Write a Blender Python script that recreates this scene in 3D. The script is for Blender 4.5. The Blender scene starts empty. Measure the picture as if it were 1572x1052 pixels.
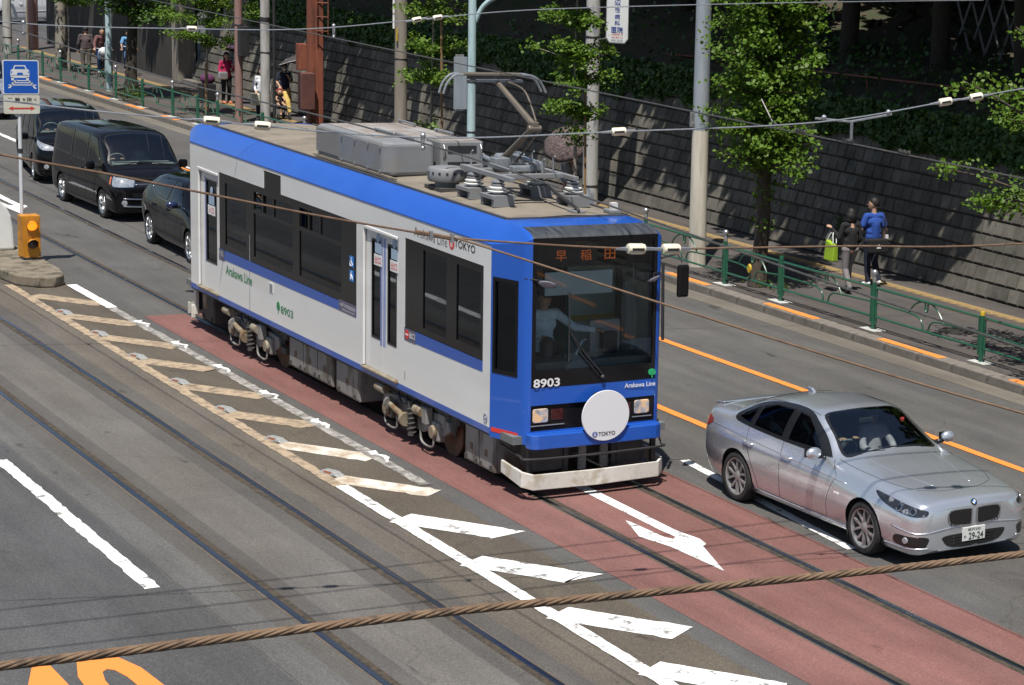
import bpy, bmesh, math, random
import numpy as np
from mathutils import Vector, Matrix, noise
from mathutils.bvhtree import BVHTree
random.seed(7); np.random.seed(7)
sc = bpy.context.scene
COL = sc.collection
PI = math.pi

# ---------------------------------------------------------------- camera
cam_d = bpy.data.cameras.new('camera'); cam = bpy.data.objects.new('camera', cam_d); COL.objects.link(cam)
CF, CR, CU = Vector((-0.750103,0.639228,-0.169506)), Vector((0.639261,0.766509,0.061721)), Vector((-0.169382,0.062062,0.983595))
m = Matrix((CR, CU, -CF)).transposed().to_4x4(); m.translation = Vector((25.716629,-12.700942,7.426001))
cam.matrix_world = m
cam_d.sensor_width = 36.0; cam_d.lens = 36.0*3466.017/1572.0
cam_d.shift_x = -988.516/1572.0; cam_d.shift_y = -31.317/1572.0
cam_d.clip_start = 0.5; cam_d.clip_end = 1500
sc.camera = cam
# ---------------------------------------------------------------- light
SUN = Vector((.95, -.68, 2.69)).normalized()
w = bpy.data.worlds.new('World'); sc.world = w; w.use_nodes = True
nt = w.node_tree; nt.nodes.clear()
sky = nt.nodes.new('ShaderNodeTexSky'); sky.sky_type = 'NISHITA'; sky.sun_disc = False
sky.sun_elevation = math.asin(SUN.z); sky.sun_rotation = math.atan2(SUN.x, SUN.y)
bg = nt.nodes.new('ShaderNodeBackground'); bg.inputs[1].default_value = 0.072
wo = nt.nodes.new('ShaderNodeOutputWorld')
nt.links.new(sky.outputs[0], bg.inputs[0]); nt.links.new(bg.outputs[0], wo.inputs[0])
sd = bpy.data.lights.new('sun', 'SUN'); sd.energy = 4.7; sd.angle = math.radians(.5); sd.color = (1, .955, .88)
sun = bpy.data.objects.new('sun', sd); COL.objects.link(sun)
sun.rotation_euler = SUN.to_track_quat('Z', 'Y').to_euler(); sun.location = (0, 0, 40)
sc.view_settings.view_transform = 'Standard'; sc.view_settings.look = 'None'
sc.view_settings.exposure = 0.38; sc.view_settings.gamma = 1.0; sc.view_settings.use_curve_mapping = False
sc.cycles.max_bounces = 6; sc.cycles.transparent_max_bounces = 16
sc.cycles.caustics_reflective = False; sc.cycles.caustics_refractive = False

# ---------------------------------------------------------------- materials
def _new(name):
    mt = bpy.data.materials.new(name); mt.use_nodes = True
    n = mt.node_tree; b = n.nodes['Principled BSDF']
    return mt, n, b
def srgb(h):
    h = h.lstrip('#'); v = [int(h[i:i+2], 16)/255 for i in (0, 2, 4)]
    return tuple(c/12.92 if c <= .04045 else ((c+.055)/1.055)**2.4 for c in v)
def mat(name, c, c2=None, scale=8, rough=.6, metal=0., bump=0., bscale=None, detail=4, coat=0., spec=None, emis=None, estr=0., lo=.35, hi=.65, coords='Object', stretch=None, rvar=0., c3=None, scale3=1.2, lo3=.5, hi3=.62, sheen=0):
    """procedural principled: base colour mixes c/c2 (and c3 patches) through noise, optional bump"""
    mt, n, b = _new(name)
    b.inputs['Base Color'].default_value = (*c, 1); b.inputs['Roughness'].default_value = rough
    b.inputs['Metallic'].default_value = metal; b.inputs['Coat Weight'].default_value = coat
    b.inputs['Coat Roughness'].default_value = .04
    if spec is not None: b.inputs['Specular IOR Level'].default_value = spec
    if emis: b.inputs['Emission Color'].default_value = (*emis, 1); b.inputs['Emission Strength'].default_value = estr
    L = n.links.new
    tc = n.nodes.new('ShaderNodeTexCoord'); src = tc.outputs[coords]
    if coords == 'World':
        pass
    if stretch:
        mp = n.nodes.new('ShaderNodeMapping'); mp.inputs['Scale'].default_value = stretch; L(src, mp.inputs[0]); src = mp.outputs[0]
    def noi(s, d=detail):
        t = n.nodes.new('ShaderNodeTexNoise'); t.inputs['Scale'].default_value = s; t.inputs['Detail'].default_value = d
        t.inputs['Roughness'].default_value = .6; L(src, t.inputs['Vector']); return t
    last = None
    if c2 is not None:
        t = noi(scale); r = n.nodes.new('ShaderNodeValToRGB')
        r.color_ramp.elements[0].position = lo; r.color_ramp.elements[1].position = hi
        r.color_ramp.elements[0].color = (*c, 1); r.color_ramp.elements[1].color = (*c2, 1)
        L(t.outputs['Fac'], r.inputs[0]); last = r.outputs[0]
        if rvar:
            mm = n.nodes.new('ShaderNodeMapRange'); mm.inputs['To Min'].default_value = rough-rvar; mm.inputs['To Max'].default_value = rough+rvar
            L(t.outputs['Fac'], mm.inputs[0]); L(mm.outputs[0], b.inputs['Roughness'])
        if c3 is not None:
            t3 = noi(scale3, 6); r3 = n.nodes.new('ShaderNodeValToRGB')
            r3.color_ramp.elements[0].position = lo3; r3.color_ramp.elements[1].position = hi3
            mx = n.nodes.new('ShaderNodeMixRGB'); mx.inputs[2].default_value = (*c3, 1)
            L(t3.outputs['Fac'], r3.inputs[0]); L(r3.outputs[0], mx.inputs[0]); L(last, mx.inputs[1]); last = mx.outputs[0]
        L(last, b.inputs['Base Color'])
    if bump:
        t = noi(bscale or scale*4, 3); bp = n.nodes.new('ShaderNodeBump'); bp.inputs['Strength'].default_value = bump
        bp.inputs['Distance'].default_value = .01; L(t.outputs['Fac'], bp.inputs['Height']); L(bp.outputs[0], b.inputs['Normal'])
    return mt
def glass(name, tint=(.5, .6, .58), refl=(1, 1, 1), f0=.06, rough=.02):
    mt = bpy.data.materials.new(name); mt.use_nodes = True; n = mt.node_tree; n.nodes.clear(); L = n.links.new
    o = n.nodes.new('ShaderNodeOutputMaterial'); mx = n.nodes.new('ShaderNodeMixShader')
    tr = n.nodes.new('ShaderNodeBsdfTransparent'); tr.inputs[0].default_value = (*tint, 1)
    gl = n.nodes.new('ShaderNodeBsdfGlossy'); gl.inputs[0].default_value = (*refl, 1); gl.inputs['Roughness'].default_value = rough
    fr = n.nodes.new('ShaderNodeFresnel'); fr.inputs[0].default_value = 1.5
    ad = n.nodes.new('ShaderNodeMath'); ad.operation = 'ADD'; ad.inputs[1].default_value = f0-.04
    L(fr.outputs[0], ad.inputs[0]); L(ad.outputs[0], mx.inputs[0]); L(tr.outputs[0], mx.inputs[1]); L(gl.outputs[0], mx.inputs[2]); L(mx.outputs[0], o.inputs[0])
    return mt
def leafmat(name, c, c2, trans=.35, rough=.5, scale=1.5):
    mt, n, b = _new(name); L = n.links.new
    g = n.nodes.new('ShaderNodeNewGeometry')
    r = n.nodes.new('ShaderNodeValToRGB'); r.color_ramp.elements[0].color = (*c, 1); r.color_ramp.elements[1].color = (*c2, 1)
    L(g.outputs['Random Per Island'], r.inputs[0]); L(r.outputs[0], b.inputs['Base Color'])
    b.inputs['Roughness'].default_value = rough; b.inputs['Specular IOR Level'].default_value = .35
    t = n.nodes.new('ShaderNodeBsdfTranslucent'); mx = n.nodes.new('ShaderNodeMixShader'); mx.inputs[0].default_value = trans
    gm = n.nodes.new('ShaderNodeMixRGB'); gm.blend_type = 'MULTIPLY'; gm.inputs[0].default_value = 1; gm.inputs[2].default_value = (1.0, 1.0, .45, 1)
    L(r.outputs[0], gm.inputs[1]); L(gm.outputs[0], t.inputs[0])
    L(b.outputs[0], mx.inputs[1]); L(t.outputs[0], mx.inputs[2]); L(mx.outputs[0], n.nodes['Material Output'].inputs[0])
    return mt
M = {}
def worn(name, paint, base, rough=.7, scale=3., lo=.42, hi=.55, fine=70):
    """road paint worn through in blotches: mixes paint and road colour"""
    mt, n, b = _new(name); L = n.links.new; b.inputs['Roughness'].default_value = rough
    tc = n.nodes.new('ShaderNodeTexCoord')
    a = n.nodes.new('ShaderNodeTexNoise'); a.inputs['Scale'].default_value = scale; a.inputs['Detail'].default_value = 8; a.inputs['Roughness'].default_value = .75
    L(tc.outputs['Object'], a.inputs['Vector'])
    r = n.nodes.new('ShaderNodeValToRGB'); r.color_ramp.elements[0].position = lo; r.color_ramp.elements[1].position = hi
    r.color_ramp.elements[0].color = (*base, 1); r.color_ramp.elements[1].color = (*paint, 1)
    L(a.outputs['Fac'], r.inputs[0]); L(r.outputs[0], b.inputs['Base Color'])
    return mt
def asphalt(name, c, c2, grain=.5, stain=(.06, .055, .05), crack=True):
    mt, n, b = _new(name); L = n.links.new; b.inputs['Roughness'].default_value = .85
    tc = n.nodes.new('ShaderNodeTexCoord'); P = tc.outputs['Object']
    def noi(s, d, rg=.6, st=None):
        t = n.nodes.new('ShaderNodeTexNoise'); t.inputs['Scale'].default_value = s; t.inputs['Detail'].default_value = d; t.inputs['Roughness'].default_value = rg
        if st:
            mp = n.nodes.new('ShaderNodeMapping'); mp.inputs['Scale'].default_value = st; L(P, mp.inputs[0]); L(mp.outputs[0], t.inputs['Vector'])
        else: L(P, t.inputs['Vector'])
        return t.outputs['Fac']
    def ramp(fac, p0, p1, c0, c1):
        r = n.nodes.new('ShaderNodeValToRGB'); e = r.color_ramp.elements; e[0].position = p0; e[1].position = p1; e[0].color = (*c0, 1); e[1].color = (*c1, 1)
        L(fac, r.inputs[0]); return r.outputs[0]
    def mul(a, bb, f=1.):
        x = n.nodes.new('ShaderNodeMixRGB'); x.blend_type = 'MULTIPLY'; x.inputs[0].default_value = f; L(a, x.inputs[1]); L(bb, x.inputs[2]); return x.outputs[0]
    base = ramp(noi(.9, 6), .3, .7, c, c2)
    grain_ = ramp(noi(55, 2, .8), .3, .72, (1-grain,)*3, (1+grain*.8,)*3)
    fine = ramp(noi(22, 3, .8), .35, .7, (1-grain*.4,)*3, (1+grain*.3,)*3)
    streak = ramp(noi(1., 5, .6, (.18, 2.6, 1)), .3, .7, (.80, .80, .81), (1.14, 1.125, 1.09))
    spots = ramp(noi(3.1, 7, .65), .30, .36, (.62, .6, .58), (1, 1, 1))
    patch = ramp(noi(.55, 6, .62, (.35, 1., 1)), .36, .62, (.84, .81, .77), (1.05, 1.05, 1.05))
    drips = ramp(noi(1.35, 3, .5, (.5, 1.6, 1)), .27, .31, (.55, .53, .51), (1, 1, 1))
    col = mul(mul(mul(mul(mul(mul(base, grain_), fine), streak), spots), patch), drips)
    if crack:
        v = n.nodes.new('ShaderNodeTexVoronoi'); v.feature = 'DISTANCE_TO_EDGE'; v.inputs['Scale'].default_value = .16
        wv = n.nodes.new('ShaderNodeVectorMath'); wv.operation = 'ADD'
        nz = n.nodes.new('ShaderNodeTexNoise'); nz.inputs['Scale'].default_value = .8; nz.inputs['Detail'].default_value = 6; L(P, nz.inputs['Vector'])
        L(P, wv.inputs[0]); L(nz.outputs['Color'], wv.inputs[1]); L(wv.outputs[0], v.inputs['Vector'])
        col = mul(col, ramp(v.outputs['Distance'], .0, .0035, (.45, .43, .42), (1, 1, 1)), .38)
    L(col, b.inputs['Base Color'])
    bp = n.nodes.new('ShaderNodeBump'); bp.inputs['Strength'].default_value = .5; bp.inputs['Distance'].default_value = .006
    L(noi(90, 3, .7), bp.inputs['Height']); L(bp.outputs[0], b.inputs['Normal'])
    return mt
M['asphalt'] = asphalt('asphalt', (.088, .087, .087), (.113, .110, .106))
M['asphalt_new'] = asphalt('asphalt_dark', (.070, .071, .075), (.088, .089, .092))
M['slab'] = asphalt('track_slab', (.120, .112, .105), (.146, .137, .127), .4)
M['slab_dark'] = asphalt('track_joint_fill', (.088, .083, .078), (.107, .100, .093), .4)
M['slab_brown'] = asphalt('track_fill_brown', (.118, .104, .088), (.142, .125, .104), .45)
M['slab_gray'] = asphalt('track_edge_gray', (.105, .105, .106), (.125, .124, .122), .45)
M['median'] = asphalt('median_brown', (.094, .079, .061), (.118, .100, .078), .5)
M['red'] = asphalt('red_paving', (.180, .078, .070), (.218, .106, .094), .34, crack=False)
M['walk'] = asphalt('pavement', (.074, .066, .064), (.096, .086, .082), .3)
M['gutter'] = asphalt('gutter_concrete', (.135, .123, .104), (.175, .160, .137), .25, crack=False)
M['kerb'] = mat('kerb_stone', (.145, .128, .108), (.205, .187, .162), 5, .9, bump=.4, c3=(.09, .078, .064), scale3=2.)
M['tactile'] = mat('tactile_ochre', (.30, .205, .085), (.38, .27, .12), 6, .8, bump=.3, c3=(.18, .13, .08), scale3=3)
M['white'] = worn('road_paint_white', (.78, .78, .76), (.20, .19, .18), scale=4.5, lo=.385, hi=.455)
M['white_worn'] = worn('road_paint_worn', (.74, .73, .70), (.10, .095, .09), scale=2.2, lo=.43, hi=.55)
M['pale_dust'] = worn('road_paint_ghost', (.42, .40, .37), (.12, .11, .10), scale=6., lo=.40, hi=.62)
M['tan'] = worn('road_paint_dirty', (.40, .305, .205), (.15, .12, .09), scale=6., lo=.37, hi=.55)
M['tan_white'] = worn('road_paint_half_clean', (.66, .63, .57), (.38, .29, .195), scale=3., lo=.4, hi=.6)
M['orange'] = worn('road_paint_orange', (.76, .245, .045), (.4, .17, .06), scale=4., lo=.30, hi=.40)
M['steel'] = mat('rail_steel', (.30, .31, .34), (.22, .22, .23), 3, .28, 1., stretch=(.3, 6, 6), rvar=.08)
M['groove'] = mat('rail_groove_dirt', (.075, .056, .036), (.04, .032, .024), 9, .95, c3=(.03, .025, .02), scale3=14)
M['rust_dirt'] = mat('rail_rust', (.12, .092, .066), (.085, .07, .055), 12, .9)

# ---------------------------------------------------------------- mesh helpers
OFF = {}
def off_of(p):
    while p is not None:
        if p.name in OFF: return OFF[p.name]
        p = p.parent
    return Vector((0, 0, 0))
class MB:
    def __init__(s): s.v = []; s.f = []; s.m = []
    def add(s, vs, fs, mi=0):
        k = len(s.v); s.v.extend([tuple(a) for a in vs]); s.f.extend([tuple(i+k for i in f) for f in fs]); s.m.extend([mi]*len(fs)); return s
    def box(s, x0, x1, y0, y1, z0, z1, T=None, mi=0):
        vs = [(x, y, z) for z in (z0, z1) for y in (y0, y1) for x in (x0, x1)]
        if T is not None: vs = [T @ Vector(a) for a in vs]
        return s.add(vs, [(0, 2, 3, 1), (4, 5, 7, 6), (0, 1, 5, 4), (2, 6, 7, 3), (0, 4, 6, 2), (1, 3, 7, 5)], mi)
    def cbox(s, c, d, T=None, mi=0):
        return s.box(c[0]-d[0]/2, c[0]+d[0]/2, c[1]-d[1]/2, c[1]+d[1]/2, c[2]-d[2]/2, c[2]+d[2]/2, T, mi)
    def tube(s, pts, r, n=8, cap=True, mi=0, closed=False):
        pts = [Vector(p) for p in pts]; N = len(pts); rs = r if hasattr(r, '__len__') else [r]*N
        up = None; vs = []
        for i, p in enumerate(pts):
            if closed: t = pts[(i+1) % N]-pts[i-1]
            else: t = pts[min(i+1, N-1)]-pts[max(i-1, 0)]
            t = t.normalized() if t.length > 1e-9 else Vector((0, 0, 1))
            if up is None:
                a = Vector((0, 0, 1)) if abs(t.z) < .9 else Vector((1, 0, 0)); up = (a-t*a.dot(t)).normalized()
            else:
                up = up-t*up.dot(t); up = up.normalized() if up.length > 1e-6 else t.orthogonal().normalized()
            sd_ = t.cross(up)
            for k in range(n):
                an = 2*PI*k/n; vs.append(p+(up*math.cos(an)+sd_*math.sin(an))*rs[i])
        fs = []
        for i in range(N if closed else N-1):
            j = (i+1) % N
            for k in range(n):
                l = (k+1) % n; fs.append((i*n+k, i*n+l, j*n+l, j*n+k))
        if cap and not closed:
            fs.append(tuple(range(n-1, -1, -1))); fs.append(tuple((N-1)*n+k for k in range(n)))
        return s.add(vs, fs, mi)
    def lathe(s, prof, c=(0, 0, 0), n=20, T=None, mi=0, cap=True):
        """profile of (radius, height) turned round z"""
        vs = []; fs = []; N = len(prof)
        for r, h in prof:
            for k in range(n):
                a = 2*PI*k/n; vs.append(Vector((r*math.cos(a), r*math.sin(a), h)))
        for i in range(N-1):
            for k in range(n):
                l = (k+1) % n; fs.append((i*n+k, i*n+l, (i+1)*n+l, (i+1)*n+k))
        if cap: fs.append(tuple(range(n-1, -1, -1))); fs.append(tuple((N-1)*n+k for k in range(n)))
        if T is not None: vs = [T @ v for v in vs]
        return s.add([v+Vector(c) for v in vs], fs, mi)
    def prism(s, poly, fn, d0, d1, mi=0):
        """poly in 2-D, fn(u, v, d) to 3-D, closed between depths d0 and d1"""
        n = len(poly); vs = [fn(u, v, d0) for u, v in poly]+[fn(u, v, d1) for u, v in poly]
        return s.add(vs, [tuple(range(n-1, -1, -1)), tuple(range(n, 2*n))]+[(i, (i+1) % n, n+(i+1) % n, n+i) for i in range(n)], mi)
    def sphere(s, c, r, n=12, m=8, sc3=(1, 1, 1), mi=0):
        prof = [(max(math.sin(PI*i/m), .001)*r, -math.cos(PI*i/m)*r) for i in range(m+1)]
        T = Matrix.Diagonal((*sc3, 1)); return s.lathe(prof, c, n, T, mi)
    def sheet(s, poly, z, mi=0):
        return s.add([(x, y, z) for x, y in poly], [tuple(range(len(poly)))], mi)
    def build(s, name, mt, parent=None, smooth=None, bevel=0, seg=2, fixn=True):
        o_ = off_of(parent) if parent is not None else OFF.get('__top', Vector((0, 0, 0)))
        me = bpy.data.meshes.new(name)
        vs = s.v if o_.length == 0 else [(a[0]-o_.x, a[1]-o_.y, a[2]-o_.z) for a in s.v]
        me.from_pydata(vs, [], s.f)
        for q in (mt if isinstance(mt, (list, tuple)) else [mt]): me.materials.append(q)
        if isinstance(mt, (list, tuple)): me.polygons.foreach_set('material_index', s.m)
        if fixn:
            bm = bmesh.new(); bm.from_mesh(me); bmesh.ops.recalc_face_normals(bm, faces=bm.faces); bm.to_mesh(me); bm.free()
        if smooth:
            me.polygons.foreach_set('use_smooth', [True]*len(me.polygons))
            if smooth is not True: me.set_sharp_from_angle(angle=math.radians(smooth))
        me.update()
        o = bpy.data.objects.new(name, me); COL.objects.link(o)
        if parent is not None: o.parent = parent
        if bevel:
            b = o.modifiers.new('bevel', 'BEVEL'); b.width = bevel; b.segments = seg; b.limit_method = 'ANGLE'; b.angle_limit = math.radians(40); b.harden_normals = False
        return o
def tag(o, label=None, cat=None, group=None, kind=None):
    if label: o['label'] = label
    if cat: o['category'] = cat
    if group: o['group'] = group
    if kind: o['kind'] = kind
    return o
def thing(name, label, cat, loc=(0, 0, 0), rot=0., group=None, world=True, kind=None):
    """an Empty at the base of a thing; with world=True its parts are written in world coordinates"""
    o = bpy.data.objects.new(name, None); COL.objects.link(o); o.empty_display_size = .2
    o.location = loc; o.rotation_euler = (0, 0, rot)
    if world: OFF[o.name] = Vector(loc)
    return tag(o, label, cat, group, kind)
def single(name, mb, mt, label, cat, base=None, group=None, **k):
    """a thing that is one mesh, origin at its base"""
    if base is not None:
        b = Vector(base); mb.v = [(a[0]-b.x, a[1]-b.y, a[2]-b.z) for a in mb.v]
    o = mb.build(name, mt, None, **k)
    if base is not None: o.location = base
    return tag(o, label, cat, group)
def copy_tree(o, parent=None):
    c = o.copy(); COL.objects.link(c)
    if parent is not None: c.parent = parent
    for ch in list(o.children): copy_tree(ch, c)
    return c
_tc = 0
def text_mesh(body, w_, h_, fn, bold=0., name='lettering', mt=None, parent=None, keep=False, font_sp=1., d=.003):
    """lettering fitted into a w_ x h_ rectangle centred on (0,0), placed by fn(u, v, d)"""
    cu = bpy.data.curves.new('t', 'FONT'); cu.body = body; cu.size = 1; cu.offset = bold; cu.space_character = font_sp; cu.resolution_u = 3
    ob = bpy.data.objects.new('t', cu); COL.objects.link(ob)
    me = bpy.data.meshes.new_from_object(ob)
    bpy.data.objects.remove(ob); bpy.data.curves.remove(cu)
    n = len(me.vertices); a = np.empty(n*3); me.vertices.foreach_get('co', a); a = a.reshape(-1, 3)
    lo, hi = a[:, :2].min(0), a[:, :2].max(0); s = hi-lo; c = (lo+hi)/2
    sx, sy = w_/s[0], h_/s[1]
    if keep: sx = sy = min(sx, sy)
    o_ = off_of(parent) if parent is not None else Vector((0, 0, 0))
    out = []
    for x, y, _ in a:
        q = Vector(fn((x-c[0])*sx, (y-c[1])*sy, d))-o_; out.extend(q)
    me.vertices.foreach_set('co', out); me.materials.clear(); me.materials.append(mt); me.update(); me.name = name
    o = bpy.data.objects.new(name, me); COL.objects.link(o); o.parent = parent
    return o
def smooth_path(pts, k=6):
    P = [Vector(p) for p in pts]; out = []
    for i in range(len(P)-1):
        a = P[max(i-1, 0)]; b = P[i]; c = P[i+1]; d = P[min(i+2, len(P)-1)]
        for j in range(k):
            t = j/k; out.append(.5*((2*b)+(c-a)*t+(2*a-5*b+4*c-d)*t*t+(3*b-a-3*c+d)*t**3))
    out.append(P[-1]); return out
def grid_holes(us, vs, holes, fn, d0, d1, mb=None, mi=0):
    """a wall panel with rectangular holes: cells of the grid that lie in no hole, closed between depths d0 (inner) and d1 (outer)"""
    mb = mb or MB()
    us = sorted(set([round(u, 4) for u in us]+[round(q, 4) for h in holes for q in h[:2] if us[0] <= q <= us[-1]]))
    vs = sorted(set([round(v, 4) for v in vs]+[round(q, 4) for h in holes for q in h[2:] if vs[0] <= q <= vs[-1]]))
    nu, nv = len(us), len(vs)
    def solid(i, j):
        if i < 0 or j < 0 or i >= nu-1 or j >= nv-1: return False
        u = (us[i]+us[i+1])/2; v = (vs[j]+vs[j+1])/2
        return not any(h[0] < u < h[1] and h[2] < v < h[3] for h in holes)
    idx = {}; V = []; Fc = []
    def vid(i, j, k):
        if (i, j, k) not in idx: idx[(i, j, k)] = len(V); V.append(fn(us[i], vs[j], (d0, d1)[k]))
        return idx[(i, j, k)]
    for i in range(nu-1):
        for j in range(nv-1):
            if not solid(i, j): continue
            Fc.append((vid(i, j, 1), vid(i+1, j, 1), vid(i+1, j+1, 1), vid(i, j+1, 1)))
            Fc.append((vid(i, j, 0), vid(i, j+1, 0), vid(i+1, j+1, 0), vid(i+1, j, 0)))
            if not solid(i-1, j): Fc.append((vid(i, j, 0), vid(i, j, 1), vid(i, j+1, 1), vid(i, j+1, 0)))
            if not solid(i+1, j): Fc.append((vid(i+1, j, 1), vid(i+1, j, 0), vid(i+1, j+1, 0), vid(i+1, j+1, 1)))
            if not solid(i, j-1): Fc.append((vid(i, j, 1), vid(i, j, 0), vid(i+1, j, 0), vid(i+1, j, 1)))
            if not solid(i, j+1): Fc.append((vid(i, j+1, 0), vid(i, j+1, 1), vid(i+1, j+1, 1), vid(i+1, j+1, 0)))
    return mb.add(V, Fc, mi)
def rrect(u0, u1, v0, v1, r, n=4):
    out = []
    for cx, cy, a0 in ((u1-r, v0+r, -90), (u1-r, v1-r, 0), (u0+r, v1-r, 90), (u0+r, v0+r, 180)):
        for k in range(n+1):
            a = math.radians(a0+90*k/n); out.append((cx+r*math.cos(a), cy+r*math.sin(a)))
    return out
def disc(u, v, r, n=24, sy=1): return [(u+r*math.cos(2*PI*k/n), v+r*sy*math.sin(2*PI*k/n)) for k in range(n)]
# ================================================================ setting
def yk(x): return 8.78 + .0135*x            # kerb face
def yf(x): return 9.32 + .018*x             # fence line
def yw(x): return 13.30 + .018*x            # foot of the block wall
X0, X1 = -110., 24.
def strip(name, y0, y1, z, mt, parent, x0=X0, x1=X1, n=1):
    b = MB(); f0 = y0 if callable(y0) else (lambda x: y0); f1 = y1 if callable(y1) else (lambda x: y1)
    xs = [x0+(x1-x0)*i/n for i in range(n+1)]
    for a, c in zip(xs[:-1], xs[1:]):
        b.add([(a, f0(a), z), (c, f0(c), z), (c, f1(c), z), (a, f1(a), z)], [(0, 1, 2, 3)])
    o = b.build(name, mt, parent); return o
g = MB(); g.sheet([(-500, -400), (400, -400), (400, 400), (-500, 400)], -.03)
ground = tag(g.build('ground', M['asphalt_new']), kind='structure')
road = MB(); road.sheet([(X0, -14), (X1, -14), (X1, yk(X1)), (X0, yk(X0))], 0)
road = tag(road.build('road', M['asphalt']), kind='structure')
strip('lane_surface', -13.9, -5.55, .004, M['asphalt_new'], road)
strip('track_edge_paving', -5.52, -5.14, .004, M['slab_gray'], road)
strip('rail_side_paving', -5.14, -4.56, .004, M['slab_dark'], road)
strip('track_paving', -4.56, -3.80, .004, M['slab'], road)
strip('rail_side_paving', -3.80, -3.20, .004, M['slab_dark'], road)
strip('track_paving', -3.20, -2.70, .004, M['slab_brown'], road)
strip('median_paving', -2.70, -1.72, .004, M['median'], road, x0=-40)
strip('red_paving', -1.42, 1.32, .004, M['red'], road, x0=-13.85)
strip('gutter', lambda x: yk(x)-.48, lambda x: yk(x)-.02, .004, M['gutter'], road, n=4)
# rails laid flush in the paving
def rail(yc, side, label):
    t = thing('tram_rail', label, 'rail', (0, yc, 0), group='rails sunk in the roadway')
    b = MB(); xs = [X0+2*i for i in range(int((X1-X0)/2)+1)]
    g_ = MB(); g_.box(X0, X1, min(yc+side*.036, yc+side*.115), max(yc+side*.036, yc+side*.115), -.02, .0065); g_.build('flange_groove', M['groove'], t)
    e = MB(); e.box(X0, X1, min(yc-side*.036, yc-side*.062), max(yc-side*.036, yc-side*.062), -.02, .0062); e.build('joint_seal', M['rust_dirt'], t)
    b.add([(x, yc+dy, z) for x in (X0, X1) for dy, z in ((-.036, -.02), (-.036, .010), (-.024, .015), (.024, .015), (.036, .010), (.036, -.02))],
          [(i, i+1, i+7, i+6) for i in range(5)]); b.build('rail_head', M['steel'], t)
rail(-.686, 1, 'rail under the near side of the tram, running through the red paving')
rail(.686, -1, 'rail under the far side of the tram, beside the grey sedan')
rail(-3.48, -1, 'rail of the empty track closer to the hatched median')
rail(-4.86, 1, 'rail of the empty track closer to the bottom left corner')
# ---------------------------------------------------------------- painted markings
ZM = .009
def mark(name, poly, mt, z=ZM):
    return MB().sheet(poly, z).build(name, mt, road)
def line(name, x0, x1, yc, wd, mt, ragged=0, z=ZM):
    b = MB(); n = max(1, int((x1-x0)/.12)) if ragged else 1; xs = [x0+(x1-x0)*i/n for i in range(n+1)]
    rj = lambda: random.uniform(-ragged, ragged)
    up = [(x, (yc(x) if callable(yc) else yc)+wd/2+rj()) for x in xs]; lo = [(x, (yc(x) if callable(yc) else yc)-wd/2+rj()) for x in xs]
    for i in range(n): b.add([(lo[i][0], lo[i][1], z), (lo[i+1][0], lo[i+1][1], z), (up[i+1][0], up[i+1][1], z), (up[i][0], up[i][1], z)], [(0, 1, 2, 3)])
    return b.build(name, mt, road)
line('lane_dash', -4.60, 1.66, -5.79, .155, M['white'], .012)
line('lane_dash', -18., -11.7, -5.85, .17, M['white'], .012)
line('lane_dash', 8.2, 14.5, -5.75, .17, M['white'], .012)
line('lane_dash', -1.0, 3.75, lambda x: 1.84-.07*(x+1), .13, M['white'], .004)
line('centre_line', -70, 24, lambda x: 5.72+.012*min(0, x+2), .15, M['orange'], .004)
line('centre_line', -13.5, -.4, 3.09, .15, M['orange'], .004)
line('edge_line', -60, -37.5, 2.98, .15, M['white'], .004)
line('edge_line', -36.5, -20, lambda x: 5.42, .15, M['white'], .004)
line('median_line', -17.6, -1.6, -2.62, .15, M['tan'], .012, z=.0095)
line('median_line', -1.6, 12, lambda x: -2.60, .16, M['white'], .006, z=.0095)
line('median_line', -17.3, -14.8, -1.66, .17, M['white'], .006, z=.0095)
line('median_line', -14.8, -1.2, -1.68, .15, M['pale_dust'], .012, z=.0095)
random.seed(3)
def stripe(xl, mt, wd=.30):
    """diagonal hatch bar: left end on the near line, right end ragged"""
    P0 = Vector((xl, -2.54)); P1 = Vector((xl+1.22, -1.74)); d = (P1-P0).normalized(); n = Vector((-d.y, d.x)); k = 14; b = MB()
    up, lo = [], []
    for i in range(k+1):
        q = P0+(P1-P0)*(i/k); j = .006 if i < k-3 else .03
        up.append(q+n*(wd/2*1.22+random.uniform(-j, j))); lo.append(q-n*(wd/2*1.22+random.uniform(-j, j)))
    up[-1] += d*random.uniform(-.1, .12); lo[-1] += d*random.uniform(-.15, .1)
    for i in range(k): b.add([(lo[i].x, lo[i].y, ZM), (lo[i+1].x, lo[i+1].y, ZM), (up[i+1].x, up[i+1].y, ZM), (up[i].x, up[i].y, ZM)], [(0, 1, 2, 3)])
    b.build('hatch_stripe', mt, road)
near_x = [-14.56+2.055*i for i in range(7)]
stripe(-16.4, M['tan'])
for i, x in enumerate(near_x): stripe(x+.25, M['tan'] if i < 5 else M['tan_white'])
for x in (.15, 2.2, 4.4, 6.45, 8.5, 10.5): stripe(x, M['white'], .36)
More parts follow.
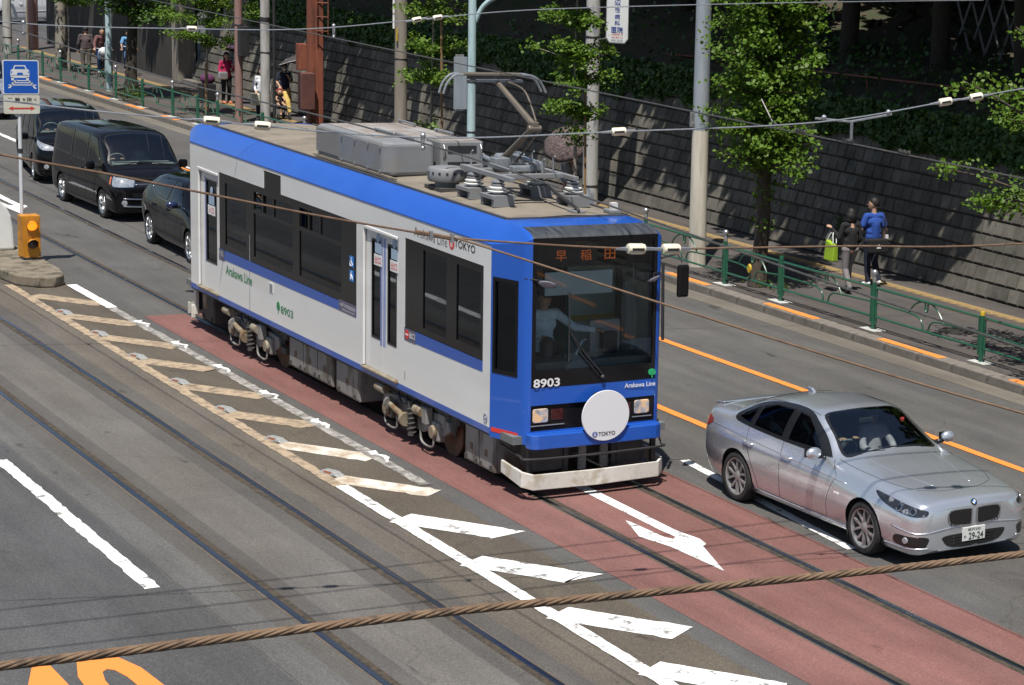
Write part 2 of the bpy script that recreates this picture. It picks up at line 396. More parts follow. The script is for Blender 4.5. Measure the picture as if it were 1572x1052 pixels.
# the worn white smears at the right ends of the dirty bars
for x in [-13.4+2.06*i for i in range(6)]:
    x += random.uniform(-.1, .1); n = 9; b = MB(); up = [(x-.16+.66*i/n, -1.60-.035*math.sin(i*.9)+random.uniform(-.02, .02)+.05*(1-i/n)) for i in range(n+1)]; lo = [(a, y-.115*(1-(i/n)**1.3)-.012+random.uniform(-.02, .02)) for i, (a, y) in enumerate(up)]
    for i in range(n): b.add([(*lo[i], .0125), (*lo[i+1], .0125), (*up[i+1], .0125), (*up[i], .0125)], [(0, 1, 2, 3)])
    b.build('paint_smear', M['white'], road)
def arrow(x, y, mirror=1):
    """straight arrow with a turn hook, pointing to +x"""
    P = [(0, .055), (2.0, .055), (2.55, .10), (2.78, .30), (2.95, .02), (3.05, -.02), (4.05, -.24)]
    shaft = [(-.6, -.07), (2.2, -.07), (2.55, -.05), (2.62, -.12), (2.5, -.17), (1.75, -.21), (1.62, -.23), (2.35, -.42), (2.62, -.36), (2.9, -.30), (4.05, -.24), (3.05, .04), (2.98, .12), (2.75, .16), (2.3, .09), (-.6, .09)]
    poly = [(x+a, y+b*mirror) for a, b in shaft]
    from mathutils.geometry import tessellate_polygon
    tri = tessellate_polygon([[Vector((a, b, 0)) for a, b in poly]])
    MB().add([(a, b, ZM) for a, b in poly], [tuple(t) for t in tri]).build('lane_arrow', M['white'], road)
arrow(-.2, -.02); arrow(-30.5, -.02)
# speed figures on the near carriageway, read from +x
def fig(u, v, d): return (4.78-v, -7.22+u, ZM)
text_mesh('40', 1.28, 2.55, fig, .03, 'speed_figures', M['orange'], road)
# ---------------------------------------------------------------- kerb and pavement
kerb = MB(); n = 60
xs = [X0+(X1-X0)*i/n for i in range(n+1)]
pav = MB()
for a, c in zip(xs[:-1], xs[1:]):
    pav.add([(a, yk(a)+.30, .15), (c, yk(c)+.30, .15), (c, yw(c)+.6, .15), (a, yw(a)+.6, .15)], [(0, 1, 2, 3)])
pavement = tag(pav.build('pavement', M['walk']), kind='structure')
kb = MB(); kb.box(X0, X1, 0, .27, -.05, .10)
for i, v in enumerate(kb.v): kb.v[i] = (v[0], v[1]+yk(v[0])+.015, v[2])
kerb = tag(kb.build('kerb', M['kerb']), kind='structure')
stone = MB().box(-.495, .495, 0, .30, -.02, .15).build('kerbstone', M['kerb'], kerb, bevel=.02)
x = -70.; first = True
while x < 3:
    o = stone if first else stone.copy()
    if not first: COL.objects.link(o); o.parent = kerb
    o.location = (x, yk(x)+random.uniform(-.004, .004), random.uniform(-.003, .003)); o.rotation_euler = (0, 0, .0135+random.uniform(-.003, .003)); first = False; x += 1.0
for a, c in [(-14.5, -12.9), (-10.75, -8.97), (-6.92, -5.03), (-3.1, -1.2), (-18.3, -16.6), (-22.2, -20.5), (-26.1, -24.4), (-30, -28.3), (-33.9, -32.2), (-37.4, -35.7), (-41.8, -40.5), (-45.7, -44.3), (-49.2, -47.6), (-52.6, -51.0), (-56, -54.6), (-58.8, -57.5), (-62, -60.6), (-65.2, -63.8)]:
    k = 16; b = MB(); xx = [a+(c-a)*i/k for i in range(k+1)]; rj = lambda: random.uniform(-.008, .008)
    lo = [(q, yk(q)+.045+rj()) for q in xx]; up = [(q, yk(q)+.215+rj()) for q in xx]
    for i in range(k): b.add([(*lo[i], .157), (*lo[i+1], .157), (*up[i+1], .157), (*up[i], .157)], [(0, 1, 2, 3)])
    b.build('kerb_stripe', M['orange'], kerb)
# tactile paving: tiles along the pavement
tl = MB().box(-.145, .145, -.145, .145, 0, .006)
for ix in range(-2, 3):
    tl.box(-.12, .12, ix*.055-.014, ix*.055+.014, .006, .011)
tile = tl.build('tactile_tile', M['tactile'], pavement)
TL = [(x_, r_) for x_ in [-4-.3*i for i in range(230)] for r_ in (0,)]
first = True; cnt = 0
for x_, r_ in TL[:230]:
    o = tile if first else tile.copy()
    if not first: COL.objects.link(o); o.parent = pavement
    first = False
    o.location = (x_, 12.46+.022*x_, .151+random.uniform(0, .002)); o.rotation_euler = (0, 0, .022)
mh = MB().lathe([(.36, .0), (.36, .006), (.30, .007), (.29, .004), (.02, .006)], (-7.04, 10.54, .151), 28)
single('manhole_cover', mh, mat('cast_iron', (.05, .048, .045), (.075, .07, .065), 20, .6, .6, bump=.4), 'round iron manhole cover set in the pavement behind the fence', 'manhole cover', (-7.04, 10.54, .151))
# median island with rounded nose
isl = MB(); pts = [(-30, -2.62), (-18.4, -2.62), (-17.5, -2.52), (-17.12, -2.25), (-17.08, -1.98), (-17.3, -1.78), (-18.0, -1.66), (-30, -1.66)]
isl.prism(pts, lambda u, v, d: (u, v, d), 0, .20)
island = tag(isl.build('median_island', mat('island_concrete', (.15, .125, .09), (.21, .18, .135), 3, .9, bump=.4, c3=(.08, .07, .05), scale3=4), smooth=40, bevel=.03), kind='structure')
# ---------------------------------------------------------------- block wall
LEAN = math.atan(.28); WN = Vector((0, -math.cos(LEAN), math.sin(LEAN))); WU = Vector((0, math.sin(LEAN), math.cos(LEAN)))
def wpt(x, s, d=0.): return Vector((x, yw(x), .15))+WU*s+WN*d
def blockmat(name):
    mt, n, b = _new(name); L = n.links.new; b.inputs['Roughness'].default_value = .92
    oi = n.nodes.new('ShaderNodeObjectInfo'); ge = n.nodes.new('ShaderNodeNewGeometry'); ad = n.nodes.new('ShaderNodeMath'); ad.operation = 'ADD'
    L(oi.outputs['Random'], ad.inputs[0]); L(ge.outputs['Random Per Island'], ad.inputs[1])
    fr = n.nodes.new('ShaderNodeMath'); fr.operation = 'FRACT'; L(ad.outputs[0], fr.inputs[0])
    r = n.nodes.new('ShaderNodeValToRGB'); r.color_ramp.elements[0].color = (.112, .104, .092, 1); r.color_ramp.elements[1].color = (.178, .168, .148, 1); L(fr.outputs[0], r.inputs[0])
    nz = n.nodes.new('ShaderNodeTexNoise'); nz.inputs['Scale'].default_value = 1.3; nz.inputs['Detail'].default_value = 8; nz.inputs['Roughness'].default_value = .7
    L(ge.outputs['Position'], nz.inputs['Vector'])
    r2 = n.nodes.new('ShaderNodeValToRGB'); r2.color_ramp.elements[0].position = .35; r2.color_ramp.elements[1].position = .68; r2.color_ramp.elements[0].color = (.42, .43, .42, 1); r2.color_ramp.elements[1].color = (1.1, 1.08, 1.02, 1)
    L(nz.outputs['Fac'], r2.inputs[0]); mx = n.nodes.new('ShaderNodeMixRGB'); mx.blend_type = 'MULTIPLY'; mx.inputs[0].default_value = 1
    L(r.outputs[0], mx.inputs[1]); L(r2.outputs[0], mx.inputs[2]); L(mx.outputs[0], b.inputs['Base Color'])
    n2 = n.nodes.new('ShaderNodeTexNoise'); n2.inputs['Scale'].default_value = 40; n2.inputs['Detail'].default_value = 4; L(ge.outputs['Position'], n2.inputs['Vector'])
    bp = n.nodes.new('ShaderNodeBump'); bp.inputs['Strength'].default_value = .6; bp.inputs['Distance'].default_value = .01; L(n2.outputs['Fac'], bp.inputs['Height']); L(bp.outputs[0], b.inputs['Normal'])
    return mt
M['block'] = blockmat('wall_block'); M['mortar'] = mat('wall_mortar', (.045, .042, .037), (.07, .065, .056), 4, .95)
wall = thing('retaining_wall', 'long leaning retaining wall of grey concrete blocks behind the pavement', 'wall', (-20, yw(-20), .15))
WX0, WX1 = -56.0, 6.0; SH = 3.35
b = MB(); vs = []
for x in (WX0, WX1):
    for s, d in ((-.3, 0), (SH, 0), (SH, -.6), (-.3, -.6)): vs.append(wpt(x, s, d))
b.add(vs, [(0, 1, 5, 4), (1, 2, 6, 5), (3, 2, 1, 0), (4, 5, 6, 7)]); b.build('wall_core', M['mortar'], wall)
cp = MB(); cp.add([wpt(x, s, d) for x in (WX0, WX1) for s, d in ((SH-.02, .07), (SH+.13, .07), (SH+.13, -.45), (SH-.02, -.45))], [(0, 1, 5, 4), (1, 2, 6, 5), (0, 3, 2, 1), (4, 5, 6, 7)]); cp.build('coping', M['kerb'], wall)
BW, BH = .345, .305
def block_bm():
    w_, h_ = BW*.985, BH*.97
    o = [(-w_/2, 0, 0), (w_/2, 0, 0), (w_/2, h_, 0), (-w_/2, h_, 0)]
    i = [(-w_/2+.024, .036, .062), (w_/2-.024, .036, .062), (w_/2-.009, h_-.009, .05), (-w_/2+.009, h_-.009, .05)]
    return o+i, [(4, 5, 6, 7), (0, 1, 5, 4), (1, 2, 6, 5), (2, 3, 7, 6), (3, 0, 4, 7)]
bv, bf = block_bm()
cells = []
for c in range(11):
    x = WX0+.2+(c % 2)*BW/2
    while x < WX1-.3:
        cells.append((x, c)); x += BW
cx_, cy_ = 25.7, -12.7
vis = [q for q in cells if -30 < q[0] < -5.0 and q[1] < 8]
vis.sort(key=lambda q: -q[0]); near_blocks = set(vis[:300])
mesh0 = None; far = MB()
Bx = Matrix((Vector((1, .018, 0)).normalized(), WU, WN)).transposed().to_4x4()
for (x, c) in cells:
    j = Matrix.Rotation(random.gauss(0, .012), 4, 'Y') @ Matrix.Rotation(random.gauss(0, .012), 4, 'X')
    T = Matrix.Translation(wpt(x, c*BH+.01, random.uniform(-.008, .012))) @ Bx @ j
    if (x, c) in near_blocks:
        if mesh0 is None:
            m0 = MB().add(bv, bf); o = m0.build('block', M['block'], None); mesh0 = o.data; o.parent = wall
        else:
            o = bpy.data.objects.new('block', mesh0); COL.objects.link(o); o.parent = wall
        o.matrix_basis = Matrix.Translation(-Vector(wall.location)) @ T
    else: far.add([T @ Vector(q) for q in bv], bf)
tag(far.build('block_courses', M['block'], wall), kind='stuff')
# small weeds growing out of the joints
M['weed'] = leafmat('weed_leaf', (.03, .07, .012), (.10, .17, .03))
def leaf_cloud(pts, size, name, mt, parent=None, normal=None, jitter=1., aspect=.8, bend=True, fan=False):
    """many kite-shaped leaves; pts (N,3)"""
    P = np.asarray(pts, float); N = len(P); rs = np.random.RandomState(len(P)+5)
    nrm = rs.normal(size=(N, 3)); 
    if normal is not None: nrm = np.asarray(normal)*1.0+nrm*jitter*.55
    nrm /= np.linalg.norm(nrm, axis=1, keepdims=True)
    a = rs.normal(size=(N, 3)); a -= nrm*(a*nrm).sum(1, keepdims=True); a /= np.linalg.norm(a, axis=1, keepdims=True); b = np.cross(nrm, a)
    sz = (np.asarray(size)*rs.uniform(.6, 1.25, N))[:, None] if np.ndim(size) == 0 else np.asarray(size)[:, None]
    if fan:   # ginkgo fan: stalk point and a wide outer edge
        pts_ = [P, P+a*sz*.55-b*sz*.62+nrm*sz*.10, P+a*sz*.98-b*sz*.3, P+a*sz*.88+nrm*sz*.06, P+a*sz*.98+b*sz*.3, P+a*sz*.55+b*sz*.62+nrm*sz*.10]
        V = np.stack(pts_, 1).reshape(-1, 3); k = 6
        F = (np.arange(N)[:, None, None]*k+np.array([[0, 1, 2, 3], [0, 3, 4, 5]])[None]).reshape(-1, 4)
    else:
        V = np.stack([P-a*sz*.5, P-b*sz*.5*aspect+nrm*sz*.07, P+a*sz*.5-nrm*sz*.05, P+b*sz*.5*aspect+nrm*sz*.07], 1).reshape(-1, 3); k = 4
        F = np.arange(N*4).reshape(-1, 4)
    o_ = off_of(parent) if parent is not None else Vector((0, 0, 0)); V = V-np.array(o_)
    me = bpy.data.meshes.new(name); me.vertices.add(len(V)); me.vertices.foreach_set('co', V.ravel())
    me.loops.add(F.size); me.loops.foreach_set('vertex_index', F.ravel()); me.polygons.add(len(F)); me.polygons.foreach_set('loop_start', np.arange(0, F.size, 4)); me.polygons.foreach_set('loop_total', np.full(len(F), 4))
    me.materials.append(mt); me.update(calc_edges=True); me.validate()
    o = bpy.data.objects.new(name, me); COL.objects.link(o); o.parent = parent
    return o
for lb, (x, s) in (('low weed tuft rooted in a wall joint left of the walking pair', (-15.2, .75)), ('weed tuft high in a wall joint right of the walking pair', (-9.9, 1.75)), ('small weed in the wall joint above the right end of the fence', (-9.2, 2.5))):
    c = wpt(x, s, .08); rs = np.random.RandomState(int(-x*10)); pts = np.array(c)+rs.normal(size=(60, 3))*(.07, .05, .10)
    o = leaf_cloud(pts-np.array(c), .07, 'weed', M['weed']); o.location = c; tag(o, lb, 'weed')
# ---------------------------------------------------------------- hill, ivy, undergrowth
M['soil'] = mat('forest_soil', (.045, .036, .022), (.07, .055, .035), 2, .95, bump=.5, c3=(.03, .045, .015), scale3=1.)
def hf(x): s = min(1, max(0, (-20-x)/12)); return 1+1.1*s*s*(3-2*s)
hb = MB(); XS = np.linspace(-77, 40, 60); prof = [(0, 0), (.5, .25), (1.0, .55), (1.7, .8), (3, .95), (5, 1.2), (8, 1.7), (12, 2.6), (18, 4.6), (26, 8), (40, 14), (70, 20)]
for x in XS:
    for dy, dz in prof:
        q = wpt(x, SH, -.25); hb.v.append((x, q.y+dy, q.z+dz*hf(x)-.05+(noise.noise(Vector((x*.4, dy*.5, 3)))*.18 if dy > .3 else 0)))
k = len(prof)
for i in range(len(XS)-1):
    for j in range(k-1): hb.f.append((i*k+j, (i+1)*k+j, (i+1)*k+j+1, i*k+j+1)); hb.m.append(0)
tag(hb.build('hillside', M['soil'], smooth=True), kind='structure')
M['ivy'] = leafmat('ivy_leaf', (.034, .085, .022), (.090, .165, .040), .22, .36)
rs = np.random.RandomState(11); pts = []; nrm = []
for i in range(46000):
    x = rs.uniform(-58, 4) if i % 3 else rs.uniform(-34, -4)
    edge = 2.62+.28*noise.noise(Vector((x*.55, 0, 0)))+.22*noise.noise(Vector((x*1.7, 4, 0)))+(.25 if -24 < x < -17 else 0)
    s = edge+abs(rs.normal(0, .42)) if i % 2 else rs.uniform(edge-.03, SH+.2)
    if s < SH+.12:
        q = wpt(x, s, .08+rs.uniform(0, .16)*(1 if s > edge+.12 else .5)); pts.append(q); nrm.append((0, -.75, .55))
    else:
        t = rs.uniform(0, 1)**1.2*(3.0+2.5*(hf(x)-1)); q = wpt(x, SH, -.25); z = q.z+np.interp(t, [a for a, _ in prof], [c for _, c in prof])*hf(x)+rs.uniform(.02, .30)
        pts.append((x, q.y+t, z)); nrm.append((0, -.55, .8))
tag(leaf_cloud(pts, .135, 'ivy', M['ivy'], None, nrm, 1., .95), kind='stuff')
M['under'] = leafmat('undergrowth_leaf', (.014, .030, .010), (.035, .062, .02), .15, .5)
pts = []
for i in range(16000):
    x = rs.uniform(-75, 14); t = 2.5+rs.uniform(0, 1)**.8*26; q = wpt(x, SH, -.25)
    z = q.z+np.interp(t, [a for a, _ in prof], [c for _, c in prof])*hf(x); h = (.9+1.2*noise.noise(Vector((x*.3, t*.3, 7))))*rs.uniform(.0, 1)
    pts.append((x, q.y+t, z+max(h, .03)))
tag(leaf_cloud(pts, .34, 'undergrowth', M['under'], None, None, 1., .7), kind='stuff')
# ================================================================ street furniture
M['green'] = mat('fence_green_paint', (.012, .085, .048), (.018, .105, .06), 6, .32, coat=.3)
M['cap'] = mat('cap_aluminium', (.55, .55, .56), (.45, .45, .47), 9, .35, .8)
M['cap_y'] = mat('cap_yellow', (.55, .38, .03), None, rough=.5)
M['pad'] = mat('post_pad_paint', (.52, .53, .50), (.36, .36, .34), 7, .85, bump=.2)
M['conc'] = mat('pole_concrete', (.34, .33, .31), (.43, .42, .395), 2, .85, stretch=(3, 3, .5), bump=.15, c3=(.25, .24, .225), scale3=1.5)
M['conc_brown'] = mat('pole_concrete_brown', (.20, .175, .145), (.27, .24, .20), 2, .9, stretch=(3, 3, .4), bump=.15)
M['cream'] = mat('pole_cream_paint', (.56, .52, .43), (.62, .58, .49), 1.5, .55, stretch=(4, 4, .35), c3=(.43, .40, .34), scale3=1.2)
M['bluegrey'] = mat('pole_galvanised', (.30, .345, .39), (.37, .41, .45), 2.5, .45, .25, stretch=(3, 3, .6))
M['ltblue'] = mat('lamp_post_paint', (.38, .52, .54), (.44, .57, .59), 2.5, .4, stretch=(3, 3, .5), c3=(.30, .42, .44), scale3=1.8)
M['rustred'] = mat('pylon_red_oxide', (.20, .062, .036), (.26, .085, .05), 3, .6, stretch=(2, 2, .4), c3=(.12, .045, .03), scale3=2)
M['pinkbrown'] = mat('pole_faded_brown', (.235, .135, .12), (.29, .175, .155), 3, .65, stretch=(2, 2, .4))
M['dark'] = mat('dark_metal', (.018, .018, .02), (.03, .03, .032), 5, .5)
M['wire_g'] = mat('wire_galvanised', (.40, .42, .44), (.30, .32, .34), 25, .4, .7)
M['wire_d'] = mat('wire_copper_dark', (.10, .095, .09), (.16, .15, .14), 20, .45, .6)
M['wire_r'] = mat('wire_rusty', (.115, .066, .040), (.18, .112, .068), 14, .75)
M['rope'] = mat('rope_rusty', (.135, .082, .048), (.20, .13, .078), 10, .75, c3=(.085, .055, .034), scale3=18)
M['porcelain'] = mat('insulator_cream', (.80, .74, .58), (.72, .66, .50), 6, .25, coat=.5)
M['wood'] = mat('stake_wood', (.20, .12, .055), (.28, .175, .085), 4, .8, stretch=(4, 4, .5), bump=.3)
# ---- guard fence
fence = thing('guard_fence', 'dark green tubular guard fence with arched panels along the kerb', 'fence', (-12.9, yf(-12.9), .15))
posts = [1.8, -1.35, -4.50, -7.73, -10.84, -12.90, -16.1, -19.3, -22.4, -25.5, -28.6, -31.7, -34.8, -37.9, -41.5, -43.2, -45.42, -48.25, -50.9, -53.75, -56.9, -59.0, -62.0, -65.05]
mats_post = [M['green'], M['cap'], M['cap_y']]
for i, x in enumerate(posts):
    y = yf(x); z = .15
    p = MB().tube([(x, y, z), (x, y, z+.86)], .038, 10).build('post', M['green'], fence, smooth=40)
    if i % 2 == (1 if x > -14 else 0) and x < -5 or x in (-7.73, -12.9):
        c = MB().lathe([(.036, .86), (.038, .93), (.03, .965), (.046, .985), (.06, 1.02), (.058, 1.05), (.035, 1.08), (.003, 1.088)], (x, y, z), 12); c.build('post_cap', M['cap'], p, smooth=50)
    else:
        c = MB().lathe([(.041, .80), (.041, .85), (.037, .87), (.003, .875)], (x, y, z), 12); c.build('post_cap', M['cap_y'] if i % 4 == 2 else M['green'], p, smooth=50)
    pd = MB(); a = random.uniform(-.1, .1)
    pd.prism([(x-.24+a*.3, y-.13), (x+.23, y-.12+a*.2), (x+.25, y+.13), (x-.22, y+.15+a*.2)], lambda u, v, d: (u, v, d), .149, .165); pd.build('base_pad', M['pad'], p, bevel=.008)
def panel(xa, xb):
    L_ = xb-xa-.16; z0 = .15
    def P(u, v): x = xa+.08+u; return (x, yf(x), z0+v)
    r = .021
    pn = MB().tube([P(0, .76), P(L_, .76)], .024, 8).build('panel_rail', M['green'], fence, smooth=40)
    for e_ in (0, L_): MB().tube([P(e_, .12), P(e_, .78)], r, 8).build('side_bar', M['green'], pn, smooth=40)
    MB().tube([P(0, .24), P(L_, .24)], r, 8).build('bottom_rail', M['green'], pn, smooth=40)
    c = L_/2
    sp = lambda pts: smooth_path([P(*q) for q in pts], 5)
    ml = MB()
    ml.tube(sp([(0, .50), (c-.55, .49), (c-.30, .47), (c-.16, .42), (c-.10, .33), (c-.09, .24)]), .016, 6)
    ml.tube(sp([(c+.08, .24), (c+.09, .33), (c+.17, .42), (c+.30, .455), (c+.60, .47), (L_, .50)]), .016, 6)
    ml.build('mid_rail', M['green'], pn, smooth=40)
    ar = MB()
    ar.tube(sp([(c-.52, .49), (c-.45, .58), (c-.33, .68), (c-.18, .735), (c-.06, .745), (c-.04, .70), (c-.035, .62), (c, .585), (c+.035, .62), (c+.04, .70), (c+.06, .745), (c+.18, .735), (c+.33, .66), (c+.45, .55), (c+.52, .46)]), .016, 6)
    ar.build('arch', M['green'], pn, smooth=40)
for a, b_ in zip(posts[:-1], posts[1:]):
    panel(b_, a)
# yellow reflector tied to the fence in front of the big street tree
rf = MB().lathe([(.02, 0), (.055, .0), (.062, .02), (.055, .04), (.02, .04)], (0, 0, 0), 14, Matrix.Translation((-11.9, yf(-11.9)-.03, .62)) @ Matrix.Rotation(PI/2, 4, 'X') @ Matrix.Diagonal((1, 1.5, 1, 1)))
single('bicycle_lock', rf, M['cap_y'], 'yellow coiled ring hanging on the fence in front of the big street tree', 'lock', (-11.9, yf(-11.9)-.03, .5), smooth=40)
# ---- poles
def pole(name, label, x, y, r0, r1, h, mt, split=None, group=None, bands=()):
    t = thing(name, label, 'pole', (x, y, .15), group=group)
    rr = lambda z: r0+(r1-r0)*z/h
    if split:
        zc, m2 = split
        MB().tube([(x, y, .15), (x, y, zc)], [r0, rr(zc-.15)], 20).build('lower_shaft', mt, t, smooth=40)
        MB().tube([(x, y, zc), (x, y, .15+h)], [rr(zc-.15)-.003, r1], 20).build('upper_shaft', m2, t, smooth=40)
    else: MB().tube([(x, y, .15), (x, y, .15+h)], [r0, r1], 20).build('shaft', mt, t, smooth=40)
    for zb, hb_ in bands:
        MB().lathe([(rr(zb)+.002, 0), (rr(zb)+.012, .01), (rr(zb)+.012, hb_), (rr(zb)+.002, hb_+.01)], (x, y, .15+zb), 18).build('clamp_band', M['dark'], t, smooth=40)
    return t
pa = pole('tram_pole', 'thick tram pole, cream below and blue-grey above, beside the big street tree', -15.1, 9.68, .178, .14, 9.0, M['cream'], (2.93, M['bluegrey']))
bx = MB(); bx.cbox((-15.1, 9.68-.19, 3.05), (.10, .08, .10)); bx.cbox((-15.1, 9.68-.2, 3.2), (.06, .07, .2)); bx.build('bracket', M['cap'], pa, bevel=.01)
pb = pole('utility_pole', 'grey concrete utility pole with rubbed blue patches, carrying the clinic sign', -24.2, 11.75, .185, .145, 9.5, mat('pole_concrete_scuffed', (.36, .355, .345), (.44, .43, .415), 2, .85, stretch=(3, 3, .5), bump=.15, c3=(.19, .215, .25), scale3=2.6, lo3=.56, hi3=.62), bands=((.45, .04), (3.7, .05), (4.0, .04)))
pc = pole('utility_pole', 'plain light grey concrete pole left of the parasol walker with a pushchair', -40.7, 9.66, .135, .125, 8.5, M['conc'], bands=((3.2, .12), (2.3, .03)))
MB().tube([(-40.55, 9.86, .15), (-40.55, 9.86, 8)], .045, 8).build('duct_or_shade_tube', M['dark'], pc, smooth=40)  # dark tube standing in for the shaded side of the pole
pd_ = pole('utility_pole', 'stained brown concrete pole standing between pylon and tram lamp post', -36.3, 11.9, .175, .15, 9.0, M['conc_brown'], bands=((2.5, .03),))
MB().cbox((-36.15, 11.72, 3.35), (.05, .03, .35)).build('number_plate', M['cap_y'], pd_)
MB().tube([(-36.38, 11.72, 3.5), (-36.38, 11.72, 4.7)], .03, 8).build('duct_or_shade_tube', M['white'], pd_)
pe = pole('lamp_post', 'tall pale blue street lamp post with a curved arm, rising behind the tram roof', -26.2, 9.62, .105, .085, 7.2, M['ltblue'], bands=((2.75, .03), (1.55, .03)))
MB().tube(smooth_path([(-26.2, 9.70, 4.35), (-26.05, 9.85, 4.75), (-25.7, 10.15, 5.02), (-25.1, 10.7, 5.10), (-24.7, 11.1, 5.1)], 5), .06, 10).build('curved_arm', M['ltblue'], pe, smooth=40)
MB().box(-26.42, -26.37, 9.30, 9.5, 2.2, 3.55).build('edge_on_sign', M['cap'], pe, bevel=.01)
MB().box(-26.36, -26.33, 9.24, 9.56, 2.25, 3.50).build('sign_back', M['bluegrey'], pe)
pf = pole('lamp_post', 'pale blue lamp post in front of the cyclists at the far end of the fence', -53.7, 8.98, .105, .10, 7.5, M['ltblue'])
MB().box(-53.62, -53.44, 8.82, 8.98, .75, 1.75).build('meter_box', M['ltblue'], pf, bevel=.02)
pg = thing('steel_pylon', 'reddish brown steel pylon with a ladder and a rusty switch box', 'pylon', (-42.9, 11.8, .15))
MB().box(-43.02, -42.74, 11.66, 11.94, .15, 9).build('column', M['rustred'], pg, bevel=.02)
MB().box(-42.72, -42.60, 11.80, 12.02, .15, 9).build('rear_column', M['rustred'], pg, bevel=.02)
ld = MB(); 
for dx in (0, .35): ld.tube([(-42.45+dx*.43, 11.75+dx*.86, 2.9), (-42.45+dx*.43, 11.75+dx*.86, 8.8)], .016, 6)
ld.build('ladder_rail', M['rustred'], pg)
for i in range(12):
    z = 3.0+.42*i; MB().tube([(-42.45, 11.75, z), (-42.30, 12.05, z)], .016, 6).build('ladder_rung', M['rustred'], pg)
MB().box(-42.62, -42.28, 11.25, 11.66, .65, 1.75).build('switch_box', mat('switch_box_paint', (.10, .042, .036), (.135, .055, .046), 4, .6), pg, bevel=.025)
MB().box(-43.5, -43.2, 11.5, 11.75, 1.75, 2.55).build('side_box', M['rustred'], pg, bevel=.02)
ph = pole('traffic_pole', 'faded brown pole with a dark box, standing beside the woman in pink', -43.43, 9.8, .115, .105, 7.5, M['pinkbrown'], bands=((2.9, .03),))
MB().box(-43.3, -43.08, 9.72, 10.0, 2.15, 3.05).build('control_box', M['dark'], ph, bevel=.02)
pi_ = pole('steel_column', 'broad reddish steel column behind the blue traffic sign', -71.4, 11.0, .19, .19, 7, M['pinkbrown'])
pj = pole('utility_pole', 'grey concrete pole at the left edge above the blue traffic sign', -69.4, 9.6, .16, .15, 7, M['conc'], bands=((.6, .03), (2.2, .03)))
pk = pole('utility_pole', 'sunlit concrete pole with dark patches between the red column and the sapling', -62.5, 9.75, .19, .17, 7, mat('pole_patched', (.23, .205, .165), (.30, .27, .22), 2, .85, c3=(.05, .05, .048), scale3=1.7, lo3=.52, hi3=.58))
# concrete gate pillar and the steps beside it
gp_ = MB().box(-57.2, -56.5, 12.0, 12.6, .15, 3.2)
single('gate_pillar', gp_, M['conc_brown'], 'square concrete pillar where the block wall is interrupted by steps', 'pillar', (-56.85, 12.3, .15), bevel=.03)
gp2 = MB().box(-54.5, -52.2, 12.9, 13.3, .15, 4.2)
single('concrete_wall', gp2, M['conc_brown'], 'plain concrete wall slab behind the stone steps', 'wall', (-53.3, 13.1, .15), bevel=.03)
st = thing('stone_steps', 'short flight of worn stone steps beside the concrete pillar', 'steps', (-55.3, 12.6, .15))
for i in range(4): MB().box(-56.4, -54.6, 12.1+.32*i, 13.7, .15+.2*i, .15+.2*(i+1)).build('step', M['kerb'], st, bevel=.02)
fw = MB().box(-75, -57.3, 12.4, 12.9, .15, 4.5)
single('end_wall', fw, mat('dark_wall', (.03, .028, .026), (.045, .042, .038), 2, .9), 'dark stone wall beyond the concrete pillar at the far left', 'wall', (-66, 12.6, .15))
# ---- clinic sign on the scuffed pole
M['sign_white'] = mat('sign_white', (.66, .68, .68), (.60, .62, .63), 2, .4)
M['sign_blue_ink'] = mat('ink_blue', (.03, .06, .28), None, rough=.5)
M['ink_red'] = mat('ink_red', (.55, .05, .03), None, rough=.5)
M['ink_grey'] = mat('ink_grey', (.16, .18, .26), None, rough=.5)
M['ink_black'] = mat('ink_black', (.012, .012, .014), None, rough=.4)
cs = thing('clinic_sign', 'tall white clinic sign with chamfered bottom corners on the scuffed pole', 'sign', (-23.25, 11.8, 4.1))
cv = Vector((.60, .80, 0)).normalized()   # sign plane runs along this; faces the camera
cn = Vector((cv.y, -cv.x, 0))
def sgn(u, v, d): return Vector((-23.45, 12.0, 4.10))+cv*u+cn*d+Vector((0, 0, v))
SB = MB(); SB.prism([(-.17, 0), (.17, 0), (.25, .10), (.25, 2.2), (-.25, 2.2), (-.25, .10)], sgn, -.06, .04); SB.build('panel', M['sign_white'], cs, bevel=.008)
ed = MB(); ed.prism([(-.17, 0), (.17, 0), (.25, .10), (.25, 2.2), (.262, 2.2), (.262, .092), (.178, -.015), (-.178, -.015), (-.262, .092), (-.262, 2.2), (-.25, 2.2), (-.25, .10)], sgn, -.065, .046); ed.build('rim', M['cap'], cs)
for ch, v, s in (('辺', .98, .15), ('性', .80, .13), ('病', .64, .13), ('科', .49, .13)):
    text_mesh(ch, s*.95, s*.92, lambda u, w_, d, v=v: sgn(u, v+w_-.03, .046), .012, 'lettering', M['sign_blue_ink'], cs)
text_mesh('医院', .27, .15, lambda u, w_, d: sgn(u, .36+w_-.06, .046), .014, 'lettering', M['sign_blue_ink'], cs)
text_mesh('大塚駅南口前', .27, .045, lambda u, w_, d: sgn(u, .215+w_-.02, .046), .004, 'lettering', M['ink_red'], cs)
text_mesh('大塚三業通り入口', .27, .045, lambda u, w_, d: sgn(u, .145+w_-.02, .046), .004, 'lettering', M['ink_red'], cs)
text_mesh('3941-8320', .27, .05, lambda u, w_, d: sgn(u, .07+w_-.015, .046), .004, 'lettering', M['ink_grey'], cs)
sb = MB(); sb.tube([(-24.05, 11.7, 4.12), (-23.42, 11.72, 4.2)], .015, 6); sb.tube([(-24.05, 11.7, 5.6), (-23.42, 11.72, 5.6)], .015, 6); sb.build('bracket', M['cap'], cs)
